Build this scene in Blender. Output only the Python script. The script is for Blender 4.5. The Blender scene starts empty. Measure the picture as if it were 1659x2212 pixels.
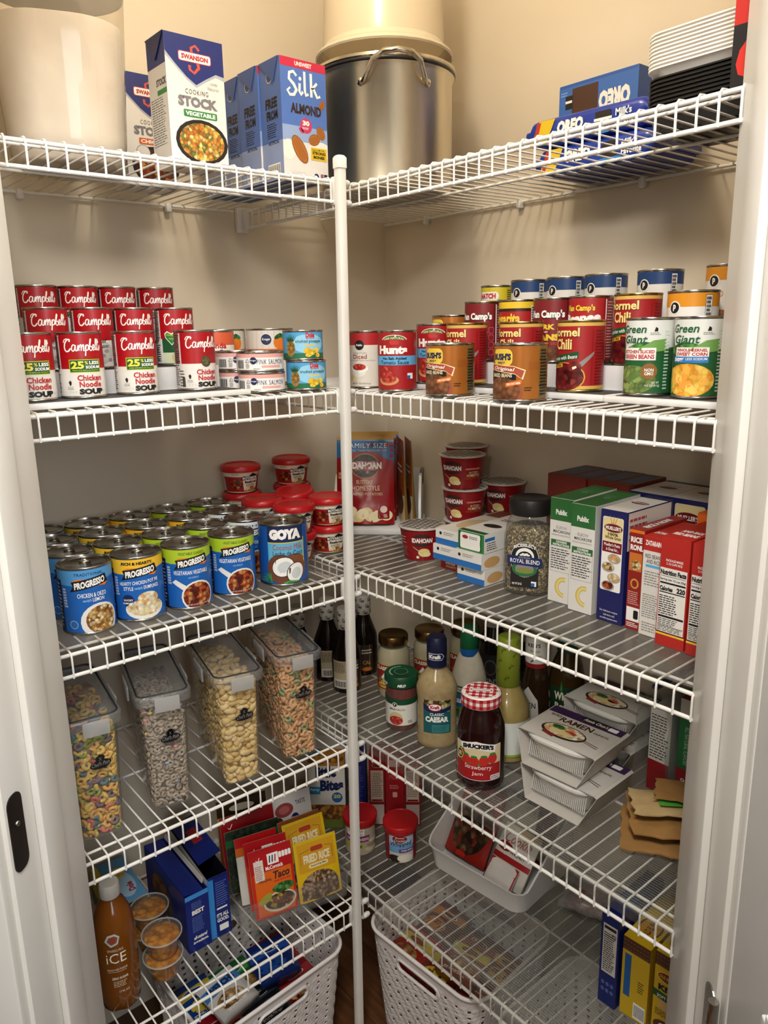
import bpy, bmesh, math, random
from mathutils import Vector, Matrix
random.seed(7)
S = bpy.context.scene
COL = S.collection
PI = math.pi

# ---------------------------------------------------------------- camera, world, lights, exposure
cam_data = bpy.data.cameras.new('camera')
cam = bpy.data.objects.new('camera', cam_data)
COL.objects.link(cam)
S.camera = cam
yaw, pitch, roll = 0.8767, -0.2337, -0.0179
fw = Vector((math.cos(yaw) * math.cos(pitch), math.sin(yaw) * math.cos(pitch), math.sin(pitch)))
rt = Vector((math.sin(yaw), -math.cos(yaw), 0))
up = rt.cross(fw)
r2 = rt * math.cos(roll) + up * math.sin(roll)
u2 = up * math.cos(roll) - rt * math.sin(roll)
cam.matrix_world = Matrix(((r2.x, u2.x, -fw.x, -0.872), (r2.y, u2.y, -fw.y, -1.1068), (r2.z, u2.z, -fw.z, 1.5219), (0, 0, 0, 1)))
cam_data.sensor_fit = 'HORIZONTAL'
cam_data.sensor_width = 36.0
cam_data.lens = 36.0 * 1649.7 / 1659
cam_data.clip_start = 0.02

world = bpy.data.worlds.new('room_light')
S.world = world
world.use_nodes = True
bg = world.node_tree.nodes['Background']
bg.inputs[0].default_value = (0.86, 0.93, 1.0, 1)
bg.inputs[1].default_value = 0.10


def lamp(name, kind, loc, energy, color, size=0.1, target=None, size_y=None):
    d = bpy.data.lights.new(name, kind)
    d.energy = energy
    d.color = color
    if kind == 'AREA':
        d.size = size
        if size_y:
            d.shape = 'RECTANGLE'
            d.size_y = size_y
    else:
        d.shadow_soft_size = size
    o = bpy.data.objects.new(name, d)
    COL.objects.link(o)
    o.location = loc
    if target:
        o.rotation_euler = (Vector(target) - Vector(loc)).to_track_quat('-Z', 'Y').to_euler()
    return o


# the pantry's own ceiling lamp and the window of the room behind the camera
lamp('pantry_ceiling_lamp', 'POINT', (-0.24, -0.24, 2.30), 8.2, (1.0, 0.89, 0.72), 0.05)
lamp('kitchen_window_daylight', 'AREA', (-1.02, -3.50, 1.85), 34.0, (0.84, 0.92, 1.0), 1.2, (-0.2, -0.2, 1.0), 1.5)
lamp('kitchen_ceiling_lamp', 'AREA', (-1.00, -1.15, 2.42), 29.0, (1.0, 0.96, 0.91), 0.4, (-0.2, -0.2, 0.5), 0.4)
lamp('added_kitchen_fill', 'POINT', (-2.65, -2.25, 2.10), 34.0, (1.0, 0.93, 0.84), 0.12)  # added fill, brightens the kitchen wall that the stock pot reflects

S.view_settings.view_transform = 'Standard'
S.view_settings.look = 'None'
S.view_settings.gamma = 1.0
S.view_settings.exposure = 0.0
S.view_settings.use_curve_mapping = False
S.cycles.max_bounces = 7
S.cycles.transparent_max_bounces = 14
S.cycles.caustics_reflective = False
S.cycles.caustics_refractive = False


# ---------------------------------------------------------------- materials
def lin(h):
    h = h.lstrip('#')
    out = []
    for i in (0, 2, 4):
        c = int(h[i:i + 2], 16) / 255
        out.append(c / 12.92 if c <= 0.04045 else ((c + 0.055) / 1.055) ** 2.4)
    return (*out, 1)


_mats = {}


def new_mat(key):
    m = bpy.data.materials.new(key)
    m.use_nodes = True
    n = m.node_tree.nodes
    return m, n, m.node_tree.links, n['Principled BSDF']


def K(h, rough=0.42, metal=0.0, spec=0.5):
    """one plain printed or moulded colour"""
    key = f'colour_{h.lstrip("#")}_{rough}_{metal}'
    if key not in _mats:
        m, n, l, p = new_mat(key)
        p.inputs['Base Color'].default_value = lin(h)
        p.inputs['Roughness'].default_value = rough
        p.inputs['Metallic'].default_value = metal
        p.inputs['Specular IOR Level'].default_value = spec
        _mats[key] = m
    return _mats[key]


def noisy(name, c1, c2, scale=8, rough=0.5, bump=0.0, bscale=60, metal=0.0, stretch=(1, 1, 1), detail=3):
    if name in _mats:
        return _mats[name]
    m, n, l, p = new_mat(name)
    tc = n.new('ShaderNodeTexCoord')
    mp = n.new('ShaderNodeMapping')
    mp.inputs['Scale'].default_value = stretch
    l.new(tc.outputs['Object'], mp.inputs[0])
    no = n.new('ShaderNodeTexNoise')
    no.inputs['Scale'].default_value = scale
    no.inputs['Detail'].default_value = detail
    l.new(mp.outputs[0], no.inputs[0])
    cr = n.new('ShaderNodeValToRGB')
    cr.color_ramp.elements[0].position = 0.3
    cr.color_ramp.elements[1].position = 0.7
    cr.color_ramp.elements[0].color = lin(c1)
    cr.color_ramp.elements[1].color = lin(c2)
    l.new(no.outputs[0], cr.inputs[0])
    l.new(cr.outputs[0], p.inputs['Base Color'])
    p.inputs['Roughness'].default_value = rough
    p.inputs['Metallic'].default_value = metal
    if bump:
        n2 = n.new('ShaderNodeTexNoise')
        n2.inputs['Scale'].default_value = bscale
        n2.inputs['Detail'].default_value = 2
        l.new(mp.outputs[0], n2.inputs[0])
        b = n.new('ShaderNodeBump')
        b.inputs['Strength'].default_value = bump
        b.inputs['Distance'].default_value = 0.002
        l.new(n2.outputs[0], b.inputs['Height'])
        l.new(b.outputs[0], p.inputs['Normal'])
    _mats[name] = m
    return m


def food(name, cols, scale=160, edge=0.55, rough=0.35):
    """a printed picture of pieces of food: coloured cells with dark joints"""
    key = 'food_print_' + name
    if key in _mats:
        return _mats[key]
    m, n, l, p = new_mat(key)
    tc = n.new('ShaderNodeTexCoord')
    vo = n.new('ShaderNodeTexVoronoi')
    vo.inputs['Scale'].default_value = scale
    l.new(tc.outputs['Object'], vo.inputs['Vector'])
    sp = n.new('ShaderNodeSeparateColor')
    l.new(vo.outputs['Color'], sp.inputs[0])
    cr = n.new('ShaderNodeValToRGB')
    cr.color_ramp.interpolation = 'CONSTANT'
    e = cr.color_ramp.elements
    while len(e) < len(cols):
        e.new(0.5)
    for i, c in enumerate(cols):
        e[i].position = i / len(cols)
        e[i].color = lin(c)
    l.new(sp.outputs[0], cr.inputs[0])
    r2_ = n.new('ShaderNodeValToRGB')
    r2_.color_ramp.elements[0].position = 0.25
    r2_.color_ramp.elements[0].color = (1, 1, 1, 1)
    r2_.color_ramp.elements[1].position = 0.75
    r2_.color_ramp.elements[1].color = (1 - edge, 1 - edge, 1 - edge, 1)
    l.new(vo.outputs['Distance'], r2_.inputs[0])
    mx = n.new('ShaderNodeMixRGB')
    mx.blend_type = 'MULTIPLY'
    mx.inputs[0].default_value = 1
    l.new(cr.outputs[0], mx.inputs[1])
    l.new(r2_.outputs[0], mx.inputs[2])
    l.new(mx.outputs[0], p.inputs['Base Color'])
    p.inputs['Roughness'].default_value = rough
    _mats[key] = m
    return m


def clear(name, tint='#ffffff', body=0.12, body_col='#d8d8d8', rough=0.08, ribs=0):
    """thin clear plastic or glass: see-through, a little milky, glossy"""
    if name in _mats:
        return _mats[name]
    m, n, l, p = new_mat(name)
    out = n['Material Output']
    n.remove(p)
    tr = n.new('ShaderNodeBsdfTransparent')
    tr.inputs[0].default_value = lin(tint)
    df = n.new('ShaderNodeBsdfDiffuse')
    df.inputs[0].default_value = lin(body_col)
    gl = n.new('ShaderNodeBsdfGlossy')
    gl.inputs['Roughness'].default_value = rough
    m1 = n.new('ShaderNodeMixShader')
    m1.inputs[0].default_value = body
    l.new(tr.outputs[0], m1.inputs[1])
    l.new(df.outputs[0], m1.inputs[2])
    if ribs:
        tc = n.new('ShaderNodeTexCoord')
        wv = n.new('ShaderNodeTexWave')
        wv.bands_direction = 'X'
        wv.inputs['Scale'].default_value = ribs
        l.new(tc.outputs['Object'], wv.inputs[0])
        mr = n.new('ShaderNodeMapRange')
        mr.inputs['To Min'].default_value = body * 0.35
        mr.inputs['To Max'].default_value = body * 1.75
        l.new(wv.outputs[1], mr.inputs[0])
        l.new(mr.outputs[0], m1.inputs[0])
    lw = n.new('ShaderNodeLayerWeight')
    lw.inputs[0].default_value = 0.5
    pw = n.new('ShaderNodeMath')
    pw.operation = 'POWER'
    l.new(lw.outputs['Facing'], pw.inputs[0])
    pw.inputs[1].default_value = 4.0
    fr = n.new('ShaderNodeMapRange')
    fr.inputs['To Min'].default_value = 0.035
    fr.inputs['To Max'].default_value = 0.60
    l.new(pw.outputs[0], fr.inputs[0])
    m2 = n.new('ShaderNodeMixShader')
    l.new(fr.outputs[0], m2.inputs[0])
    l.new(m1.outputs[0], m2.inputs[1])
    l.new(gl.outputs[0], m2.inputs[2])
    l.new(m2.outputs[0], out.inputs[0])
    _mats[name] = m
    return m


def wood(name, c1, c2):
    if name in _mats:
        return _mats[name]
    m, n, l, p = new_mat(name)
    tc = n.new('ShaderNodeTexCoord')
    mp = n.new('ShaderNodeMapping')
    mp.inputs['Scale'].default_value = (14, 1.2, 1)
    l.new(tc.outputs['Object'], mp.inputs[0])
    no = n.new('ShaderNodeTexNoise')
    no.inputs['Scale'].default_value = 6
    no.inputs['Detail'].default_value = 6
    l.new(mp.outputs[0], no.inputs[0])
    cr = n.new('ShaderNodeValToRGB')
    cr.color_ramp.elements[0].color = lin(c1)
    cr.color_ramp.elements[1].color = lin(c2)
    cr.color_ramp.elements[0].position = 0.3
    cr.color_ramp.elements[1].position = 0.7
    l.new(no.outputs[0], cr.inputs[0])
    l.new(cr.outputs[0], p.inputs['Base Color'])
    p.inputs['Roughness'].default_value = 0.35
    _mats[name] = m
    return m


WALL = noisy('cream_wall_paint', '#d9ccb6', '#ded2bd', 3, 0.75, 0.06, 180)
CEIL = noisy('ceiling_paint', '#eeeae0', '#f2eee6', 3, 0.8)
TRIM = noisy('white_gloss_trim_paint', '#dcd8d0', '#e2dfd8', 5, 0.32, 0.03, 30)
DOORP = noisy('white_door_paint', '#e2e3e2', '#e8e9e8', 4, 0.35)
WIRE = noisy('white_vinyl_coating', '#e4e2dc', '#eae8e2', 12, 0.35)
WHITEP = noisy('white_moulded_plastic', '#e2e1de', '#e8e7e4', 6, 0.38)
STEEL = noisy('tin_steel', '#a5a29b', '#b6b3ac', 30, 0.22, metal=1.0)
STEELB = noisy('polished_steel', '#b9b2a2', '#cbc5b8', 9, 0.13, metal=1.0)
DARKM = noisy('dark_bronze_metal', '#1d1a18', '#292522', 20, 0.3, metal=0.6)
GOLDM = noisy('gold_lid_metal', '#8c6d3f', '#a08050', 20, 0.28, metal=1.0)
GLASS = clear('clear_jar_glass', '#f6f8f6', 0.03, '#ffffff', 0.03)
PLASTIC = clear('clear_thin_plastic', '#fbfbfa', 0.04, '#dcdcda', 0.08)
MILKY = clear('milky_clear_plastic', '#eeeeec', 0.42, '#d4d4d2', 0.16)
LIDC = clear('smoky_clear_lid_plastic', '#f2f2f2', 0.20, '#bdbdbd', 0.12)
LINER = clear('ribbed_shelf_liner', '#f0f0ee', 0.13, '#b0aea8', 0.25, ribs=60)
BAGC = clear('crinkled_clear_bag', '#eef0ee', 0.14, '#d8dad8', 0.06)
WHITE, BLACK = K('#f2f0ea'), K('#151313')


# ---------------------------------------------------------------- mesh helpers
def mesh_from_bm(name, bm, mats, smooth=False):
    me = bpy.data.meshes.new(name)
    bm.normal_update()
    bm.to_mesh(me)
    bm.free()
    for m in (mats if isinstance(mats, (list, tuple)) else [mats]):
        me.materials.append(m)
    if smooth:
        me.polygons.foreach_set('use_smooth', [True] * len(me.polygons))
    return me


def autosmooth(me, deg=35):
    bm = bmesh.new()
    bm.from_mesh(me)
    for e in bm.edges:
        e.smooth = len(e.link_faces) == 2 and e.calc_face_angle(0) < math.radians(deg)
    for f in bm.faces:
        f.smooth = True
    bm.to_mesh(me)
    bm.free()
    return me


def add_box(bm, c, s, mi=0, rot=None, bev=0.0):
    r = bmesh.ops.create_cube(bm, size=1)
    vs = r['verts']
    M_ = Matrix.Translation(c) @ (rot if rot else Matrix()) @ Matrix.Diagonal((*s, 1))
    bmesh.ops.transform(bm, matrix=M_, verts=vs)
    fs = {f for v in vs for f in v.link_faces}
    for f in fs:
        f.material_index = mi
    if bev:
        es = list({e for v in vs for e in v.link_edges})
        bmesh.ops.bevel(bm, geom=es, offset=bev, segments=2, affect='EDGES', profile=0.5)


def box_mesh(name, c, s, mat, bev=0.0):
    bm = bmesh.new()
    add_box(bm, c, s, 0, None, bev)
    return autosmooth(mesh_from_bm(name, bm, mat))


def add_lathe(bm, prof, n=36, mi=0, c=(0, 0), mis=None, sx=1, sy=1):
    rings = []
    for r, z in prof:
        if r < 1e-6:
            rings.append([bm.verts.new((c[0], c[1], z))])
        else:
            rings.append([bm.verts.new((c[0] + sx * r * math.sin(2 * PI * i / n), c[1] - sy * r * math.cos(2 * PI * i / n), z)) for i in range(n)])
    for k in range(len(rings) - 1):
        a, b = rings[k], rings[k + 1]
        m = mis[k] if mis else mi
        for i in range(n):
            j = (i + 1) % n
            if len(a) == 1 and len(b) == 1:
                continue
            if len(a) == 1:
                f = bm.faces.new((a[0], b[j], b[i]))
            elif len(b) == 1:
                f = bm.faces.new((a[i], a[j], b[0]))
            else:
                f = bm.faces.new((a[i], a[j], b[j], b[i]))
            f.material_index = m
    return rings


def lathe_mesh(name, prof, mats, n=36, mis=None, deg=40, sx=1, sy=1):
    bm = bmesh.new()
    add_lathe(bm, prof, n, 0, (0, 0), mis, sx, sy)
    return autosmooth(mesh_from_bm(name, bm, mats), deg)


def add_tube(bm, pts, r, n=6, mi=0, closed=False, caps=True):
    pts = [Vector(p) for p in pts]
    N = len(pts)
    rings = []
    side = None
    for i, p in enumerate(pts):
        if closed:
            t = (pts[(i + 1) % N] - pts[i - 1]).normalized()
        else:
            t = (pts[min(i + 1, N - 1)] - pts[max(i - 1, 0)]).normalized()
        if side is None:
            side = t.orthogonal().normalized()
        side = (side - t * side.dot(t))
        side = side.normalized() if side.length > 1e-6 else t.orthogonal().normalized()
        b = t.cross(side)
        rr = r[i] if isinstance(r, (list, tuple)) else r
        rings.append([bm.verts.new(p + (side * math.cos(2 * PI * k / n) + b * math.sin(2 * PI * k / n)) * rr) for k in range(n)])
    for i in range(N if closed else N - 1):
        a, b = rings[i], rings[(i + 1) % N]
        for k in range(n):
            f = bm.faces.new((a[k], a[(k + 1) % n], b[(k + 1) % n], b[k]))
            f.material_index = mi
    if caps and not closed:
        bm.faces.new(rings[0][::-1]).material_index = mi
        bm.faces.new(rings[-1]).material_index = mi


def tube_mesh(name, pts, r, mat, n=6, closed=False):
    bm = bmesh.new()
    add_tube(bm, pts, r, n, 0, closed)
    return autosmooth(mesh_from_bm(name, bm, mat), 60)


def rrect(w, d, r, k=5):
    """rounded rectangle outline, counter-clockwise from -Y"""
    pts = []
    for cx, cy, a0 in ((w / 2 - r, -d / 2 + r, -PI / 2), (w / 2 - r, d / 2 - r, 0), (-w / 2 + r, d / 2 - r, PI / 2), (-w / 2 + r, -d / 2 + r, PI)):
        for i in range(k + 1):
            a = a0 + PI / 2 * i / k
            pts.append((cx + r * math.cos(a), cy + r * math.sin(a)))
    return pts


def add_loft(bm, secs, mi=0, bottom=True, top=True, mis=None):
    """secs: list of (outline pts, z) or outlines of 3D points"""
    rings = []
    for o, z in secs:
        rings.append([bm.verts.new((p[0], p[1], z if z is not None else p[2])) for p in o])
    n = len(rings[0])
    for k in range(len(rings) - 1):
        a, b = rings[k], rings[k + 1]
        for i in range(n):
            f = bm.faces.new((a[i], a[(i + 1) % n], b[(i + 1) % n], b[i]))
            f.material_index = mis[k] if mis else mi
    if bottom:
        bm.faces.new(rings[0][::-1]).material_index = mis[0] if mis else mi
    if top:
        bm.faces.new(rings[-1]).material_index = mis[-1] if mis else mi
    return rings


def loft_mesh(name, secs, mats, bottom=True, top=True, mis=None, deg=40):
    bm = bmesh.new()
    add_loft(bm, secs, 0, bottom, top, mis)
    return autosmooth(mesh_from_bm(name, bm, mats), deg)


# ---------------------------------------------------------------- printed artwork: flat coloured shapes and letters, laid on a surface
_glyph = {}


def glyphs(s, bold=0.0, shear=0.0, spacing=1.0):
    key = (s, bold, shear, spacing)
    if key not in _glyph:
        cu = bpy.data.curves.new('lettering', 'FONT')
        cu.body = s
        cu.size = 1
        cu.offset = bold
        cu.shear = shear
        cu.space_character = spacing
        cu.resolution_u = 2
        cu.dimensions = '2D'
        cu.fill_mode = 'FRONT'
        ob = bpy.data.objects.new('lettering', cu)
        me = bpy.data.meshes.new_from_object(ob)
        vs = [(v.co.x, v.co.y) for v in me.vertices]
        fs = [tuple(p.vertices) for p in me.polygons]
        bpy.data.objects.remove(ob)
        bpy.data.curves.remove(cu)
        bpy.data.meshes.remove(me)
        x0, x1 = min(v[0] for v in vs), max(v[0] for v in vs)
        y0, y1 = min(v[1] for v in vs), max(v[1] for v in vs)
        _glyph[key] = ([((x - x0) / (x1 - x0), (y - y0) / (y1 - y0)) for x, y in vs], fs, (x1 - x0) / max(y1 - y0, 1e-6))
    return _glyph[key]


class Art:
    """artwork in millimetres; layers lie a tenth of a millimetre apart"""

    def __init__(self):
        self.it = []

    def poly(self, pts, m, l=2):
        self.it.append((pts, [tuple(range(len(pts)))], m, l))
        return self

    def rect(self, x0, y0, x1, y1, m, l=1):
        return self.poly([(x0, y0), (x1, y0), (x1, y1), (x0, y1)], m, l)

    def ell(self, cx, cy, rx, ry, m, l=2, n=20, a0=0, a1=360, rot=0):
        full = abs(a1 - a0) >= 360
        c, s = math.cos(math.radians(rot)), math.sin(math.radians(rot))
        pts = []
        for i in range(n if full else n + 1):
            a = math.radians(a0 + (a1 - a0) * i / n)
            x, y = rx * math.cos(a), ry * math.sin(a)
            pts.append((cx + x * c - y * s, cy + x * s + y * c))
        return self.poly(pts, m, l)

    def rrect(self, x0, y0, x1, y1, r, m, l=2):
        return self.poly([((x0 + x1) / 2 + p[0], (y0 + y1) / 2 + p[1]) for p in rrect(x1 - x0, y1 - y0, r, 4)], m, l)

    def text(self, s, x0, y0, x1, y1, m, l=5, bold=0.02, shear=0.0, tilt=0.0, arc=0.0, spacing=1.0, flip=False):
        """letters filling the box x0..x1, y0..y1; tilt lifts the right end, arc lifts the middle (mm)"""
        vs, fs, _ = glyphs(s, bold, shear, spacing)
        w, h = x1 - x0, y1 - y0
        pts = []
        for x, y in vs:
            if flip:
                x, y = 1 - x, 1 - y
            pts.append((x0 + x * w, y0 + y * h + tilt * x + arc * 4 * x * (1 - x)))
        self.it.append((pts, fs, m, l))
        return self

    def vtext(self, s, x0, y0, x1, y1, m, l=5, bold=0.02, down=False):
        """letters running up (or down) the box"""
        vs, fs, _ = glyphs(s, bold)
        w, h = x1 - x0, y1 - y0
        pts = [((x0 + y * w, y1 - x * h) if down else (x1 - y * w, y0 + x * h)) for x, y in vs]
        self.it.append((pts, fs, m, l))
        return self

    def lines(self, x0, y0, x1, y1, n, m, l=3, fill=0.45):
        """n rows of small print too fine to read, as broken strokes"""
        rnd = random.Random(int(x0 * 7 + y0 * 13 + n))
        p = (y1 - y0) / n
        for i in range(n):
            y = y1 - (i + 0.5) * p
            x = x0
            end = x1 - rnd.random() * 0.25 * (x1 - x0)
            while x < end:
                w = min((x1 - x0) * (0.08 + 0.16 * rnd.random()), end - x)
                self.rect(x, y - p * fill / 2, x + w, y + p * fill / 2, m, l)
                x += w + (x1 - x0) * 0.035
        return self

    def stroke(self, pts, w, m, l=4):
        """one pen stroke of width w along pts"""
        vs, fs = [], []
        for i, p in enumerate(pts):
            a, b = pts[max(i - 1, 0)], pts[min(i + 1, len(pts) - 1)]
            dx, dy = b[0] - a[0], b[1] - a[1]
            d = math.hypot(dx, dy) or 1
            ww = (w[i] if isinstance(w, (list, tuple)) else w) / 2
            vs += [(p[0] - dy / d * ww, p[1] + dx / d * ww), (p[0] + dy / d * ww, p[1] - dx / d * ww)]
            if i:
                k = 2 * i
                fs.append((k - 2, k - 1, k + 1, k))
        self.it.append((vs, fs, m, l))
        return self


def cyl_wrap(r, slope=0.0, z0=0.0, sx=1.0):
    def w(u, v, o):
        rr = r + slope * v + o
        a = u / r
        return (rr * math.sin(a), -rr * math.cos(a), z0 + v)
    return w


def flat_wrap(o0, ux, vx, nx):
    o0, ux, vx, nx = Vector(o0), Vector(ux), Vector(vx), Vector(nx)
    return lambda u, v, o: o0 + ux * u + vx * v + nx * (o + 0.00015)


def print_mesh(sheets, name='printed_label', smooth=False):
    """sheets: (Art, wrap, step_u, step_v) with steps in mm where the surface bends"""
    mats, idx = [], {}
    tot = bmesh.new()
    for sheet in sheets:
        art, wrap, su, sv = sheet[:4]
        clip = sheet[4] if len(sheet) > 4 else None
        bm = bmesh.new()
        for pts, fs, m, l in art.it:
            if m.name not in idx:
                idx[m.name] = len(mats)
                mats.append(m)
            vs = [bm.verts.new((p[0], p[1], l)) for p in pts]
            for f in fs:
                try:
                    bm.faces.new([vs[i] for i in f]).material_index = idx[m.name]
                except ValueError:
                    pass
        if clip:
            for ax, lo, hi in ((0, clip[0], clip[2]), (1, clip[1], clip[3])):
                for val, sg in ((lo, -1), (hi, 1)):
                    co, no = Vector((0, 0, 0)), Vector((0, 0, 0))
                    co[ax], no[ax] = val, sg
                    bmesh.ops.bisect_plane(bm, geom=bm.verts[:] + bm.edges[:] + bm.faces[:], dist=1e-5, plane_co=co, plane_no=no, clear_outer=True)
        for ax, st in ((0, su), (1, sv)):
            if not st or not bm.verts:
                continue
            lo = min(v.co[ax] for v in bm.verts)
            hi = max(v.co[ax] for v in bm.verts)
            k = math.floor(lo / st) + 1
            while k * st < hi:
                co = Vector((0, 0, 0))
                no = Vector((0, 0, 0))
                co[ax] = k * st + 0.0137
                no[ax] = 1
                bmesh.ops.bisect_plane(bm, geom=bm.verts[:] + bm.edges[:] + bm.faces[:], dist=1e-5, plane_co=co, plane_no=no)
                k += 1
        for v in bm.verts:
            v.co = wrap(v.co.x / 1000, v.co.y / 1000, v.co.z * 0.00009)
        me = bpy.data.meshes.new('t')
        bm.to_mesh(me)
        bm.free()
        tot.from_mesh(me)
        bpy.data.meshes.remove(me)
    me = bpy.data.meshes.new(name)
    tot.to_mesh(me)
    tot.free()
    for m in mats:
        me.materials.append(m)
    if smooth:
        me.polygons.foreach_set('use_smooth', [True] * len(me.polygons))
    return me


# ---------------------------------------------------------------- things
def link(name, data, parent=None, loc=None):
    o = bpy.data.objects.new(name, data)
    COL.objects.link(o)
    if parent:
        o.parent = parent
    if loc:
        o.location = loc
    return o


def tag(o, label, cat, group=None, kind=None):
    if label:
        o['label'] = label
    if cat:
        o['category'] = cat
    if group:
        o['group'] = group
    if kind:
        o['kind'] = kind
    return o


def struct(name, me, label=None):
    o = link(name, me)
    o['kind'] = 'structure'
    if label:
        o['label'] = label
    return o


def put(parts, name, label, cat, loc, rz=0.0, group=None, rx=0.0, ry=0.0, kind=None):
    """a thing from shared part meshes: parts = [(part name, mesh, index of the part it belongs to or None, location)]"""
    root = link(name, None)
    root.empty_display_size = 0.02
    root.location = loc
    root.rotation_euler = (math.radians(rx), math.radians(ry), math.radians(rz))
    tag(root, label, cat, group, kind)
    made = []
    for pn, me, par, pl in parts:
        made.append(link(pn, me, root if par is None else made[par], pl))
    return root


# ---------------------------------------------------------------- the room shell
def slab(name, lo, hi, mat, label=None, bev=0.0):
    c = [(a + b) / 2 for a, b in zip(lo, hi)]
    s = [b - a for a, b in zip(lo, hi)]
    me = box_mesh(name, (0, 0, 0), s, mat, bev)
    o = struct(name, me, label)
    o.location = c
    return o


slab('wall_back_left', (-0.72, 0.40, 0), (0.40, 0.50, 2.44), WALL)
slab('wall_back_right', (0.40, -0.82, 0), (0.50, 0.50, 2.44), WALL)
slab('wall_return_left', (-0.72, -0.02, 0), (-0.60, 0.40, 2.44), WALL)
slab('wall_return_right', (-0.02, -0.82, 0), (0.40, -0.695, 2.44), WALL)
slab('ceiling', (-0.72, -0.82, 2.44), (0.50, 0.50, 2.50), CEIL)
# floorboards, each its own piece
fl = slab('floor', (-1.0, -1.0, -0.06), (0.50, 0.50, -0.02), noisy('dark_subfloor', '#1c120c', '#241810', 8, 0.7))
plank = box_mesh('floorboard', (0, 0, 0), (0.124, 1.5, 0.02), wood('brown_stained_boards', '#4a2d1b', '#6b4529'), 0.0012)
for i in range(12):
    p = link('floorboard', plank, fl, (-0.688 + i * 0.125, 0, 0.03))

# the angled door wall, door frame and door stand at 45 degrees to the shelves
DW = -PI / 4


def dslab(name, lo, hi, mat, parent=None, bev=0.0015, kind=True):
    c = [(a + b) / 2 for a, b in zip(lo, hi)]
    s = [b - a for a, b in zip(lo, hi)]
    me = box_mesh(name, (0, 0, 0), s, mat, bev)
    o = link(name, me, parent)
    if parent is None:
        if kind:
            o['kind'] = 'structure'
        o.rotation_euler = (0, 0, DW)
        o.location = Matrix.Rotation(DW, 3, 'Z') @ Vector(c)
    else:
        o.location = Vector(c) - parent['origin']
    return o


JL, JR = -0.369, 0.4745
dslab('wall_door_left', (-0.60, -0.625, 0), (JL - 0.018, -0.4667, 2.44), WALL, bev=0)
dslab('wall_door_right', (JR + 0.018, -0.625, 0), (0.72, -0.4667, 2.44), WALL, bev=0)
dslab('wall_door_head', (JL - 0.018, -0.625, 2.06), (JR + 0.018, -0.4667, 2.44), WALL, bev=0)
dslab('trim_1', (JL - 0.018, -0.634, 0), (JL, -0.4667, 2.06), TRIM)          # left jamb
dslab('trim_2', (JR, -0.634, 0), (JR + 0.018, -0.4667, 2.06), TRIM)          # right jamb
dslab('trim_3', (JL - 0.018, -0.634, 2.06), (JR + 0.018, -0.4667, 2.078), TRIM)
dslab('trim_4', (JL, -0.576, 0), (JL + 0.011, -0.530, 2.06), TRIM, bev=0.003)  # stops
dslab('trim_5', (JR - 0.011, -0.576, 0), (JR, -0.530, 2.06), TRIM, bev=0.003)
dslab('trim_6', (JL - 0.075, -0.650, 0), (JL - 0.006, -0.626, 2.13), TRIM, bev=0.004)  # casings
dslab('trim_7', (JR + 0.006, -0.650, 0), (JR + 0.075, -0.626, 2.13), TRIM, bev=0.004)

# the far side of the kitchen behind the camera
dslab('wall_kitchen', (-2.6, -4.15, 0), (2.6, -4.05, 2.6), WALL, bev=0)
dslab('floor_kitchen', (-2.6, -4.05, -0.05), (2.6, -0.62, -0.003), wood('brown_stained_boards', '#4a2d1b', '#6b4529'), bev=0)

# strike plate let into the left jamb
bm = bmesh.new()
o = [(p[0], p[1]) for p in rrect(0.030, 0.105, 0.012, 4)]
add_loft(bm, [([(0, p[0], p[1]) for p in o], None), ([(0.0016, p[0], p[1]) for p in o], None)])
bmesh.ops.recalc_face_normals(bm, faces=bm.faces[:])
R3 = Matrix.Rotation(DW, 3, 'Z')
plate = link('strike_plate', mesh_from_bm('strike_plate', bm, DARKM))
plate.rotation_euler = (0, 0, DW)
plate.location = R3 @ Vector((JL, -0.614, 0.925))
tag(plate, 'dark bronze strike plate on the white jamb at the left edge', 'strike plate')
link('screw', lathe_mesh('screw', [(0, 0.0026), (0.0035, 0.0022), (0.004, 0.0012), (0.004, 0)], STEEL, 12), plate, (0.001, 0, 0.012)).rotation_euler = (0, PI / 2, 0)
# hinge on the right jamb
hroot = link('door_hinge', None)
hroot.rotation_euler = (0, 0, DW)
hroot.location = R3 @ Vector((JR, -0.620, 0.715))
tag(hroot, 'worn steel door hinge at the lower right edge of the photo', 'hinge')
bm = bmesh.new()
o = rrect(0.030, 0.09, 0.014, 4)
add_loft(bm, [([(-0.0018, p[0], p[1]) for p in o], None), ([(0.0, p[0], p[1]) for p in o], None)])
bmesh.ops.recalc_face_normals(bm, faces=bm.faces[:])
link('leaf', mesh_from_bm('leaf', bm, STEEL), hroot, (0, 0.0, 0))
for k in range(3):
    link('knuckle', lathe_mesh('knuckle', [(0, -0.0145), (0.006, -0.0145), (0.0065, -0.013), (0.0065, 0.013), (0.006, 0.0145), (0, 0.0145)], STEEL, 16), hroot, (-0.005, -0.021, -0.03 + 0.03 * k))
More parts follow.
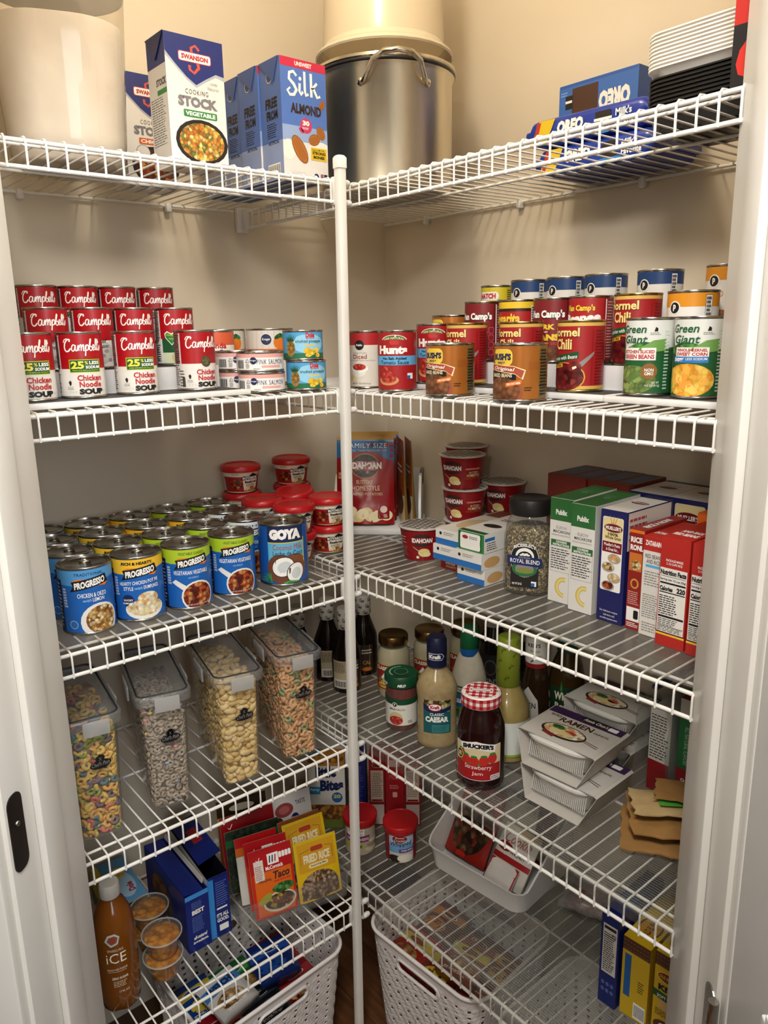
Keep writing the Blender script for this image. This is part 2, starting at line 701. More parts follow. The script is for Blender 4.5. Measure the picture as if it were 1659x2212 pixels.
# the open door leaf
door = link('door_1', None)
door['kind'] = 'structure'
door.location = R3 @ Vector((0.482, -0.650, 0.0))
door.rotation_euler = (0, 0, DW)
link('leaf', box_mesh('leaf', (0.0175, -0.38, 1.02), (0.035, 0.76, 2.0), DOORP, 0.002), door)
for z0, z1 in ((0.2, 0.85), (1.05, 1.85)):
    bm = bmesh.new()
    for a, b, c_, d in ((-0.10, -0.66, z0, z0), (-0.10, -0.66, z1, z1)):
        add_box(bm, (-0.003, -0.38, c_), (0.006, 0.56, 0.016), 0, None, 0.002)
    for yy in (-0.10, -0.66):
        add_box(bm, (-0.003, yy, (z0 + z1) / 2), (0.006, 0.016, z1 - z0), 0, None, 0.002)
    link('panel_moulding', mesh_from_bm('panel_moulding', bm, DOORP), door)

# ---------------------------------------------------------------- wire shelves
DECK_L = [1.7735, 1.4210, 1.0675, 0.7140, 0.3400]
DECK_R = [1.7735, 1.4155, 1.0665, 0.7055, 0.3420]
HT = ['topmost', 'second highest', 'middle', 'second lowest', 'lowest']
WD = 0.396
wire_me = tube_mesh('wire', [(0, WD, 0), (0, 0.010, 0), (0, 0.003, -0.0008), (0, -0.0015, -0.005), (0, -0.002, -0.011), (0, -0.002, -0.040)], 0.00155, WIRE, 6)
clip_me = box_mesh('wall_clip', (0, 0, -0.004), (0.012, 0.016, 0.018), WHITEP, 0.004)
cap_me = lathe_mesh('end_cap', [(0, -0.008), (0.0045, -0.008), (0.0058, -0.005), (0.0058, 0.004), (0.004, 0.008), (0, 0.0095)], WHITEP, 14)


def wire_shelf(x0, x1, z, first, label, rz, loc):
    """runs along local x, wall at local y = WD, lip at y = 0"""
    root = link('wire_shelf', None)
    root.location = (loc[0], loc[1], z - 0.0016)
    root.rotation_euler = (0, 0, rz)
    tag(root, label, 'shelf', 'white wire pantry shelves')
    for nm, y, dz, r in (('front_rail', 0.0045, -0.0050, 0.0031), ('lip_rail', 0.0012, -0.0375, 0.0031), ('back_rail', WD - 0.004, -0.0045, 0.0028), ('middle_rail', WD * 0.52, -0.0045, 0.0026), ('under_rail', 0.030, -0.0045, 0.0024)):
        link(nm, tube_mesh(nm, [(x0, y, dz), (x1, y, dz)], r, WIRE, 10), root)
    x = first
    while x < x1 - 0.001:
        if x > x0:
            link('wire', wire_me, root, (x, 0, 0))
        x += 0.0254
    k = x0 + 0.15
    while k < x1:
        link('wall_clip', clip_me, root, (k, WD - 0.004, -0.004))
        k += 0.275
    for dz, y in ((-0.005, 0.0045), (-0.0375, 0.0012)):
        c = link('end_cap', cap_me, root, (x1, y, dz))
        c.rotation_euler = (0, PI / 2, 0)
    return root


for k in range(5):
    wire_shelf(-0.590, -0.020, DECK_L[k], -0.564 + (0.006 if k == 2 else 0) - 0.0254, f'white wire shelf on the left wall, {HT[k]} of five', 0, (0, 0, 0))
    # local x runs along world +y, local y along world +x ... mirrored by a half turn so that the lip faces the door
    wire_shelf(-0.392, 0.685, DECK_R[k], -0.3711, f'white wire shelf on the right wall, {HT[k]} of five', -PI / 2, (0, 0, 0))

# wall bracket that carries the corner of the top shelves
br = link('wall_bracket', None)
br.location = (0.0, 0.40, 1.752)
tag(br, 'white plastic wall bracket under the corner of the top shelf', 'bracket')
link('plate', box_mesh('plate', (0, -0.006, 0), (0.026, 0.012, 0.052), WHITEP, 0.003), br)
link('hook', box_mesh('hook', (0.004, -0.022, 0.002), (0.012, 0.022, 0.040), WHITEP, 0.003), br)

# the corner pole
pole = link('support_pole', None)
pole.location = (-0.0585, -0.013, 0.0)
tag(pole, 'tall white square support pole in front of the shelf corner', 'pole')
bm = bmesh.new()
w = 0.0075
add_loft(bm, [([(p[0], p[1], 0) for p in rrect(0.0155, 0.0155, 0.0022, 2)], None), ([(p[0] + 0.0145, p[1], 1.788) for p in rrect(0.0155, 0.0155, 0.0022, 2)], None)])
link('tube', autosmooth(mesh_from_bm('tube', bm, WIRE)), pole)
bm = bmesh.new()
add_loft(bm, [([(p[0], p[1]) for p in rrect(0.0185, 0.0185, 0.003, 3)], 0), ([(p[0], p[1]) for p in rrect(0.0185, 0.0185, 0.003, 3)], 0.016), ([(p[0], p[1]) for p in rrect(0.013, 0.013, 0.003, 3)], 0.020)])
link('cap', autosmooth(mesh_from_bm('cap', bm, WHITEP)), pole, (0.0145, 0, 1.785))
for k in range(5):
    link('clamp', box_mesh('clamp', (0, 0, 0), (0.020, 0.016, 0.046), WHITEP, 0.003), pole, (0.004 + 0.0145 * DECK_L[k] / 1.788, 0.0135, DECK_L[k] - 0.022))


# clear ribbed liners laid on the wires
def liner(lo, hi, z, label, over=0.0, rz=0):
    """sheet on the deck; 'over' lets its front edge hang over the lip"""
    bm = bmesh.new()
    n = 24
    xs = [lo[0] + (hi[0] - lo[0]) * i / n for i in range(n + 1)]
    prof = []
    if over:
        prof = [(-0.0046, -over), (-0.0046, -0.008), (-0.0030, -0.0005)]
    prof += [(lo[1] + 0.004, 0.0012), (hi[1] * 0.33, 0.0012), (hi[1] * 0.66, 0.0012), (hi[1], 0.0012)]
    g = [[bm.verts.new((y, -x, dz)) for y, dz in prof] for x in xs]
    for i in range(n):
        for j in range(len(prof) - 1):
            bm.faces.new((g[i][j], g[i + 1][j], g[i + 1][j + 1], g[i][j + 1]))
    for f in bm.faces:
        f.smooth = True
    o = link('shelf_liner', mesh_from_bm('shelf_liner', bm, LINER))
    o.location = (0, 0, z + 0.0004)
    o.rotation_euler = (0, 0, rz)
    tag(o, label, 'shelf liner', 'clear ribbed shelf liners')
    return o


liner((-0.38, 0.0), (0.675, 0.385), DECK_R[2], 'clear ribbed liner under the pasta boxes and potato cups', 0.0)
liner((-0.38, 0.0), (0.675, 0.385), DECK_R[3], 'clear ribbed liner under the dressings and strawberry jam', 0.022)
liner((-0.38, 0.0), (0.675, 0.385), DECK_R[4], 'clear ribbed liner on the lowest right shelf under the white bin', 0.034)
liner((0.16, 0.004), (0.672, 0.380), DECK_R[4] + 0.0007, 'second clear liner overlapping the first on the lowest right shelf, under the taco kits', 0.0)
liner((-0.575, 0.0), (-0.02, 0.385), DECK_L[2], 'clear ribbed liner under the blue soup cans', 0.0, PI / 2)


# ---------------------------------------------------------------- tins
RED, DRED, CREAM = K('#a8141c'), K('#7c0f14'), K('#efe6cf')
NAVY, BLUE, LBLUE = K('#14224f'), K('#1c62b4'), K('#58a9dc')
GREEN, DGREEN, LIME = K('#2c7d3b'), K('#14502b'), K('#b3cc2e')
YELL, ORANGE, GOLD = K('#eec33a'), K('#e0771f'), K('#c89b45')
GREY, LGREY, DGREY = K('#8d8a86'), K('#c9c6c0'), K('#4a4846')
PINK, BROWN, TAN = K('#e3a7a0'), K('#4d2a1a'), K('#cfa36a')
BEANS = food('beans', ['#7a4a2c', '#8d5a38', '#6a3d24'], 120)
CHILI = food('chili', ['#6b1a1c', '#7d2426', '#4f1214', '#8d3a30'], 110)
CORN = food('corn', ['#f0b43c', '#e79c34', '#f3c658'], 130, 0.3)
GBEAN = food('green_beans', ['#6d8443', '#7f9650', '#55703a'], 120)
STEW = food('stew', ['#a3401f', '#7d1f16', '#c98a4a', '#5d1a12', '#b8562b'], 170)
CHOW = food('chowder', ['#e8dcb8', '#dfcf9f', '#d9a36a', '#efe6cc'], 150, 0.3)
ORZO = food('orzo', ['#d9b87a', '#c08a43', '#efdca8', '#8a5a2a'], 210)
PINE = food('pineapple_bits', ['#f2cf3c', '#f5dc62', '#e6b829'], 220, 0.35)
SKIN = food('pineapple_skin', ['#b58a45', '#c79d58', '#8f6a34'], 200, 0.5)
TOMATO = food('tomato', ['#c23a30', '#d4554a', '#a82a22'], 200, 0.4)
LEAF = food('leaves', ['#3d7a35', '#5d9a48', '#2a5a2a'], 140, 0.5)


def tin(r, h, art, tab=False, rim=STEEL, step=8):
    prof = [(0, 0.002), (r - 0.004, 0.002), (r - 0.003, 0), (r + 0.0003, 0), (r + 0.0009, 0.0012), (r + 0.0007, 0.0028), (r - 0.0004, 0.0036), (r - 0.0004, h - 0.0036),
            (r + 0.0007, h - 0.0028), (r + 0.0009, h - 0.0012), (r + 0.0003, h), (r - 0.0014, h), (r - 0.0020, h - 0.0034), (r - 0.0055, h - 0.0040), (r - 0.0065, h - 0.0030),
            (r - 0.0095, h - 0.0030), (r - 0.0105, h - 0.0038), (0, h - 0.0036)]
    parts = [('tin_body', lathe_mesh('tin_body', prof, rim, 40, deg=50), None, None)]
    parts.append(('printed_label', print_mesh([(art, cyl_wrap(r + 0.0001), step, None, (-PI * r * 1000, 3.6, PI * r * 1000, h * 1000 - 3.6))], smooth=True), None, None))
    if tab:
        bm = bmesh.new()
        pts = [(0.008 * math.cos(a), 0.0055 * math.sin(a), 0) for a in [2 * PI * i / 14 for i in range(14)]]
        add_tube(bm, pts, 0.0013, 6, 0, True)
        add_box(bm, (0, 0.009, -0.0004), (0.007, 0.009, 0.0012), 0, None, 0.0004)
        add_lathe(bm, [(0, 0.0012), (0.0026, 0.0010), (0.003, -0.001)], 10, 0, (0, 0.0115))
        parts.append(('pull_tab', autosmooth(mesh_from_bm('pull_tab', bm, rim)), None, (0.002, r * 0.30 - 0.006, h - 0.0014)))
    return parts


def wrapband(a, r, y0, y1, m, l=None):
    c = PI * r
    if l is None:
        l = 1 if a.it else 0
    a.rect(-c, y0, c, y1, m, l)
    return a


def fine(a, r, y0, y1, m=None, bgm=None, at=95, w=26):
    """the back-of-label block of small print round to one side"""
    u = math.radians(at) * r
    if bgm:
        a.rect(u - w / 2, y0, u + w / 2, y1, bgm, 1)
    a.lines(u - w / 2 + 1.5, y0 + 2, u + w / 2 - 1.5, y1 - 2, int((y1 - y0) / 3.2), m or BLACK, 2)
    return a


SOUPRED, SOUPWHITE, SCRIPT = K('#a50f18', 0.34), K('#dedad2', 0.4), K('#f6f2ea')


def script_logo(a, x0, y0, x1, y1, m, l=5):
    """flowing pen-drawn red-tin logo, letter by letter"""
    w, h = (x1 - x0) / 100, (y1 - y0) / 40

    def st(pts, wd):
        # smooth through the points
        out = []
        P = [pts[0]] + list(pts) + [pts[-1]]
        for i in range(1, len(P) - 2):
            for t in (0, 0.25, 0.5, 0.75):
                q = []
                for k in (0, 1):
                    p0, p1, p2, p3 = P[i - 1][k], P[i][k], P[i + 1][k], P[i + 2][k]
                    q.append(0.5 * (2 * p1 + (p2 - p0) * t + (2 * p0 - 5 * p1 + 4 * p2 - p3) * t * t + (3 * p1 - p0 - 3 * p2 + p3) * t ** 3))
                out.append(q)
        out.append(pts[-1])
        a.stroke([(x0 + x * w, y0 + (y + 0.10 * x * 0) * h) for x, y in out], wd * w, m, l)
    W_ = 2.9
    st([(17, 33), (18.5, 37), (15, 38.5), (9, 35), (4, 27), (3, 18), (6, 12), (11, 11), (16, 14), (19, 18)], [2.2] * 0 or 3.6)   # C
    st([(15, 39), (8, 39.5), (3, 36), (1, 31)], 2.2)
    st([(31, 24), (27, 26), (23, 22), (22, 15), (25, 11.5), (29, 15), (32, 25), (31, 15), (34, 12), (37, 16)], W_)    # a
    st([(36, 14), (39, 25), (39.5, 12)], W_)                                                                          # m
    st([(40, 18), (44, 25.5), (46, 24), (45, 12)], W_)
    st([(46, 18), (50, 25.5), (52, 24), (51, 13), (54, 13)], W_)
    st([(55, 15), (58, 26), (55, 4), (54, 0)], W_)                                                                    # p
    st([(57, 20), (61, 25.5), (64, 22), (62, 14), (57, 13)], W_)
    st([(64, 14), (69, 26), (72, 37), (70, 38), (67, 25), (67, 14), (71, 12), (74, 17), (72, 22), (69, 20)], 2.5)     # b
    st([(74, 15), (79, 19), (80, 24), (77, 25), (75.5, 18), (77, 12.5), (81, 14)], 2.5)                               # e
    st([(81, 14), (85.5, 26), (88, 37), (86, 38), (84, 25), (84, 14), (87, 13)], 2.5)                                 # l
    st([(87, 14), (91, 26), (93.5, 36), (91.5, 37), (89.5, 25), (89.5, 14), (92, 13)], 2.5)                           # l
    st([(95, 33), (94, 29)], 2.4)                                                                                     # '
    st([(93, 14), (97, 21), (99, 24), (98.5, 17), (96, 12.5), (93, 13)], 2.4)                                         # s


def soup_red(kind):
    r = 32.5
    a = Art()
    if kind == 'mushroom':
        wrapband(a, r, 3.8, 45, K('#dcdad6'))
        wrapband(a, r, 45, 93.2, SOUPRED)
        a.ell(2, 26, 26, 19, K('#b9b7b2'), 1)
        for q in range(7):
            a.ell(-16 + q * 6, 14 + (q % 3) * 7, 4.5, 3, K('#8f8b86'), 2)
        a.text('Cream of', -18, 41, 16, 48, BLACK, 6, 0.01, 0.3)
        a.text('Mushroom', -20, 33, 18, 39.5, BLACK, 6, 0.01, 0.3)
        a.poly([(-27, 47), (-16, 36), (-5, 47), (-4, 53), (-9, 57), (-16, 53), (-23, 57), (-28, 53)], K('#f2f0ea'), 3)
        a.poly([(-26, 47.5), (-16, 37.5), (-6, 47.5), (-5.5, 52.5), (-9, 55.5), (-16, 51.5), (-23, 55.5), (-26.5, 52.5)], DGREEN, 4)
        a.text('Healthy', -23, 49, -9, 52.5, LIME, 6)
        a.text('Request', -22, 44.5, -10, 48, WHITE, 6)
    elif kind == 'green':
        wrapband(a, r, 3.8, 45, K('#e4e2dc'))
        wrapband(a, r, 45, 93.2, SOUPRED)
        a.rect(-34, 4, 6, 46, DGREEN, 1)
        a.rect(-34, 4, 6, 22, K('#cfd6b8'), 2)
        a.ell(-4, 14, 14, 10, K('#c9bf86'), 3)
        a.lines(-62, 6, -38, 44, 10, BLACK, 2)
        a.poly([(-27, 47), (-16, 34), (-5, 47), (-4, 54), (-9, 58), (-16, 54), (-23, 58), (-28, 54)], K('#f2f0ea'), 3)
        a.poly([(-26, 47.5), (-16, 36), (-6, 47.5), (-5.5, 53), (-9, 56), (-16, 52), (-23, 56), (-26.5, 53)], GREEN, 4)
        a.text('Healthy', -24, 49, -8, 53, LIME, 6)
        a.text('Request', -20, 43, -5, 47, LIME, 6)
    else:
        wrapband(a, r, 3.8, 43.5, SOUPWHITE)
        wrapband(a, r, 43.5, 93.2, SOUPRED)
        if kind == 'less':
            a.rect(-21, 38, 25, 57, LIME, 2)
            a.rect(-20, 39, 24, 56, DGREEN, 3)
            a.text('25', -18.5, 43.5, 0, 54.5, K('#e8d93a'), 6, 0.04)
            a.text('%', 1, 49.5, 6, 54.5, K('#e8d93a'), 6)
            a.text('LESS', 7.5, 49.5, 23, 54.5, WHITE, 6, 0.04)
            a.text('SODIUM', 2, 43.4, 23, 48, WHITE, 6, 0.04)
            a.text('THAN OUR REGULAR PRODUCT', -17, 40.2, 22, 42, LIME, 6)
        else:
            a.ell(6, 47, 9, 9, K('#4f4a38', 0.4, 0.2), 3)
            a.ell(6, 47, 7, 7, food('medal', ['#6b6546', '#565138', '#7d7652'], 260), 4)
            a.lines(-42, 6, -32, 34, 6, K('#3c3630'), 2)
            a.rect(-40, 6, -31, 22, K('#54483c'), 1)
        a.text('Chicken', -11, 26, 25, 34.5, K('#b01820'), 6, 0.03)
        a.text('Noodle', -9, 16.5, 24, 25, K('#b01820'), 6, 0.03)
        a.text('SOUP', -10, 6, 26, 14.5, BLACK, 6, 0.07)
        for q in (-24, -19, -14, 30, 34):
            a.poly([(q + 1.6 * (1 if t % 2 == 0 else 0.45) * math.sin(t * PI / 5), 10 + 1.9 * (1 if t % 2 == 0 else 0.45) * math.cos(t * PI / 5)) for t in range(10)], LGREY, 2)
        a.poly([(-25, 24), (-22, 27), (-20, 24), (-21, 20), (-23, 19)], BLACK, 3)
        a.lines(-27, 13, -17, 18, 3, GREY, 2)
        a.text('CONDENSED', -15, 58.5, 22, 61.5, K('#7d3a28'), 5, 0.0, spacing=1.3)
    script_logo(a, -27, 62, 29, 87, SCRIPT, 6)
    fine(a, r, 6, 92, BLACK, SOUPWHITE, -100, 40)
    return tin(0.0325, 0.097, a)


# --- white three-step risers
def riser(name, label, x0, x1, z, steps, rz, loc):
    """local x along the shelf, steps: (y0, y1, height)"""
    root = link(name, None)
    root.location = (loc[0], loc[1], z)
    root.rotation_euler = (0, 0, rz)
    tag(root, label, 'shelf riser', 'white plastic step risers')
    mat_m = noisy('dark_grey_rubber_mat', '#3a3a3a', '#454545', 40, 0.7)
    for y0, y1, h in steps:
        st = link('step', box_mesh('step', ((x0 + x1) / 2, (y0 + y1) / 2, h / 2), (x1 - x0, y1 - y0 - 0.0004, h), WHITEP, 0.002), root)
        link('rubber_mat', box_mesh('rubber_mat', ((x0 + x1) / 2, (y0 + y1) / 2 + 0.002, h + 0.0005), (x1 - x0 - 0.016, y1 - y0 - 0.014, 0.001), mat_m), st)
    link('front_lip', box_mesh('front_lip', ((x0 + x1) / 2, steps[0][0] - 0.003, 0.0045), (x1 - x0 + 0.004, 0.008, 0.009), WHITEP, 0.002), root)
    return root


TH = (0.0085, 0.0465, 0.0850)     # the step heights
riser('can_riser', 'white stepped riser under the red soup cans', -0.585, -0.214, DECK_L[1], [(0.036, 0.132, TH[0]), (0.132, 0.228, TH[1]), (0.228, 0.326, TH[2])], 0, (0, 0, 0))
riser('can_riser', 'white stepped riser under the chili and bean cans', -0.014, 0.457, DECK_R[1], [(0.088, 0.172, TH[0]), (0.172, 0.256, TH[1]), (0.256, 0.344, TH[2])], -PI / 2, (0, 0, 0))
riser('can_riser', 'white stepped riser under the green beans and corn', 0.463, 0.685, DECK_R[1], [(0.086, 0.172, TH[0]), (0.172, 0.256, TH[1]), (0.256, 0.344, TH[2])], -PI / 2, (0, 0, 0))

less, noodle, mush, greenh = soup_red('less'), soup_red('medal'), soup_red('mushroom'), soup_red('green')
zl = DECK_L[1] + 0.0012
RC = 'red and white soup cans on the left riser'
for i, (x, k, rz, what) in enumerate(((-0.541, less, -9, 'cut by the door jamb'), (-0.468, less, -12, 'second from the door jamb'), (-0.383, less, -11, 'third from the door jamb'), (-0.280, noodle, -6, 'with a bronze medallion'))):
    put(k, 'soup_can', f'red and white chicken noodle soup can in the front row, {what}', 'can', (x, 0.088, zl + TH[0]), rz, RC)
for i, (x, k, rz, what) in enumerate(((-0.483, mush, -10, 'leftmost'), (-0.411, mush, -11, 'second from left'), (-0.341, mush, -14, 'third from left'))):
    put(k, 'soup_can', f'red soup can with grey mushroom picture in the middle row, {what}', 'can', (x, 0.184, zl + TH[1]), rz, RC)
put(greenh, 'soup_can', 'red soup can with a green heart at the right end of the middle row', 'can', (-0.268, 0.184, zl + TH[1]), -8, RC)
for i, (x, rz, what) in enumerate(((-0.465, -10, 'leftmost'), (-0.397, -10, 'second from left'), (-0.329, -9, 'third from left'), (-0.257, -13, 'rightmost'))):
    put(mush, 'soup_can', f'red soup can in the top back row on the left riser, {what}', 'can', (x, 0.279, zl + TH[2]), rz, RC)


# --- salmon, pineapple and the big fruit tins
def salmon():
    a, r = Art(), 40
    wrapband(a, r, 3, 31, K('#eceae6'))
    wrapband(a, r, 24, 31, PINK)
    a.text('PINK SALMON', -14, 13, 36, 21, NAVY, 5, 0.0, spacing=1.15)
    a.rect(-6, 7, 30, 11, PINK, 2)
    a.ell(-20, 19, 6, 6, NAVY, 3)
    a.text('Kroger', -25, 17.5, -15, 20.5, WHITE, 5)
    a.rect(-34, 6, -27, 22, K('#dcd9d2'), 2)
    a.stroke([(-34, 16), (-30.5, 22), (-27, 16), (-34, 16)], 1, DGREY, 4)
    a.lines(-34, 6, -27, 14, 4, DGREY, 3)
    a.lines(-20, 4.5, -8, 7, 1, GREY, 3)
    for q in range(9):
        a.rect(-56 + q * 2, 6, -55 + q * 2 + (q % 2) * 0.5, 20, BLACK, 2)
    return tin(0.040, 0.034, a)


def pineapple():
    a, r = Art(), 35
    wrapband(a, r, 3, 48, K('#4f9fd0'))
    wrapband(a, r, 3, 12, K('#1e6a45'), 1)
    a.ell(6, 28, 32, 16, K('#8cc8e6'), 1)
    a.ell(-27, 20, 9, 14, SKIN, 3)
    for q in range(-3, 4):
        a.poly([(-27 + q * 1.5 - 1.6, 32), (-27 + q * 1.5 + 1.6, 32), (-27 + q * 4, 47 - abs(q) * 2)], DGREEN, 4)
    a.text('Dole', 1, 38, 17, 47, K('#c8242c'), 5, 0.05)
    a.rect(1, 36.4, 17, 37.2, K('#c8242c'), 4)
    a.text('crushed pineapple', -17, 28, 31, 35, K('#273c36'), 5, 0.01)
    a.rect(-2, 24, 18, 26, YELL, 3)
    for q in range(16):
        rnd = random.Random(q)
        a.ell(11 + rnd.uniform(-13, 13), 12 + rnd.uniform(-4, 6), 5, 4, PINE, 4 + q % 2, 8)
    return tin(0.035, 0.051, a)


def fruit_tin():
    a, r = Art(), 46
    wrapband(a, r, 4, 104, K('#dcd5ca'))
    for q in range(-12, 13):
        a.rect(q * 11.8, 4, q * 11.8 + 0.5, 104, K('#a89f92'), 1)
    wrapband(a, r, 60, 68, K('#c4622c'), 2)
    a.ell(-4, 86, 11.5, 11.5, WHITE, 3)
    a.ell(-4, 86, 10.5, 10.5, NAVY, 4)
    a.text('Kroger', -12, 83, 4, 89, WHITE, 6)
    a.ell(24, 80, 14, 13, ORANGE, 3)
    a.ell(20, 92, 9, 4, DGREEN, 4, rot=30)
    a.ell(28, 92, 9, 4, GREEN, 4, rot=-20)
    return tin(0.046, 0.107, a)


def chicken_tin():
    a, r = Art(), 34
    wrapband(a, r, 4, 101, K('#efe9dd'))
    wrapband(a, r, 78, 101, K('#d9603a'))
    a.text('enda', -6, 72, 22, 82, K('#b6201c'), 5, 0.03)
    a.ell(12, 62, 6, 8, K('#2b3a7a'), 3)
    a.ell(16, 55, 6, 3, YELL, 4, rot=-30)
    return tin(0.034, 0.105, a)


sal, pin, fru = salmon(), pineapple(), fruit_tin()
put(fru, 'fruit_can', 'large white plank-print fruit tin at the back, left of the pair', 'can', (-0.112, 0.305, zl), -22)
put(fru, 'fruit_can', 'large white plank-print fruit tin nearer the corner pole, behind the pineapple', 'can', (-0.040, 0.240, zl), -36)
put(chicken_tin(), 'soup_can', 'orange topped tin peeking out behind the front red soup can', 'can', (-0.166, 0.229, zl), -32)
for (x, y, nm, rz) in ((-0.1705, 0.062, 'front', -22), (-0.1655, 0.147, 'rear', -8)):
    put(sal, 'salmon_can', f'flat pink salmon can, lower one of the {nm} stack', 'can', (x, y, zl), rz, 'flat pink salmon cans')
    put(sal, 'salmon_can', f'flat pink salmon can, upper one of the {nm} stack', 'can', (x - 0.001, y + 0.001, zl + 0.0345), rz + 3, 'flat pink salmon cans')
put(pin, 'pineapple_can', 'blue crushed pineapple can at the bottom of its stack of two', 'can', (-0.092, 0.040, zl), -24)
put(pin, 'pineapple_can', 'blue crushed pineapple can on top of its stack of two', 'can', (-0.094, 0.044, zl + 0.0515), -27)


# --- bean, chili and tomato tins on the right
def diced():
    a, r = Art(), 34
    wrapband(a, r, 4, 102, K('#d8d2c6'))
    wrapband(a, r, 80, 102, K('#a92427'))
    a.ell(-6, 80, 9, 9, BLACK, 3)
    a.text('Publix', -12, 78, 0, 82, WHITE, 6)
    a.text('TOMATOES', -20, 64, 8, 67, GREY, 5, 0, spacing=1.2)
    a.text('Diced', -20, 55, 8, 63, K('#9a2a28'), 5, 0.01)
    a.text('WITH ROASTED GARLIC AND ONION', -32, 51, 24, 53, GREY, 5, 0)
    a.ell(-8, 37, 18, 8, K('#f2efe8'), 3)
    a.ell(-8, 30, 14, 9, K('#e4dfd4'), 2)
    a.ell(-8, 40, 14, 6, TOMATO, 5)
    a.ell(-24, 20, 6, 5, K('#d8c38a'), 4)
    a.ell(-17, 17, 4, 5, K('#e0cf9c'), 5)
    a.text('NET WT 14.5 OZ (411g)', -24, 8, 14, 11, BROWN, 5, 0)
    return tin(0.034, 0.106, a)


def hunts():
    a, r = Art(), 34.5
    wrapband(a, r, 4, 102, K('#a11b1e'))
    wrapband(a, r, 46, 62, K('#62aadb'), 1)
    a.ell(0, 88, 24, 10, CREAM, 2, 24, 10, 170)
    a.ell(0, 88, 22, 9, K('#4f6b2a'), 3, 24, 12, 168)
    a.text('100% NATURAL', -18, 88.5, 18, 92, CREAM, 6, 0.01, arc=2.5)
    a.ell(-3, 85, 5, 4.5, K('#c4302a'), 4)
    a.ell(4, 84.5, 4.5, 4, K('#b52622'), 4)
    a.text('Hunts', -31, 65, 24, 80, WHITE, 6, 0.06)
    a.text('No Salt Added', -22, 55.5, 22, 60, BLACK, 6, 0.03)
    a.text('Tomato Sauce', -27, 47.5, 27, 54, BLACK, 6, 0.01)
    a.ell(-12, 20, 20, 9, K('#c9925a'), 3)
    a.ell(-12, 24, 16, 9, TOMATO, 4)
    a.ell(-15, 34, 11, 10, TOMATO, 5)
    a.rect(24, 22, 36, 32, WHITE, 3)
    a.rect(24, 22, 30, 28, BLUE, 4)
    return tin(0.0345, 0.106, a)


def baked_beans():
    a, r = Art(), 40
    cop = K('#b56f2e', 0.28, 0.4)
    wrapband(a, r, 3, 81, cop)
    a.rect(22, 46, 68, 58, K('#b0682c', 0.3, 0.4), 1)
    a.rrect(-38, 52, -2, 76, 8, K('#f0d46a'), 3)
    a.rrect(-37, 53, -3, 75, 7, K('#e6c23e'), 4)
    a.text("BUSH'S", -37, 60, -4, 70, NAVY, 6, 0.06)
    a.text('BEST', -28, 55, -13, 58, NAVY, 6, 0.03)
    a.poly([(-44, 46), (2, 40), (14, 32), (18, 46), (0, 52), (-44, 55)], K('#f2dfb0'), 4)
    a.poly([(-44, 47), (2, 41), (12, 34), (16, 45), (0, 51), (-44, 54)], K('#a8482a'), 5)
    a.text('Original', -36, 45.5, 2, 52, WHITE, 7, 0.02, 0.25, tilt=-3)
    a.poly([(-48, 28), (4, 32), (4, 40), (-48, 45)], BLACK, 3)
    a.text('BAKED BEANS', -40, 35.5, -2, 41, K('#efe2b8'), 7, 0.02)
    a.ell(-18, 13, 32, 22, K('#9a4a2c'), 4)
    a.ell(-20, 15, 30, 21, BEANS, 5)
    a.poly([(-12, 21), (12, 26), (12, 32), (-12, 27)], ORANGE, 6)
    a.text('98% FAT FREE', -10, 23.5, 10, 26.5, WHITE, 7, 0.02, tilt=2.5)
    a.lines(16, 15, 28, 22, 2, BLACK, 3)
    a.rect(40, 5, 62, 79, K('#7d6a3a', 0.35, 0.2), 1)
    a.lines(42, 8, 60, 76, 15, BLACK, 3, 0.6)
    a.rect(40, 22, 62, 24, BLACK, 3)
    a.rect(40, 60, 62, 61.5, BLACK, 3)
    return tin(0.040, 0.084, a)


def chili():
    a, r = Art(), 35.5
    wrapband(a, r, 4, 102, K('#a01c20'))
    wrapband(a, r, 97, 102, K('#d9b25a'), 1)
    wrapband(a, r, 4, 9, K('#d9b25a'), 1)
    cr = K('#f3dc8a')
    a.text('Hormel', -38, 81, 17, 94, K('#5a1210'), 5, 0.05)
    a.text('Hormel', -38.6, 81.8, 16.4, 94.8, cr, 6, 0.03)
    a.text('Chili', -26, 62, 6, 78, K('#5a1210'), 5, 0.05)
    a.text('Chili', -26.6, 62.8, 5.4, 78.8, cr, 6, 0.03)
    a.poly([(-46, 38), (16, 50), (16, 60), (-46, 50)], DGREEN, 4)
    a.text('Vegetarian with Beans', -42, 42.5, 14, 50, WHITE, 6, 0.01, tilt=6)
    a.poly([(-40, 33), (-10, 37), (-10, 42), (-40, 38)], YELL, 4)
    a.text('99% FAT FREE', -38, 34.5, -12, 38, BLACK, 6, 0.02, tilt=3)
    a.ell(-6, 22, 33, 22, K('#d9a23f'), 2)
    a.ell(-8, 22, 33, 21, CHILI, 3)
    a.poly([(12, 40), (18, 34), (38, 54), (40, 60), (34, 56)], GREY, 5)
    a.ell(10, 36, 11, 10, CHILI, 6)
    a.poly([(8, 33), (14, 36), (13, 39), (7, 37)], CREAM, 7)
    a.lines(42, 10, 62, 92, 18, K('#6b1014'), 2)
    a.rect(36, 10, 36.6, 92, K('#6b1014'), 3)
    return tin(0.0355, 0.106, a, rim=noisy('brassy_tin', '#a8925c', '#b9a268', 30, 0.25, metal=1.0))


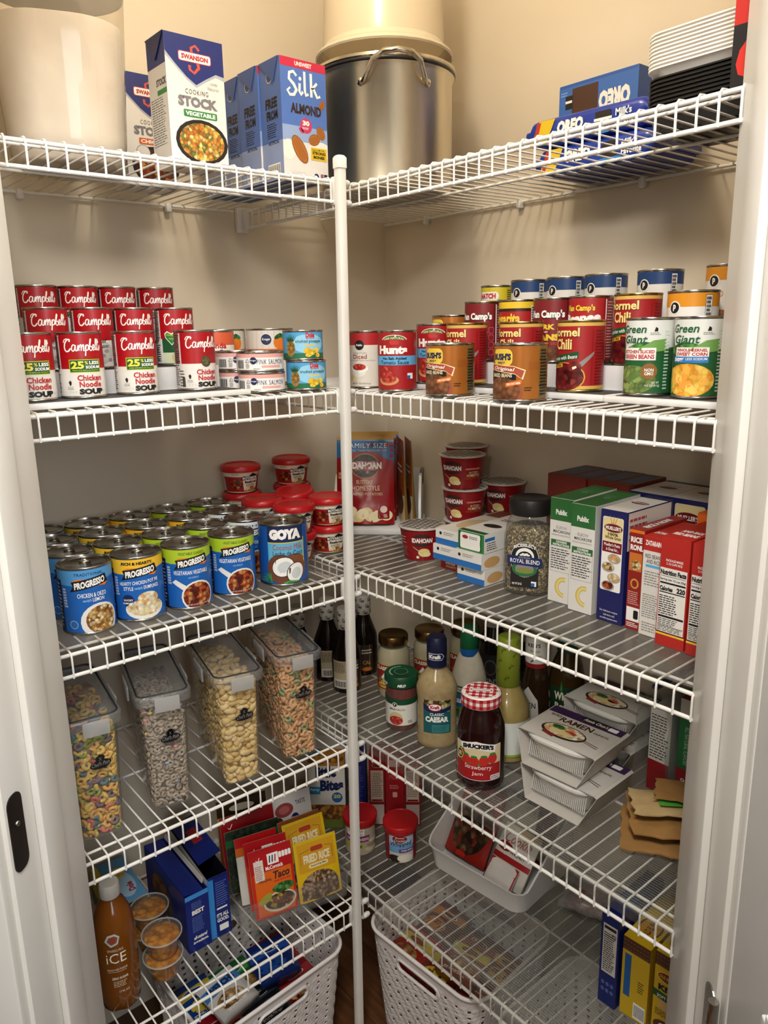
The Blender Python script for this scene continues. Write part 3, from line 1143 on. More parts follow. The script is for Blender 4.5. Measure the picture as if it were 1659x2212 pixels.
def camps(kind):
    a, r = Art(), 35.5
    wrapband(a, r, 4, 102, K('#5c1a20') if kind != 'weenee' else K('#8f1c20'))
    a.rect(-34, 4, 34, 102, K('#7b1a20') if kind != 'weenee' else K('#a82022'), 1)
    if kind == 'weenee':
        a.text('Van Camp\'s', -32, 80, 20, 92, K('#e6d240'), 6, 0.04)
        a.text('Beanee', -36, 62, 30, 77, WHITE, 6, 0.06, tilt=4)
        a.text('Weenee', -36, 44, 30, 59, WHITE, 6, 0.06, tilt=4)
        a.ell(0, 20, 30, 18, CHILI, 3)
    else:
        a.text("Van Camp's", -36, 69, 30, 86, BLACK, 5, 0.1)
        a.text("Van Camp's", -36, 70, 30, 86, WHITE, 6, 0.05)
        if kind == 'pork':
            a.text('PORK', -28, 54, 14, 63, K('#e6c63c'), 6, 0.05)
            a.text('AND', -10, 49, 2, 52, WHITE, 6)
            a.text('BEANS', -32, 36, 22, 47, K('#e6c63c'), 6, 0.07)
            a.text('IN TOMATO SAUCE', -30, 29, 26, 34, K('#c0463a'), 6, 0.01)
            a.ell(4, 14, 28, 12, BEANS, 3)
        else:
            a.lines(-30, 48, 26, 60, 2, WHITE, 6)
            a.ell(4, 18, 30, 12, BEANS, 3)
            for q in range(4):
                a.rrect(24, 10 + q * 13, 34, 21 + q * 13, 2, K('#c85060'), 4)
                a.rrect(25, 11 + q * 13, 33, 20 + q * 13, 2, K('#7b1a20'), 5)
    a.rect(38, 6, 40, 100, WHITE, 2)
    a.lines(42, 8, 62, 98, 20, K('#c9a6a0'), 2)
    return tin(0.0355, 0.106, a)


def refried():
    a, r = Art(), 35.5
    wrapband(a, r, 4, 102, K('#a8201f'))
    wrapband(a, r, 91, 102, K('#e7c22f'), 1)
    wrapband(a, r, 86, 91, K('#2c1a18'), 1)
    a.text('Rosarita', -42, 63, 18, 83, K('#7a3a10'), 5, 0.07, 0.1)
    a.text('Rosarita', -42.5, 64, 17.5, 83.5, K('#f0c23c'), 6, 0.04, 0.1)
    a.ell(-16, 50, 14, 12, GOLD, 3)
    a.ell(-16, 50, 11, 9, K('#7c1a12'), 4)
    a.rect(38, 10, 47, 96, WHITE, 2)
    a.lines(39, 12, 46, 94, 20, BLACK, 3, 0.7)
    return tin(0.0355, 0.106, a)


def store(band, words, sub=None, tc=DGREY):
    a, r = Art(), 35.5
    wrapband(a, r, 4, 102, K('#e6e3de'))
    wrapband(a, r, 83, 102, band)
    a.ell(-14, 82, 9.5, 9.5, WHITE, 3)
    a.ell(-14, 82, 7.8, 7.8, BLACK, 4)
    a.text('p', -16.5, 77.5, -11.5, 86.5, WHITE, 6, 0.05)
    if sub:
        a.text(sub, -34, 67, 10, 70.5, LGREY, 5, 0.0, spacing=1.2)
        a.text(words, -30, 56, 8, 63, tc, 5, 0.0, spacing=1.3)
    else:
        a.text(words, -30, 59, 2, 68, tc, 5, 0.0, spacing=1.2)
    a.ell(-4, 25, 26, 16, BEANS if tc is DGREY else food('pinto', ['#b9835a', '#a36c44', '#c99870'], 120), 3)
    a.rect(30, 8, 41, 99, BLACK, 2)
    a.rect(30.6, 8, 40.4, 98.4, WHITE, 3)
    a.lines(31.5, 10, 39.5, 97, 16, BLACK, 4, 0.75)
    return tin(0.0355, 0.106, a)


def chiles():
    a, r = Art(), 31.5
    wrapband(a, r, 4, 96, K('#d9c62c'))
    wrapband(a, r, 4, 58, K('#3f7a2c'), 1)
    a.rrect(-32, 72, 14, 88, 7, WHITE, 2)
    a.text('HATCH', -28, 75, 8, 85, K('#c01f22'), 6, 0.05)
    a.text('DICED GREEN CHILES', -30, 62, 6, 68, K('#2f5a1f'), 6, 0.01)
    a.rect(12, 64, 20, 73, BLUE, 3)
    a.rect(30, 10, 44, 94, K('#c9b62a'), 2)
    a.lines(31, 12, 43, 92, 20, BLACK, 3)
    return tin(0.0315, 0.100, a)


def giant(kind):
    a, r = Art(), 33
    wrapband(a, r, 4, 103, K('#1d5a30'))
    wrapband(a, r, 66, 103, K('#dfe2dc'), 1)
    hill = [(-104, 66)] + [(-104 + 8 * i, 68 + 6 * math.sin(i * 0.55 + (0 if kind == 'beans' else 1))) for i in range(27)] + [(104, 66)]
    a.poly(hill + [(104, 58), (-104, 58)], LEAF, 2)
    a.poly([(-2, 58), (40, 62), (40, 78), (22, 76), (4, 66)], K('#6fa050'), 3)
    gr = K('#1c5a33')
    a.text('Green', -28, 86, 12, 97, gr, 6, 0.02, 0.2)
    a.text('Giant', -24, 72, 14, 83, gr, 6, 0.02, 0.2)
    a.poly([(22, 88), (27, 88), (27, 92), (24, 94)], BLACK, 4)
    a.lines(17, 83, 32, 87, 2, GREY, 3)
    # leafy green figure-like spears at the left edge of the front
    for q in range(7):
        a.ell(-34 + (q % 2) * 4, 20 + q * 9, 5, 9, LEAF, 3, rot=12)
    if kind == 'beans':
        a.rect(-24, 49, 26, 66, WHITE, 4)
        a.text('KITCHEN SLICED', -22, 58.5, 24, 63, K('#b5202a'), 6, 0.03)
        a.text('GREEN BEANS', -22, 51, 24, 57, K('#b5202a'), 6, 0.03)
        a.ell(-6, 22, 34, 20, GBEAN, 3)
        for q in range(14):
            rnd = random.Random(q)
            a.ell(rnd.uniform(-32, 22), rnd.uniform(10, 36), 10, 3.4, K(['#6d8443', '#8aa05a', '#5c7a3c'][q % 3]), 4 + q % 2, 12, rot=rnd.uniform(-80, 80))
        a.ell(18, 34, 11, 11, K('#8a5f2c'), 6)
        a.text('NON', 12, 33.5, 24, 38, WHITE, 7)
        a.text('GMO', 12, 28.5, 24, 33, WHITE, 7)
        a.text('NET WT', 22, 17, 32, 20, WHITE, 7, 0)
        a.text('14.5 OZ (411g)', 13, 12, 33, 16, WHITE, 7, 0)
    else:
        a.rect(-20, 55, 26, 67, WHITE, 4)
        a.text('WHOLE KERNEL', -18, 61.5, 24, 65.5, K('#b5202a'), 6, 0.03)
        a.text('SWEET CORN', -18, 56, 24, 60.5, K('#b5202a'), 6, 0.03)
        a.rect(-24, 47, 26, 55, K('#2f7cc4'), 4)
        a.text('50%', -22, 48.5, -5, 53.5, WHITE, 6, 0.05)
        a.text('LESS SODIUM', -3, 50.5, 24, 53.5, WHITE, 6, 0.01)
        a.ell(0, 24, 36, 22, CORN, 3)
        for q in range(12):
            rnd = random.Random(q + 40)
            a.ell(rnd.uniform(-26, 28), rnd.uniform(10, 42), 6.5, 5, K(['#f2b347', '#e8a03c', '#f4c865'][q % 3]), 4 + q % 2, 12, rot=rnd.uniform(-80, 80))
        a.rect(-30, 6, -25, 40, K('#7fae3a'), 5)
    a.lines(38, 8, 46, 90, 18, K('#cfd8cc'), 3)
    return tin(0.033, 0.107, a)


zr = DECK_R[1] + 0.0002
zr2 = zr + 0.0016
hun, bks, chl = hunts(), baked_beans(), chili()
put(diced(), 'tomato_can', 'pale diced tomato can with a red band, nearest the pole', 'can', (0.055, 0.050, zr), -52)
put(hun, 'tomato_can', 'red tomato sauce can with a blue band in front', 'can', (0.043, -0.052, zr), -50)
put(hun, 'tomato_can', 'red tomato sauce can half hidden behind the front baked beans', 'can', (0.130, -0.060, zr2 + TH[0]), -52)
put(bks, 'bean_can', 'copper baked beans can nearer the corner pole', 'can', (0.038, -0.191, zr), -59, 'copper baked beans cans')
put(bks, 'bean_can', 'copper baked beans can in front of the chili cans, farther from the pole', 'can', (0.038, -0.341, zr), -64, 'copper baked beans cans')
CG = 'red chili cans'
put(chl, 'chili_can', 'red chili can behind the baked beans nearer the pole', 'can', (0.130, -0.140, zr2 + TH[0]), -75, CG)
put(chl, 'chili_can', 'red chili can in the middle, behind the second baked beans', 'can', (0.130, -0.264, zr2 + TH[0]), -78, CG)
put(chl, 'chili_can', 'red chili can fully seen with a spoon of beans, beside the green beans', 'can', (0.130, -0.382, zr2 + TH[0]), -84, CG)
put(chl, 'chili_can', 'red chili can one step up, right above the green beans', 'can', (0.214, -0.424, zr2 + TH[1]), -82, CG)
put(giant('beans'), 'vegetable_can', 'green and white can of sliced green beans', 'can', (0.130, -0.499, zr2 + TH[0]), -88)
put(giant('corn'), 'vegetable_can', 'green and white can of sweet corn beside the door jamb', 'can', (0.130, -0.574, zr2 + TH[0]), -86)
put(bks, 'bean_can', 'small baked beans can peeking out behind the dark red bean can', 'can', (0.214, -0.022, zr2 + TH[1]), -70, 'copper baked beans cans')
put(camps('kidney'), 'bean_can', 'dark red bean can on the riser end, left of the refried beans', 'can', (0.214, -0.103, zr2 + TH[1]), -72)
put(refried(), 'bean_can', 'red refried beans can with a yellow rim band', 'can', (0.214, -0.187, zr2 + TH[1]), -75)
put(camps('pork'), 'bean_can', 'dark red pork and beans can with yellow letters', 'can', (0.214, -0.265, zr2 + TH[1]), -72)
put(camps('weenee'), 'bean_can', 'bright red can of beans with slanted white letters, left of the upper chili', 'can', (0.214, -0.338, zr2 + TH[1]), -76)
nav = store(K('#1d3f74'), 'BLACK BEANS', 'REDUCED SODIUM')
pnt = store(K('#e0921f'), 'PINTO', None, K('#c98a2c'))
put(chiles(), 'chile_can', 'small yellow green-chile can on the top step', 'can', (0.300, -0.058, zr2 + TH[2]), -68)
for y, what, rz in ((-0.140, 'leftmost of four', -72), (-0.224, 'second from left of four', -76), (-0.306, 'third from left of four', -78), (-0.408, 'rightmost of four', -80)):
    put(nav, 'bean_can', f'white can with navy band on the top step, {what}', 'can', (0.300, y, zr2 + TH[2]), rz, 'navy banded bean cans')
put(pnt, 'bean_can', 'white pinto bean can with orange band on the top step, cut by the jamb', 'can', (0.300, -0.525, zr2 + TH[2]), -82, 'orange banded pinto cans')
put(pnt, 'bean_can', 'white pinto bean can with orange band on the middle step', 'can', (0.214, -0.514, zr2 + TH[1]), -82, 'orange banded pinto cans')


# ---------------------------------------------------------------- the middle shelf, left: blue soup cans, coconut milk, pasta cups
SB = K('#1d5fae', 0.3)


def soup_blue(kind):
    r = 40.5
    a = Art()
    band, word = {'trad': (K('#4f95cf'), 'TRADITIONAL'), 'rich': (K('#e9b92f'), '.RICH & HEARTY.'), 'veg': (K('#a9c52c'), 'VEGETABLE CLASSICS'), 'light': (K('#dfe3e6'), 'LIGHT')}[kind]
    wrapband(a, r, 3.8, 104, SB)
    wrapband(a, r, 88, 104, band, 1)
    c = PI * r
    a.poly([(-c, 88), (-34, 80), (0, 80), (40, 86), (c, 88)], band, 1)
    a.rect(-92, 4, -44, 88, K('#12244e'), 2)
    a.lines(-66, 10, -46, 84, 12, K('#b9c6da'), 3)
    a.lines(-41, 44, -33, 76, 7, K('#b9c6da'), 2, 0.7)
    a.text(word, -18 if kind != 'rich' else -26, 95, 26, 99.5 if kind != 'rich' else 100, BLACK, 5, 0.0 if kind != 'rich' else 0.05)
    a.poly([(-27, 70), (34, 80), (30, 94), (-24, 86), (-21, 79)], BLACK, 3)
    a.poly([(-24, 86), (0, 90), (-16, 90)], ORANGE, 4)
    a.poly([(16, 77), (34, 80), (28, 75)], ORANGE, 4)
    a.text('PROGRESSO', -19, 73.5, 28, 84.5, WHITE, 7, 0.05, tilt=7)
    if kind == 'trad':
        a.text('CHICKEN & ORZO', -16, 60, 28, 67, WHITE, 6, 0.01)
        a.text('with', -8, 53, 4, 58, K('#a9cdee'), 6, 0, 0.4)
        a.text('LEMON', 6, 52.5, 24, 58.5, WHITE, 6, 0.01)
        a.ell(16, 20, 31, 29, K('#e6e2da'), 3)
        a.ell(18, 22, 25, 23, ORZO, 4)
        a.ell(-26, 17, 7, 7, K('#8fb2d8'), 3)
        a.ell(-26, 17, 5.8, 5.8, K('#2f69a8'), 4)
    elif kind == 'rich':
        a.text('HEARTY CHICKEN POT PIE', -30, 61, 33, 67, WHITE, 6, 0.01, tilt=3)
        a.text('STYLE', -24, 53, -8, 59, WHITE, 6, 0.01)
        a.text('with', -6, 54, 6, 59, K('#a9cdee'), 6, 0, 0.4)
        a.text('DUMPLINGS', 8, 54, 33, 60, WHITE, 6, 0.01)
        a.ell(-18, 36, 10, 10, NAVY, 3)
        a.text('SAVORY', -26, 35, -10, 38.5, WHITE, 6)
        a.text('DUMPLINGS', -27, 30, -9, 33, WHITE, 6)
        a.ell(8, 20, 32, 17, K('#e6e2da'), 3)
        a.ell(8, 23, 29, 14, CHOW, 4)
        a.ell(14, 38, 17, 11, CHOW, 5)
    else:
        a.text('VEGETARIAN VEGETABLE' if kind == 'veg' else 'CHICKEN NOODLE', -28, 61, 32, 68, WHITE, 6, 0.01)
        a.text('with BARLEY', -4, 54, 14, 57, K('#a9cdee'), 6, 0)
        a.poly([(-32, 48), (-25, 53), (-8, 42), (-10, 32)], K('#e6e2da'), 4)
        a.ell(12, 22, 29, 27, K('#e6e2da'), 3)
        a.ell(12, 22, 26, 24, STEW, 5)
        a.text('NET WT 19 OZ (1 LB 3 OZ) 538g', -10, 6, 32, 9, WHITE, 7, 0)
    return tin(0.0405, 0.108, a, tab=True)


def coconut():
    a, r = Art(), 45
    wrapband(a, r, 3.8, 111, K('#1b55a4', 0.3))
    a.rect(-28, 26, 42, 88, K('#5fb0cf'), 1)
    a.rect(-28, 82, 42, 111, NAVY, 2)
    a.rect(-28, 80.6, 42, 82, K('#e6cf3c'), 3)
    a.text('GOYA', -24, 87, 36, 107, WHITE, 6, 0.09)
    a.text('Coconut Milk', -18, 68, 38, 78, K('#b8343a'), 6, 0.0)
    a.text('Leche de Coco', -18, 57, 40, 66, NAVY, 6, 0.0)
    a.ell(22, 34, 26, 26, K('#7a4a30'), 3)
    a.ell(-4, 32, 27, 28, K('#6b3f2a'), 4)
    a.ell(0, 36, 22, 19, K('#3d2218'), 5, rot=25)
    a.ell(0, 36, 20.5, 17.5, K('#f0f0ec'), 6, rot=25)
    a.ell(2, 36, 13, 10, K('#c9d0d2'), 7, rot=25)
    a.ell(23, 24, 17, 20, K('#3d2218'), 8, rot=-25)
    a.ell(23, 24, 15.5, 18.5, K('#f0f0ec'), 9, rot=-25)
    a.ell(24, 23, 9, 11, K('#c9d0d2'), 10, rot=-25)
    for q in range(9):
        t = math.radians(100 + q * 18)
        a.stroke([(-22, 6), (-22 + 14 * math.cos(t), 8 + 14 * abs(math.sin(t))), (-22 + 26 * math.cos(t), 5 + 20 * abs(math.sin(t)))], [2.2, 2.6, 0.6], K('#3f8a58'), 7)
    for q in range(5):
        a.stroke([(0, 5), (14 + q * 5, 11 - q)], [3, 0.8], K('#4f9a50'), 11)
    a.rect(42, 26, 44, 88, K('#e6cf3c'), 2)
    return tin(0.045, 0.115, a, tab=True)


trad, rich, veg, light = soup_blue('trad'), soup_blue('rich'), soup_blue('veg'), soup_blue('light')
z3 = DECK_L[2] + 0.0024
KN = {'trad': (trad, 'light blue band'), 'rich': (rich, 'yellow band'), 'veg': (veg, 'lime green band'), 'light': (light, 'white band')}
rows = [
    ('front row', [(-0.500, 0.080, 'trad'), (-0.416, 0.079, 'rich'), (-0.331, 0.075, 'veg'), (-0.239, 0.083, 'veg')]),
    ('second row', [(-0.497, 0.164, 'trad'), (-0.413, 0.163, 'rich'), (-0.329, 0.160, 'veg'), (-0.245, 0.168, 'veg'), (-0.161, 0.166, 'light')]),
    ('third row', [(-0.494, 0.249, 'trad'), (-0.410, 0.248, 'rich'), (-0.326, 0.246, 'rich'), (-0.242, 0.253, 'rich'), (-0.158, 0.251, 'light')]),
    ('back row', [(-0.490, 0.336, 'trad'), (-0.406, 0.336, 'rich'), (-0.322, 0.335, 'rich'), (-0.238, 0.339, 'veg'), (-0.154, 0.338, 'veg')])]
RK = ['first', 'second', 'third', 'fourth', 'fifth']
for rn, cans in rows:
    for i, (x, y, k) in enumerate(cans):
        put(KN[k][0], 'soup_can', f'blue soup can with {KN[k][1]}, {RK[i]} from the left in the {rn}', 'can', (x, y, z3), -22 + random.uniform(-4, 4) + (4 if rn != 'front row' else 8 if i == 0 else 3), 'blue soup cans on the left')

put(coconut(), 'coconut_milk_can', 'tall blue coconut milk can with white coconut halves', 'can', (-0.139, 0.070, z3), -34)

# pasta cups with red snap lids
LIDR = K('#b3181c', 0.3)


def pasta_cup():
    prof = [(0, 0), (0.030, 0), (0.0315, 0.001), (0.0325, 0.004), (0.0385, 0.046), (0.0400, 0.048), (0.0400, 0.050), (0, 0.050)]
    parts = [('cup', lathe_mesh('cup', prof, K('#e9dfc4'), 36), None, None)]
    lid = [(0.0410, 0.0455), (0.0430, 0.0455), (0.0435, 0.048), (0.0428, 0.0545), (0.0410, 0.0575), (0.0375, 0.0590), (0.0350, 0.0580), (0.0335, 0.0565), (0.0180, 0.0570), (0, 0.0575)]
    parts.append(('lid', lathe_mesh('lid', [(0.0405, 0.046)] + lid, LIDR, 36), None, None))
    a, r = Art(), 32.5
    c = PI * r
    a.rect(-c, 3.5, c, 38, K('#a4161a'), 0)
    a.rect(-c, 36, c, 45, K('#e9dfc4'), 1)
    a.rect(-70, 4, -52, 44, K('#ece8dc'), 2)
    a.lines(-69, 6, -53, 42, 9, BLACK, 3)
    a.poly([(-8, 6), (20, 4), (24, 30), (14, 33), (-10, 28)], K('#e9dfc8'), 2)
    a.ell(-22, 20, 13, 12, STEW, 2)
    a.ell(8, 8, 13, 6, ORZO, 4)
    a.poly([(-14, 29), (26, 29), (22, 37), (10, 43), (6, 40), (0, 38), (-10, 37)], BLACK, 3)
    a.text('BOYARDEE', -10, 30, 22, 35.5, WHITE, 6, 0.04)
    a.text('Chef', -6, 36, 4, 39, WHITE, 6)
    a.text('Beefaroni', -6, 21.5, 20, 27, BLACK, 6, 0.04)
    a.lines(-4, 14, 16, 20, 3, BLACK, 5)
    a.lines(-30, 39, -14, 43, 2, GREY, 3)
    a.lines(26, 39, 44, 43, 2, GREY, 3)
    parts.append(('printed_label', print_mesh([(a, cyl_wrap(0.0325, 6.0 / 42), 7, None, (-102, 3, 102, 45.5))], smooth=True), 0, None))
    return parts


cup = pasta_cup()
PC = 'pasta cups with red lids'
HC = 0.0595
spots = [(-0.069, 0.340, 3, 'rear left stack', -16), (0.062, 0.342, 3, 'rear right stack', -28), (0.019, 0.262, 2, 'stack behind the pole', -10), (-0.072, 0.251, 2, 'stack behind the coconut milk, left', -20), (-0.052, 0.161, 2, 'stack right behind the coconut milk', -16), (0.040, 0.172, 2, 'stack nearest the pole', -24)]
LV = {3: ['bottom', 'middle', 'top'], 2: ['bottom', 'top']}
for x, y, n, nm, rz in spots:
    for k in range(n):
        t = nm == 'stack behind the pole' and k == 1
        put(cup, 'pasta_cup', f'red-lidded pasta cup, {LV[n][k]} of the {nm}', 'cup', (x, y, z3 + k * HC + (0.004 if t else 0)), rz + 5 * k, PC, ry=-6 if t else 0, rx=4 if t else 0)

# ---------------------------------------------------------------- the middle shelf, right: potatoes, pasta, rice
z3r = DECK_R[2] + 0.0020


# white turntable bin with potato pouches in the corner
def open_bin(w, d, h, t, mat, taper=1.06, r=0.02, front=None):
    """hollow tub with rounded corners; front = height of a cut-down front edge"""
    bm = bmesh.new()

    def ring(s, inset, z, top=False):
        o = rrect(w * s - 2 * inset, d * s - 2 * inset, max(r - inset, 0.003), 5)
        pts = []
        for p in o:
            zz = z
            if top and front is not None:
                f = min(max((p[1] + d * 0.5) / (d * 0.55), 0), 1)
                zz = front + (h - front) * (f * f * (3 - 2 * f))
            pts.append((p[0], p[1], zz))
        return pts
    secs = [(ring(1, 0, 0), None), (ring(1 + (taper - 1) * 0.5, 0, h * 0.5 if front is None else min(h * 0.5, front * 0.7)), None), (ring(taper, -0.001, h, True), None),
            (ring(taper, t * 0.5 - 0.001, h + 0.0015, True), None), (ring(taper, t, h, True), None), (ring(1, t, t * 1.5), None)]
    add_loft(bm, secs)
    return autosmooth(mesh_from_bm('tub', bm, mat), 50)


bn = link('storage_bin', None)
bn.location = (0.255, 0.262, z3r)
bn.rotation_euler = (0, 0, math.radians(-45))
tag(bn, 'white plastic bin with grey grips holding potato pouches in the corner', 'bin')
# local -y faces the door; the front is cut low
bm = bmesh.new()
W2, D2_, HB = 0.195, 0.150, 0.125
for sgn in (-1, 1):
    o = [(-D2_ / 2, 0.0), (D2_ / 2, 0.0), (D2_ / 2, HB), (-D2_ / 2 + 0.05, HB), (-D2_ / 2 + 0.012, 0.075), (-D2_ / 2, 0.02)]
    add_loft(bm, [([(sgn * W2 / 2 - 0.003, p[0], p[1]) for p in o], None), ([(sgn * W2 / 2 + 0.003, p[0], p[1]) for p in o], None)])
add_box(bm, (0, D2_ / 2, HB / 2), (W2, 0.006, HB), 0, None, 0.001)
bmesh.ops.recalc_face_normals(bm, faces=bm.faces[:])
link('walls', autosmooth(mesh_from_bm('walls', bm, WHITEP)), bn)
link('base', loft_mesh('base', [(rrect(W2 + 0.012, D2_ + 0.03, 0.04), 0), (rrect(W2 + 0.016, D2_ + 0.034, 0.042), 0.004), (rrect(W2 + 0.016, D2_ + 0.034, 0.042), 0.012), (rrect(W2 + 0.008, D2_ + 0.026, 0.04), 0.014)], WHITEP), bn)
for sgn in (-1, 1):
    link('grip', box_mesh('grip', (sgn * (W2 / 2 + 0.001), 0.035, HB - 0.012), (0.0085, 0.062, 0.030), noisy('grey_soft_grip', '#5d5d5b', '#686866', 20, 0.6), 0.003), bn)


def pouch(w, h, t, art, body, side=None, seed=1, seal=0.018):
    """stand-up foil pouch: flat crimped top, bulging belly, wrinkled film"""
    rnd = random.Random(seed)
    ph = [rnd.uniform(0, 6.28) for _ in range(6)]

    def thick(u, v):
        # u -1..1, v 0..1
        tv = (max(0, 1 - v)) ** 0.75 if v > 0.15 else 1.0
        if v > 1 - seal / h:
            tv = 0.0
        e = max(0.0, 1 - u * u) ** 0.5
        wr = 0.05 * math.sin(9 * u + 14 * v + ph[0]) + 0.04 * math.sin(-11 * u + 19 * v + ph[1]) + 0.03 * math.sin(23 * v + 4 * u + ph[2])
        return 0.0006 + t / 2 * tv * (0.35 + 0.65 * e) * (1 + wr * (1 if v < 1 - seal / h else 0))

    def wrap(u, v, o):
        fu = max(0, min(NU - 1e-4, (u / w + 0.5) * NU))
        fv = max(0, min(NV - 1e-4, v / h * NV))
        i, j = int(fu), int(fv)
        fu, fv = fu - i, fv - j
        T = lambda p, q: thick(-1 + 2 * p / NU, q / NV)
        t_ = (T(i, j) * (1 - fu) + T(i + 1, j) * fu) * (1 - fv) + (T(i, j + 1) * (1 - fu) + T(i + 1, j + 1) * fu) * fv
        return (u, -t_ - o - 0.0004, v)
    NU, NV = 12, 16
    bm = bmesh.new()
    gr = []
    for sgn in (-1, 1):
        g = [[bm.verts.new((w / 2 * (-1 + 2 * i / NU), sgn * thick(-1 + 2 * i / NU, j / NV), h * j / NV)) for i in range(NU + 1)] for j in range(NV + 1)]
        gr.append(g)
        for j in range(NV):
            for i in range(NU):
                q = (g[j][i], g[j][i + 1], g[j + 1][i + 1], g[j + 1][i])
                bm.faces.new(q if sgn < 0 else q[::-1])
    f0, b0 = gr
    for j in range(NV):
        for i in (0, NU):
            bm.faces.new((f0[j][i], f0[j + 1][i], b0[j + 1][i], b0[j][i]))
    for i in range(NU):
        for j in (0, NV):
            bm.faces.new((f0[j][i], b0[j][i], b0[j][i + 1], f0[j][i + 1]))
    bmesh.ops.recalc_face_normals(bm, faces=bm.faces[:])
    me = mesh_from_bm('pouch_film', bm, body, True)
    parts = [('pouch_film', me, None, None)]
    if art:
        parts.append(('printed_front', print_mesh([(art, wrap, 1000 * w / NU, 1000 * h / NV, (-500 * w, 0, 500 * w, 1000 * h))], 'printed_front', True), None, None))
    return parts


FOILR, FOILB = K('#8c1219', 0.25), K('#2c6aa8', 0.25)


def potato_art():
    a = Art()
    w, h = 132, 200
    a.rect(-66, 0, 66, 200, K('#971319', 0.25), 0)
    a.poly([(-66, 150), (-20, 166), (20, 166), (66, 140), (66, 194), (-66, 194)], K('#2a71b0', 0.25), 1)
    a.rect(-66, 193, 66, 200, GOLD, 2)
    a.text('FAMILY SIZE', -44, 174, 50, 185, WHITE, 5, 0.0, spacing=1.1)
    a.text('MORE THAN REGULAR SIZE', -40, 166, 50, 171, K('#bcd6ea'), 5, 0)
    a.ell(0, 133, 33, 28, K('#d8b55a'), 3)
    a.ell(0, 133, 32, 27, food('field', ['#3a342a', '#4f4a30', '#2a2620'], 130), 4)
    a.rect(-36, 123, 40, 144, FOILR, 5)
    a.text('IDAHOAN', -33, 126, 38, 142, WHITE, 6, 0.05)
    a.text('BUTTERY', -20, 92, 18, 101, K('#f0dfb4'), 6, 0)
    a.text('HOMESTYLE', -30, 77, 34, 88, K('#f0dfb4'), 6, 0)
    a.text('MASHED POTATOES', -34, 66, 40, 72, K('#f0dfb4'), 6, 0)
    a.rect(-62, 104, -46, 118, K('#d9a65a'), 3)
    a.text('8 SERV', -61, 107, -47, 114, DRED, 5)
    for q in range(12):
        rnd = random.Random(q)
        a.ell(-50 + q * 9, 18 + rnd.uniform(-6, 12), 14, 12, K(['#ecd9a0', '#e2cb8a', '#f2e4b8'][q % 3]), 3 + q % 3)
    a.rrect(30, 12, 56, 48, 3, FOILR, 7)
    a.ell(43, 34, 8, 8, K('#e8cfc0'), 8)
    a.lines(33, 15, 53, 23, 3, WHITE, 8)
    return a


pot_p = pouch(0.132, 0.200, 0.040, potato_art(), K('#8d7a4c', 0.25, 0.5), seed=3)


def brown_art():
    a = Art()
    a.rect(-64, 0, 64, 196, K('#a2501c', 0.25), 0)
    a.rect(-64, 0, 64, 70, K('#d9c9a4', 0.25), 1)
    a.lines(-40, 118, 40, 140, 2, WHITE, 5)
    a.ell(0, 50, 40, 30, K('#5a3a22'), 3)
    return a


brn = pouch(0.090, 0.196, 0.014, brown_art(), K('#8a6a34', 0.3, 0.3), seed=9)
ax = Vector((math.cos(math.radians(-45)), math.sin(math.radians(-45))))
for k, (d, s, tilt, what) in enumerate(((-0.054, -0.028, -7, 'front'), (-0.009, -0.026, -7, 'second'), (0.036, -0.024, -7, 'third'))):
    p = Vector((0.255, 0.262)) + ax * s + Vector((-ax.y, ax.x)) * d
    put(pot_p, 'potato_pouch', f'red and blue mashed potato pouch, {what} in the white corner bin', 'pouch', (p.x, p.y, z3r + 0.0180), -45, 'mashed potato pouches', rx=tilt)
for k, (s, d, what) in enumerate(((0.059, -0.030, 'left'), (0.077, -0.036, 'right'))):
    p = Vector((0.255, 0.262)) + ax * s + Vector((-ax.y, ax.x)) * d
    put(brn, 'potato_pouch', f'orange brown pouch seen edge-on in the corner bin, {what} one', 'pouch', (p.x, p.y, z3r + 0.0165), -45 - 78, 'orange brown pouches', rx=2)


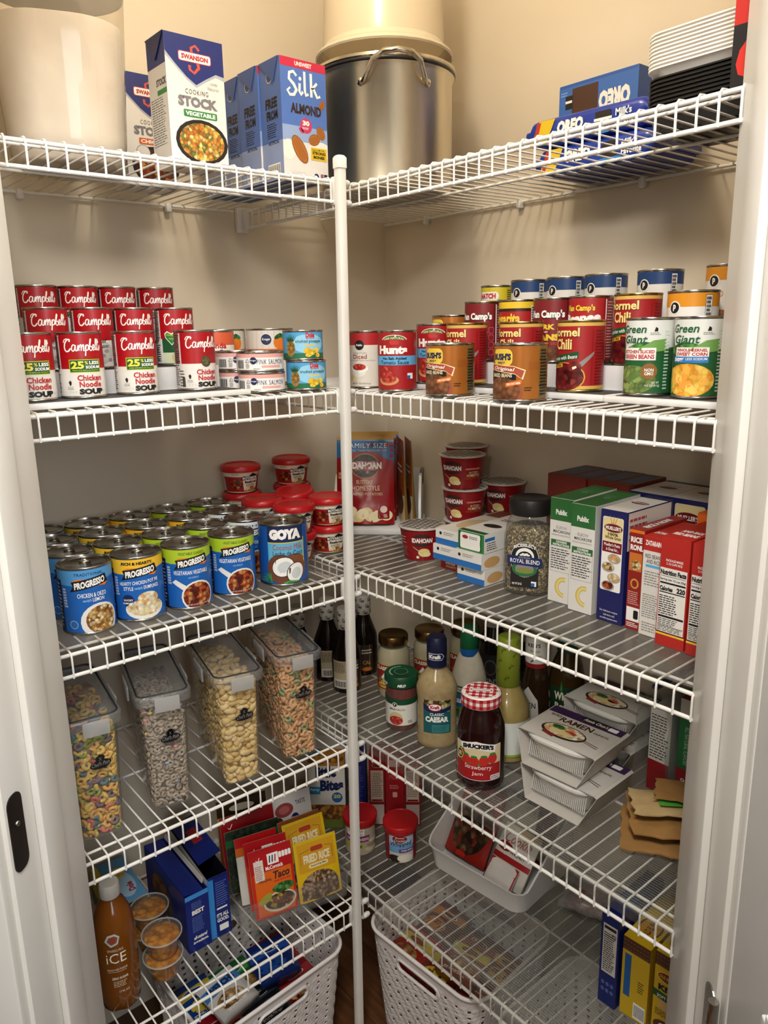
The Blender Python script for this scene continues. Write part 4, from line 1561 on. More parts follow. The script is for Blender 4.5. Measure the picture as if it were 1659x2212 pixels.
def potato_cup():
    R1, R0, h = 0.0475, 0.0355, 0.0665
    prof = [(0, 0.003), (R0 - 0.003, 0.003), (R0 - 0.002, 0), (R0, 0), (R0 + 0.0005, 0.002), (R1 - 0.003, h - 0.004), (R1 - 0.0015, h - 0.003), (R1 - 0.0005, h - 0.001), (R1, h)]
    parts = [('cup', lathe_mesh('cup', prof, K('#8c1218', 0.35), 40), None, None)]
    lid = [(R1 - 0.004, h - 0.002), (R1 + 0.0006, h - 0.0012), (R1 + 0.0010, h + 0.0006), (R1 - 0.001, h + 0.0014), (0, h + 0.0012)]
    parts.append(('foil_lid', lathe_mesh('foil_lid', lid, K('#d9d5cd', 0.3, 0.2), 40), None, None))
    top = Art()
    for i in range(-4, 5):
        for j in range(-4, 5):
            x, y = i * 15 + (j % 2) * 7.5, j * 9
            if math.hypot(x, y) < 41:
                top.ell(x, y, 6.2, 3.3, K('#4d3b2b'), 1, 12)
    parts.append(('printed_lid', print_mesh([(top, flat_wrap((0, 0, h + 0.0014), (1, 0, 0), (0, 1, 0), (0, 0, 1)), None, None)], 'printed_lid'), 1, None))
    a, r = Art(), 35.5
    a.ell(-8, 44, 17, 13, K('#2c2620'), 1)
    a.rect(-24, 37, 10, 50, K('#8c1218'), 2)
    a.text('IDAHOAN', -25, 39, 10, 49, WHITE, 5, 0.05)
    a.rect(16, 40, 46, 45, K('#a82a2c'), 1)
    a.text('MICROWAVABLE', 18, 41, 45, 44, K('#e6d3b8'), 5, 0)
    a.text('BUTTERY', 24, 33, 42, 37, K('#e6cfa0'), 5, 0)
    a.text('HOMESTYLE', 20, 26, 46, 32, K('#e6cfa0'), 5, 0.01)
    a.text('MASHED POTATOES', 16, 21, 50, 24.5, K('#b8603c'), 5, 0)
    a.ell(-4, 18, 11, 9, K('#e9d488'), 3)
    a.ell(2, 14, 7, 5, K('#f1e2a6'), 4)
    a.stroke([(-24, 30), (-14, 22), (-8, 18)], [1, 1.5, 4], LGREY, 4)
    a.lines(-55, 34, -36, 52, 3, WHITE, 2, 0.2)
    a.lines(-56, 8, -36, 30, 7, K('#c98a86'), 2, 0.25)
    a.ell(-16, 8, 3, 3, WHITE, 3)
    parts.append(('printed_label', print_mesh([(a, cyl_wrap(R0 + 0.0006, 11.0 / 66), 7, None)], smooth=True), 0, None))
    return parts


pcup = potato_cup()
PG = 'red mashed potato cups'
put(pcup, 'potato_cup', 'red mashed potato cup standing alone in front of the corner bin', 'cup', (0.152, 0.004, z3r), -30, PG)
for k in range(3):
    put(pcup, 'potato_cup', f"red mashed potato cup, {LV[3][k]} of the nearer stack", 'cup', (0.252 - 0.004 * k, -0.026 + 0.003 * k, z3r + k * 0.0685), -70 + 3 * k, PG)
for k in range(3):
    put(pcup, 'potato_cup', f"red mashed potato cup, {LV[3][k]} of the rear stack", 'cup', (0.338, 0.064 - 0.002 * k, z3r + k * 0.0685), -60, PG)
for k in range(2):
    put(pcup, 'potato_cup', f"red mashed potato cup, {['lower', 'upper'][k]} of the pair against the wall by the pasta", 'cup', (0.350, -0.040, z3r + k * 0.0685), -60, PG)


# cartons: shared box body with printed faces
def carton(w, d, h, base, front=None, left=None, right=None, top=None, topmat=None, bev=0.0008, rough=0.45):
    """front is -y; artwork origins are the middle of each face's bottom edge (top: its front edge)"""
    bm = bmesh.new()
    add_box(bm, (0, 0, h / 2), (w, d, h), 0, None, bev)
    mats = [base]
    parts = [('carton', autosmooth(mesh_from_bm('carton', bm, mats), 20), None, None)]
    sh = []
    if front:
        sh.append((front, flat_wrap((0, -d / 2, 0), (1, 0, 0), (0, 0, 1), (0, -1, 0)), None, None, (-w * 500, 0, w * 500, h * 1000)))
    if left:
        sh.append((left, flat_wrap((-w / 2, 0, 0), (0, -1, 0), (0, 0, 1), (-1, 0, 0)), None, None, (-d * 500, 0, d * 500, h * 1000)))
    if right:
        sh.append((right, flat_wrap((w / 2, 0, 0), (0, 1, 0), (0, 0, 1), (1, 0, 0)), None, None, (-d * 500, 0, d * 500, h * 1000)))
    if top:
        sh.append((top, flat_wrap((0, -d / 2, h), (1, 0, 0), (0, 1, 0), (0, 0, 1)), None, None, (-w * 500, 0, w * 500, d * 1000)))
    if sh:
        parts.append(('printed_faces', print_mesh(sh, 'printed_faces'), None, None))
    return parts


def F(w, h, m):
    return Art().rect(-w / 2, 0.4, w / 2, h - 0.4, m, 0)


BW = K('#e4e1da')
# elbow macaroni
w, d, h = 44, 132, 180
PG_ = K('#2f6b33')
fr = F(w, h, BW).rect(-22, 142, 22, 179.6, PG_, 1)
fr.text('Publix', -11, 152, 11, 161, WHITE, 5, 0.05)
fr.text('ELBOW', -9, 128, 11, 133, GREY, 5, 0).text('MACARONI', -15, 121, 17, 126, DGREY, 5, 0.01).text('ENRICHED MACARONI PRODUCT', -18, 116, 18, 118.5, GREY, 5, 0)
fr.rect(-19, 98, 20, 109, PG_, 2).text('COOKING', -9, 104, 12, 108, WHITE, 5, 0.04).text('INSTRUCTIONS', -15, 99, 17, 103, WHITE, 5, 0.04)
fr.lines(-18, 58, 19, 95, 9, DGREY, 2)
for s_ in (((-19, 98), (-19, 54)), ((20, 98), (20, 54)), ((-19, 54), (20, 54))):
    fr.stroke(list(s_), 0.5, GREY, 2)
el = [(8 + 13 * math.cos(math.radians(t)), 28 + 14 * math.sin(math.radians(t))) for t in range(75, 290, 18)]
fr.stroke(el, 8, K('#d8bf62'), 3)
fr.stroke([(x * 0.97 + 0.6, y) for x, y in el], 3.4, K('#e9d88c'), 4)
tp = F(w, d, PG_).ell(0, 66, 6, 6, K('#5b8a5c'), 2).lines(-12, 72, 12, 88, 2, K('#5b8a5c'), 2)
mac = carton(0.044, 0.132, 0.180, K('#dedad2'), fr, None, None, tp)
put(mac, 'pasta_box', 'white and green elbow macaroni box beside the rice jar', 'box', (0.134 + 0.066, -0.352, z3r), -90 + 3, 'elbow macaroni boxes')
put(mac, 'pasta_box', 'white and green elbow macaroni box next to the navy pasta box', 'box', (0.122 + 0.066, -0.404, z3r), -90 + 2, 'elbow macaroni boxes')
# navy whole grain pasta
fr = F(46, h, K('#1a1d5c'))
fr.rrect(-19, 52, 17, 170, 3, WHITE, 1).rrect(-18, 132, 16, 169, 2, K('#ead79c'), 2)
fr.ell(0, 153, 17, 7.5, K('#d9c07a'), 3).ell(0, 153, 16, 6.5, K('#6e1418'), 4).text("MUELLER'S", -13.5, 150, 13.5, 156, WHITE, 6, 0.04)
for q in (-5, 0, 5):
    fr.stroke([(q * 0.5, 160), (q * 1.4, 172)], [1.6, 0.5], GOLD, 4)
fr.text('100%', -9, 141, 9, 145.5, K('#2a2320'), 6, 0.03).text('Whole Grain', -14, 135.5, 14, 140.5, K('#2a2320'), 6, 0.02)
fr.rect(-18, 114, 16, 131, K('#7a1620'), 2).text("Mueller's Pasta", -15, 124, 13, 129, WHITE, 5, 0.02).text('is Great for...', -11, 117, 11, 122, WHITE, 5, 0.02)
for cx, cy, m_ in ((4, 105, CHOW), (-6, 90, ORZO), (5, 74, CHOW), (-5, 60, STEW)):
    fr.ell(cx, cy, 11.5, 8, K('#a9a59c'), 3).ell(cx, cy + 0.8, 9.5, 6.2, m_, 4)
fr.text('For delicious recipes', -17, 16, 15, 20, WHITE, 5, 0).text('and more visit', -10, 10.5, 10, 14, WHITE, 5, 0).text('muellerspasta.com', -16, 4, 15, 8, WHITE, 5, 0)
tp = F(46, 130, K('#dcd6cc')).ell(0, 70, 15, 8, K('#6e1418'), 2).text("MUELLER'S", -12, 67, 12, 73, WHITE, 5).rect(-23, 112, 23, 129.6, NAVY, 1)
sd = F(130, h, K('#1a1d5c')).rect(-62, 120, 58, 179, K('#dcd6cc'), 1).lines(-58, 132, -8, 172, 4, K('#a84a50'), 2)
mue = carton(0.046, 0.130, 0.181, K('#1a1d5c'), fr, None, sd, tp)
put(mue, 'pasta_box', 'navy whole grain pasta box with small food pictures, in front', 'box', (0.117 + 0.066, -0.4645, z3r), -90, 'navy pasta boxes')
tp2 = F(70, 130, K('#dcd6cc')).ell(0, 62, 17, 8, K('#6e1418'), 2).text('Large Elbows', -14, 74, 16, 80, BLACK, 5).rect(-35, 112, 35, 129.6, NAVY, 1)
fr2 = F(70, h, K('#1a1d5c')).rrect(-22, 60, 30, 172, 4, K('#ead79c'), 1).ell(2, 150, 22, 9, K('#6e1418'), 2).text("MUELLER'S", -16, 146, 20, 154, WHITE, 5, 0.03).text('100%', -10, 132, 14, 138, BLACK, 5)
mul = carton(0.070, 0.124, 0.180, K('#1a1d5c'), fr2, None, None, tp2)
put(mul, 'pasta_box', 'wide navy pasta box with grey top behind the front one', 'box', (0.330, -0.430, z3r), -90, 'navy pasta boxes')
put(mul, 'pasta_box', 'wide navy pasta box with grey top at the back by the jamb', 'box', (0.330, -0.501, z3r), -90, 'navy pasta boxes')
# rice mixes
RB = K('#8e1f1a')
fr = F(24, 158, RB).rect(-12, 153, 12, 157.6, ORANGE, 1).text('RICE', -10, 138, 9, 147, WHITE, 5, 0.05).text('RONI.', -10, 126, 11, 135, WHITE, 5, 0.05)
fr.rect(-11, 94, 10, 122, K('#c9722c'), 1).ell(0, 103, 9, 8, ORZO, 2).ell(0, 74, 7, 8, GOLD, 2).ell(0, 74, 4.5, 5.5, RB, 3)
fr.lines(-10, 40, 10, 62, 7, K('#d9a8a0'), 2).rect(-11, 14, 11, 36, WHITE, 2).rrect(1, 18, 9, 32, 2, BLACK, 3).lines(-10, 4, 10, 12, 3, WHITE, 2)
tp = F(24, 120, RB).vtext('RICE A RONI', -5, 20, 6, 90, WHITE, 3, 0.05)
put(carton(0.024, 0.120, 0.158, RB, fr, None, None, tp), 'rice_box', 'slim dark red rice mix box with orange picture', 'box', (0.117 + 0.062, -0.505, z3r), -90)
zr_ = K('#b3271f')
fr = F(34, 154, K('#ddd9d0')).rect(-17, 132, 17, 153.6, zr_, 1).text("ZATARAIN'S", -14, 140, 15, 148, WHITE, 5, 0.04)
fr.text('RED BEANS', -13, 121, 13, 127, BLACK, 5, 0).text('AND RICE', -11, 113, 11, 119, BLACK, 5, 0).rect(-12, 107, 13, 111, LBLUE, 2)
fr.lines(-13, 78, 13, 102, 6, GREY, 2).lines(-14, 28, 14, 66, 11, GREY, 2).lines(-13, 6, 13, 22, 4, GREY, 2)
tp = F(34, 110, zr_).text("ZATARAIN'S", -14, 20, 14, 32, WHITE, 3, 0.03)
zat = carton(0.034, 0.112, 0.154, zr_, fr, None, None, tp)
put(zat, 'rice_box', 'red and white rice mix box with a text-filled side', 'box', (0.112 + 0.058, -0.5365, z3r), -90)
fr = F(44, 163, zr_).rect(-21, 22, 20, 118, K('#e8e4dc'), 1).rect(-22, 17, 22, 20, YELL, 1).rect(-22, 20, 22, 21.5, BLACK, 1)
fr.text('PACKAGE MAKES', -13, 128, 13, 131.5, WHITE, 5, 0.02).text('2 1/2 CUPS RICE', -12, 123, 12, 126.5, WHITE, 5, 0.02)
fr.text('Nutrition Facts', -20, 108, 19, 115.5, BLACK, 5, 0.05).rect(-20, 105.5, 19, 106.1, BLACK, 3).text('Serving size 1/3 cup (56g)', -20, 99, 19, 103, BLACK, 5, 0.02).rect(-20, 94.5, 19, 97, BLACK, 3)
fr.text('Calories', -20, 84, 0, 91, BLACK, 5, 0.05).text('220', 6, 84, 19, 92, BLACK, 5, 0.05).rect(-20, 81, 19, 82.5, BLACK, 3)
fr.lines(-20, 48, 10, 78, 9, BLACK, 3).rect(-20, 44, 19, 47, BLACK, 3).lines(-20, 32, 12, 43, 4, DGREY, 3).rect(-20, 30.5, 19, 31.5, BLACK, 3).lines(-20, 23, 18, 30, 3, DGREY, 3)
tp = F(44, 120, zr_).text('RED BEANS', -18, 20, 18, 34, WHITE, 3, 0.05).text('AND RICE', -16, 40, 16, 52, WHITE, 3, 0.05)
nut = carton(0.044, 0.120, 0.163, zr_, fr, None, None, tp)
put(nut, 'rice_box', 'red rice mix box with a full nutrition panel', 'box', (0.098 + 0.060, -0.5785, z3r), -90, 'red boxes with nutrition panels')
put(nut, 'rice_box', 'red rice mix box with nutrition panel cut off by the door jamb', 'box', (0.096 + 0.060, -0.6270, z3r), -90, 'red boxes with nutrition panels')
fr = F(60, 170, K('#cf5a1c')).poly([(-30, 120), (0, 160), (30, 130), (30, 169), (-30, 169)], K('#e2731f'), 1)
put(carton(0.060, 0.100, 0.172, K('#d2611f'), fr), 'rice_box', 'orange box at the back beside the door jamb', 'box', (0.280, -0.5685, z3r), -90)
# brown pasta boxes along the back
bb = K('#6d1f14')
fr = F(43, 186, bb).ell(0, 120, 22, 22, ORZO, 1)
fr.rect(-21.5, 96, 21.5, 104, bb, 2)
tp = F(43, 118, K('#5c1c14')).rect(-12, 24, 14, 100, K('#3d5a86'), 1).rect(17, 20, 19, 110, K('#a59a8c'), 1)
brx = carton(0.043, 0.118, 0.186, bb, fr, None, None, tp)
for k, what in enumerate(('leftmost', 'second', 'third', 'rightmost')):
    put(brx, 'pasta_box', f'dark red pasta box against the wall, {what} of four', 'box', (0.334 - 0.004 * (k % 2), -0.2370 - 0.0445 * k, z3r), -90, 'dark red pasta boxes at the back')
# pasta boxes lying on their sides, ends to the door
PB = K('#2a6fb8')


def flatbox(kind):
    w, d, h = 66, 190, 30
    if kind == 'blue':
        fr = F(w, h, BW).rect(-33, 0.4, 33, 12, PB, 1).ell(-20, 22, 3.2, 3.2, BLACK, 2).lines(-12, 19, 14, 26, 2, GREY, 2)
        tp = F(w, d, K('#d8d2c4')).ell(0, 70, 26, 40, K('#c9b184'), 1).rect(-30, 140, 30, 200, K('#7a3a2a'), 1).lines(-20, 210, 22, 240, 3, GREY, 2)
        sd = F(d, h, BW).ell(-66, 12, 22, 10, TAN, 1)
        return carton(0.066, 0.190, 0.030, BW, fr, None, sd, tp)
    if kind == 'green':
        fr = F(62, 36, GREEN).rrect(-26, 3, 22, 33, 4, WHITE, 1).ell(-14, 25, 7, 3.5, K('#a3272a'), 2).lines(-4, 22, 16, 28, 2, DGREY, 2)
        for s_ in (-27.5, 23.5):
            fr.stroke([(s_, 2), (s_ - 1.5, 18), (s_, 34)], 1.6, BLACK, 2)
        tp = F(62, d, K('#dcd7cc')).rect(-31, 0.4, 31, 14, DGREEN, 1).ell(0, 60, 20, 12, BLACK, 1).lines(-16, 100, 18, 116, 2, DRED, 3)
        sd = F(d, 36, BW).rect(-93, 22, -66, 28, PB, 1).lines(-88, 4, -58, 20, 4, DGREY, 2)
        return carton(0.062, 0.190, 0.036, BW, fr, None, sd, tp)
    fr = F(60, 24, K('#b7261d')).text('Banza', -17, 10, 8, 21, K('#f0d8b0'), 3, 0.04).text('SPAGHETTI', -16, 4, 10, 8, WHITE, 3, 0.02)
    sd = F(180, 24, K('#d9631f'))
    for q in range(4):
        sd.rect(-90, 2 + q * 6, -50, 5 + q * 6, K('#e8a03c'), 1)
    return carton(0.060, 0.180, 0.024, K('#b7261d'), fr, None, sd)


fb, fg, fz = flatbox('blue'), flatbox('green'), flatbox('banza')
LB = 'pasta boxes lying flat'
put(fz, 'pasta_box', 'small orange red spaghetti box at the bottom of the flat pile', 'box', (0.128 + 0.090, -0.1045, z3r), -88, LB)
put(fb, 'pasta_box', 'flat white and blue pasta box wrapped in film, left pile, lower', 'box', (0.104 + 0.095, -0.111, z3r + 0.0245), -88, LB)
put(fb, 'pasta_box', 'flat white and blue pasta box on top of the left pile', 'box', (0.108 + 0.095, -0.114, z3r + 0.0550), -88, LB)
put(fb, 'pasta_box', 'flat white and blue pasta box at the very bottom of the right pile', 'box', (0.100 + 0.095, -0.180, z3r), -88, LB)
put(fb, 'pasta_box', 'flat white and blue pasta box in the middle of the right pile', 'box', (0.092 + 0.095, -0.1795, z3r + 0.0305), -88, LB)
put(fg, 'pasta_box', 'flat green and white pasta box on top of the right pile', 'box', (0.098 + 0.095, -0.182, z3r + 0.0610), -88, LB)

# square clear jar of blended rice with a black screw lid
RICE = food('royal_blend_rice', ['#5a4a34', '#8a7650', '#c9b98c', '#3a2f24', '#a08a5c'], 420, 0.6, 0.6)
jar = []
sec = lambda s, r, z: (rrect(s, s, r), z)
jar.append(('jar', loft_mesh('jar', [sec(0.070, 0.02, 0), sec(0.080, 0.022, 0.004), sec(0.082, 0.022, 0.02), sec(0.082, 0.022, 0.105), sec(0.076, 0.028, 0.125), sec(0.066, 0.0325, 0.138), sec(0.064, 0.0315, 0.152)], GLASS, True, False), None, None))
jar.append(('lid', lathe_mesh('lid', [(0.034, 0.139), (0.0365, 0.140), (0.0372, 0.144), (0.0372, 0.162), (0.0355, 0.167), (0.0320, 0.168), (0.0300, 0.1665), (0, 0.1665)], K('#171616', 0.4), 40), None, None))
a = Art()
a.poly([(-24, 16), (24, 16), (24, 62), (-24, 62)], K('#221d1a'), 1)
a.ell(0, 66, 25, 32, K('#cfc7b0'), 2)
a.ell(0, 66, 24, 31, K('#16201e'), 3)
a.ell(0, 72, 16, 15, WHITE, 4)
a.ell(0, 70, 13, 11, K('#16201e'), 5)
for q in range(5):
    a.ell(-6 + 3 * q, 74 + (q % 2) * 2, 3, 1.6, WHITE, 6)
a.text('RICESELECT', -19, 84, 19, 90, WHITE, 6, 0.04, arc=5)
a.poly([(-30, 57), (30, 54), (30, 70), (-30, 73)], K('#1d2a5a'), 6)
a.text('ROYAL BLEND', -25, 60, 26, 67.5, WHITE, 8, 0.01, tilt=-1.5)
a.text('RICE BLEND', -10, 68.5, 10, 71, LGREY, 8, 0, tilt=-0.5)
a.ell(0, 50, 22, 15, K('#2f6a48'), 4)
a.ell(0, 50, 16, 9, K('#8a7d8a'), 5)
a.ell(0, 46, 16, 5, K('#7d8a3c'), 6)
a.text('NET WT 28 OZ', -21, 20, -4, 24, WHITE, 6)
a.rect(12, 19, 21, 28, WHITE, 6)
a.rect(12, 19, 18, 25, BLUE, 7)
jar.append(('printed_label', print_mesh([(a, flat_wrap((0, -0.0412, 0.0), (1, 0, 0), (0, 0, 1), (0, -1, 0)), None, None)]), 0, None))
put(jar, 'rice_jar', 'square clear jar of mixed rice with a black screw lid', 'jar', (0.152, -0.276, z3r), -62)
fill = loft_mesh('rice_blend', [sec(0.066, 0.02, 0.003), sec(0.0765, 0.02, 0.008), sec(0.0785, 0.02, 0.09), sec(0.074, 0.02, 0.112), sec(0.05, 0.02, 0.120)], RICE)
o = link('rice_blend', fill)
o.location = (0.152, -0.276, z3r)
o.rotation_euler = (0, 0, math.radians(-62))
tag(o, 'brown and black mixed rice grains filling the square jar', 'rice', kind='stuff')


# ---------------------------------------------------------------- second lowest shelf, left: cereal in clear containers
z4 = DECK_L[3] + 0.0004


def ring_geo(R, r, n=9, m=5):
    v, f = [], []
    for i in range(n):
        a = 2 * PI * i / n
        for j in range(m):
            b = 2 * PI * j / m
            v.append(((R + r * math.cos(b)) * math.cos(a), (R + r * math.cos(b)) * math.sin(a), r * math.sin(b)))
    for i in range(n):
        for j in range(m):
            f.append((i * m + j, ((i + 1) % n) * m + j, ((i + 1) % n) * m + (j + 1) % m, i * m + (j + 1) % m))
    return v, f


def nugget_geo(a, b, c, seed):
    rnd = random.Random(seed)
    v, f = [], []
    n, m = 7, 5
    v.append((0, 0, -c))
    for j in range(1, m):
        t = -PI / 2 + PI * j / m
        for i in range(n):
            k = 1 + rnd.uniform(-0.12, 0.12)
            v.append((a * k * math.cos(t) * math.cos(2 * PI * i / n), b * k * math.cos(t) * math.sin(2 * PI * i / n), c * math.sin(t)))
    v.append((0, 0, c))
    for i in range(n):
        f.append((0, 1 + (i + 1) % n, 1 + i))
        f.append((len(v) - 1, len(v) - 1 - n + i, len(v) - 1 - n + (i + 1) % n))
        for j in range(m - 2):
            f.append((1 + j * n + i, 1 + j * n + (i + 1) % n, 1 + (j + 1) * n + (i + 1) % n, 1 + (j + 1) * n + i))
    return v, f


def cereal(name, kinds, w, d, h, pitch, core, seed, taper=0.0):
    """pieces lying against the inside of the walls and heaped on top; kinds: (geometry, colour, weight)"""
    rnd = random.Random(seed)
    V, Fc, MI = [], [], []
    mats = [K(c, 0.7) for c in dict.fromkeys(k[1] for k in kinds)] + [K(core, 0.8)]
    names = [m.name for m in mats]
    lx, ly = w / 2 - 0.0005, d / 2 - 0.0005
    wts = [k[2] for k in kinds]

    def place(x, y, z, nx=0, ny=0, nz=0):
        (gv, gf), col, _ = rnd.choices(kinds, wts)[0]
        M_ = Matrix.Rotation(rnd.uniform(0, 6.28), 3, 'Z') @ Matrix.Rotation(rnd.uniform(0, 6.28), 3, 'X') @ Matrix.Rotation(rnd.uniform(0, 6.28), 3, 'Y')
        if rnd.random() < 0.55:     # lie flat against the wall
            q = Vector((0, 0, 1)).rotation_difference(Vector((nx, ny, nz)) + Vector((rnd.uniform(-.5, .5), rnd.uniform(-.5, .5), rnd.uniform(-.5, .5))))
            M_ = q.to_matrix()
        b = len(V)
        mi = names.index(K(col, 0.7).name)
        for p in gv:
            q = M_ @ Vector(p)
            zz = max(0.001, q.z + z)
            xx, yy = max(-lx, min(lx, q.x + x)), max(-ly, min(ly, q.y + y))
            ex, ey = abs(xx) - (lx - 0.013), abs(yy) - (ly - 0.013)
            if ex > 0 and ey > 0 and math.hypot(ex, ey) > 0.013:      # rounded corner of the tub
                kk = 0.013 / math.hypot(ex, ey)
                xx = math.copysign(lx - 0.013 + ex * kk, xx)
                yy = math.copysign(ly - 0.013 + ey * kk, yy)
            V.append((xx * (1 + taper * zz / h), yy * (1 + taper * 0.12 * zz / h), zz))
        for f in gf:
            Fc.append(tuple(i + b for i in f))
            MI.append(mi)
    j = lambda s=0.35: rnd.uniform(-s, s) * pitch
    k = pitch * 0.36
    nz = int(h / pitch)
    for iz in range(nz):
        z = k + iz * pitch
        wz = w - 2 * k
        for ix in range(int(wz / pitch) + 1):
            x = -wz / 2 + (ix + 0.5) * wz / (int(wz / pitch) + 1)
            place(x + j(), -d / 2 + k + abs(j(.2)), z + j(), 0, -1, 0)
            place(x + pitch * 0.5 + j(), -d / 2 + k * 2.1 + abs(j(.2)), z + pitch * 0.5 + j(), 0, -1, 0)
            if iz % 2 == 0:
                place(x + j(), d / 2 - k, z + j(), 0, 1, 0)
        for iy in range(int(d / pitch)):
            y = -d / 2 + k + (iy + 0.5) * (d - 2 * k) / int(d / pitch)
            place(-w / 2 + k + abs(j(.2)), y + j(), z + j(), -1, 0, 0)
            place(-w / 2 + k * 2.1 + abs(j(.2)), y + pitch * 0.5 + j(), z + pitch * 0.5 + j(), -1, 0, 0)
            place(w / 2 - k - abs(j(.2)), y + j(), z + j(), 1, 0, 0)
    for lay in range(2):
        for ix in range(int(w / pitch)):
            for iy in range(int(d / pitch)):
                x = -w / 2 + (ix + 0.5) * w / int(w / pitch)
                y = -d / 2 + (iy + 0.5) * d / int(d / pitch)
                hump = 0.012 * math.cos(PI * x / w) * math.cos(PI * y / d)
                place(x * 0.92 + j(), y * 0.95 + j(), h - pitch * 0.2 + lay * pitch * 0.45 + hump * lay + j(.3), 0, 0, 1)
    # dark core so that nothing shows through
    b = len(V)
    i_ = pitch * 0.6
    for sx, sy, sz in ((-1, -1, 0), (1, -1, 0), (1, 1, 0), (-1, 1, 0), (-1, -1, 1), (1, -1, 1), (1, 1, 1), (-1, 1, 1)):
        V.append((sx * (w / 2 - i_), sy * (d / 2 - i_), 0.002 if sz == 0 else h - i_))
    for f in ((0, 3, 2, 1), (4, 5, 6, 7), (0, 1, 5, 4), (1, 2, 6, 5), (2, 3, 7, 6), (3, 0, 4, 7)):
        Fc.append(tuple(i + b for i in f))
        MI.append(len(mats) - 1)
    me = bpy.data.meshes.new(name)
    me.from_pydata(V, [], Fc)
    for m in mats:
        me.materials.append(m)
    me.polygons.foreach_set('material_index', MI)
    me.polygons.foreach_set('use_smooth', [True] * len(MI))
    return me


CW, CD, CH = 0.070, 0.210, 0.205


def tub_ring(w, d, z, r=0.016, k=4):
    return (rrect(w, d, r, k), z)


tubm = loft_mesh('tub', [tub_ring(CW - 0.006, CD - 0.008, 0), tub_ring(CW, CD, 0.004), tub_ring(CW + 0.004, CD + 0.002, CH * 0.5), tub_ring(CW + 0.012, CD + 0.006, CH), tub_ring(CW + 0.018, CD + 0.012, CH + 0.001), tub_ring(CW + 0.018, CD + 0.012, CH + 0.004)], PLASTIC, True, False)
lidm = loft_mesh('lid', [tub_ring(CW + 0.024, CD + 0.018, CH - 0.004), tub_ring(CW + 0.026, CD + 0.020, CH + 0.004), tub_ring(CW + 0.026, CD + 0.020, CH + 0.012), tub_ring(CW + 0.022, CD + 0.016, CH + 0.0145), tub_ring(CW + 0.010, CD + 0.004, CH + 0.0135), tub_ring(CW + 0.004, CD - 0.004, CH + 0.009), tub_ring(CW * 0.5, CD * 0.6, CH + 0.009, 0.01)], LIDC, False, True)
seal = tube_mesh('gasket', [(p[0], p[1], CH + 0.0135) for p in rrect(CW + 0.014, CD + 0.008, 0.015, 5)], 0.0017, K('#26292b', 0.6), 6, True)
latch = box_mesh('latch', (0, 0, 0), (0.042, 0.004, 0.026), MILKY, 0.0015)
latch2 = box_mesh('latch', (0, 0, 0), (0.004, 0.060, 0.026), MILKY, 0.0015)
a = Art()
a.ell(0, 0, 17, 7.5, BLACK, 1, rot=6)
a.ell(-3, 10, 4.2, 4.6, BLACK, 1).ell(3, 11, 4.2, 4.6, BLACK, 1).ell(0, 12.5, 4, 4.5, BLACK, 1).rect(-4, 4, 4, 10, BLACK, 1)
a.stroke([(-2, 6), (2, 12)], 0.5, GREY, 2).stroke([(2, 6), (-2, 12)], 0.5, GREY, 2)
a.text("Chef's Path", -14, -3.5, 14, 3.5, GREY, 2, 0, 0.4, tilt=1.5)
stick = print_mesh([(a, flat_wrap((0.006, -CD / 2 - 0.0032, 0.135), (1, 0, 0), (0, 0, 1), (0, -1, 0)), None, None)], 'sticker')
cont = [('tub', tubm, None, None), ('lid', lidm, None, None), ('gasket', seal, 1, None), ('latch', latch, 1, (0.004, -CD / 2 - 0.0125, CH - 0.002)), ('latch', latch, 1, (0.004, CD / 2 + 0.0125, CH - 0.002)),
        ('latch', latch2, 1, (-CW / 2 - 0.0155, -0.02, CH - 0.002)), ('latch', latch2, 1, (CW / 2 + 0.0155, -0.02, CH - 0.002)), ('sticker', stick, None, None)]
RG = ring_geo(0.0053, 0.0033)
RGS = ring_geo(0.0040, 0.0027, 8, 5)
NG = [nugget_geo(0.0090, 0.0064, 0.0052, s_) for s_ in range(3)]
NS = nugget_geo(0.0042, 0.0034, 0.003, 8)
mixes = [
    ('fruit_rings', [(RG, c, 1) for c in ('#d9b45a', '#d9a052', '#94a04e', '#5a767c', '#75626a', '#c46a5e', '#dcb95f', '#d9ac5e', '#d6b866', '#cfa055')], 0.0125, '#8a6a40', 'multicoloured fruit cereal rings', 0.180),
    ('oat_cereal', [(RGS, '#a89a88', 5), (RGS, '#988a78', 4), (NS, '#b0a290', 2), (NS, '#d98a88', 0.35), (NS, '#8fa6c0', 0.15), (NS, '#d9c070', 0.2), (NS, '#b8c060', 0.15)], 0.0098, '#857868', 'grey tan oat cereal with pastel marshmallow bits', 0.168),
    ('corn_puffs', [(NG[0], '#d6b878', 3), (NG[1], '#c9a865', 3), (NG[2], '#dec48c', 3)], 0.0125, '#a88a50', 'pale yellow puffed corn cereal', 0.184),
    ('apple_rings', [(RG, '#c99662', 5), (RG, '#d4a574', 4), (RG, '#93a270', 1.3)], 0.0125, '#9a6840', 'orange and green cereal rings', 0.182)]
cx = [(-0.512, 0.148), (-0.380, 0.148), (-0.250, 0.130), (-0.120, 0.131)]
nm_ = ['cut by the door jamb', 'second from the door jamb', 'third from the door jamb', 'nearest the corner pole']
for i, ((x, y), mx) in enumerate(zip(cx, mixes)):
    rz = (-8, -14, -12.5, -13)[i]
    put(cont, 'cereal_container', f'clear lidded cereal container with black sticker, {nm_[i]}', 'container', (x, y, z4), rz, 'clear cereal containers')
    o = link(mx[0], cereal(mx[0], mx[1], CW - 0.007, CD - 0.010, mx[5], mx[2], mx[3], 20 + i, 0.17))
    o.location = (x, y, z4 + 0.0018)
    o.rotation_euler = (0, 0, math.radians(rz))
    tag(o, mx[4] + ' filling a clear container', 'cereal', kind='stuff')

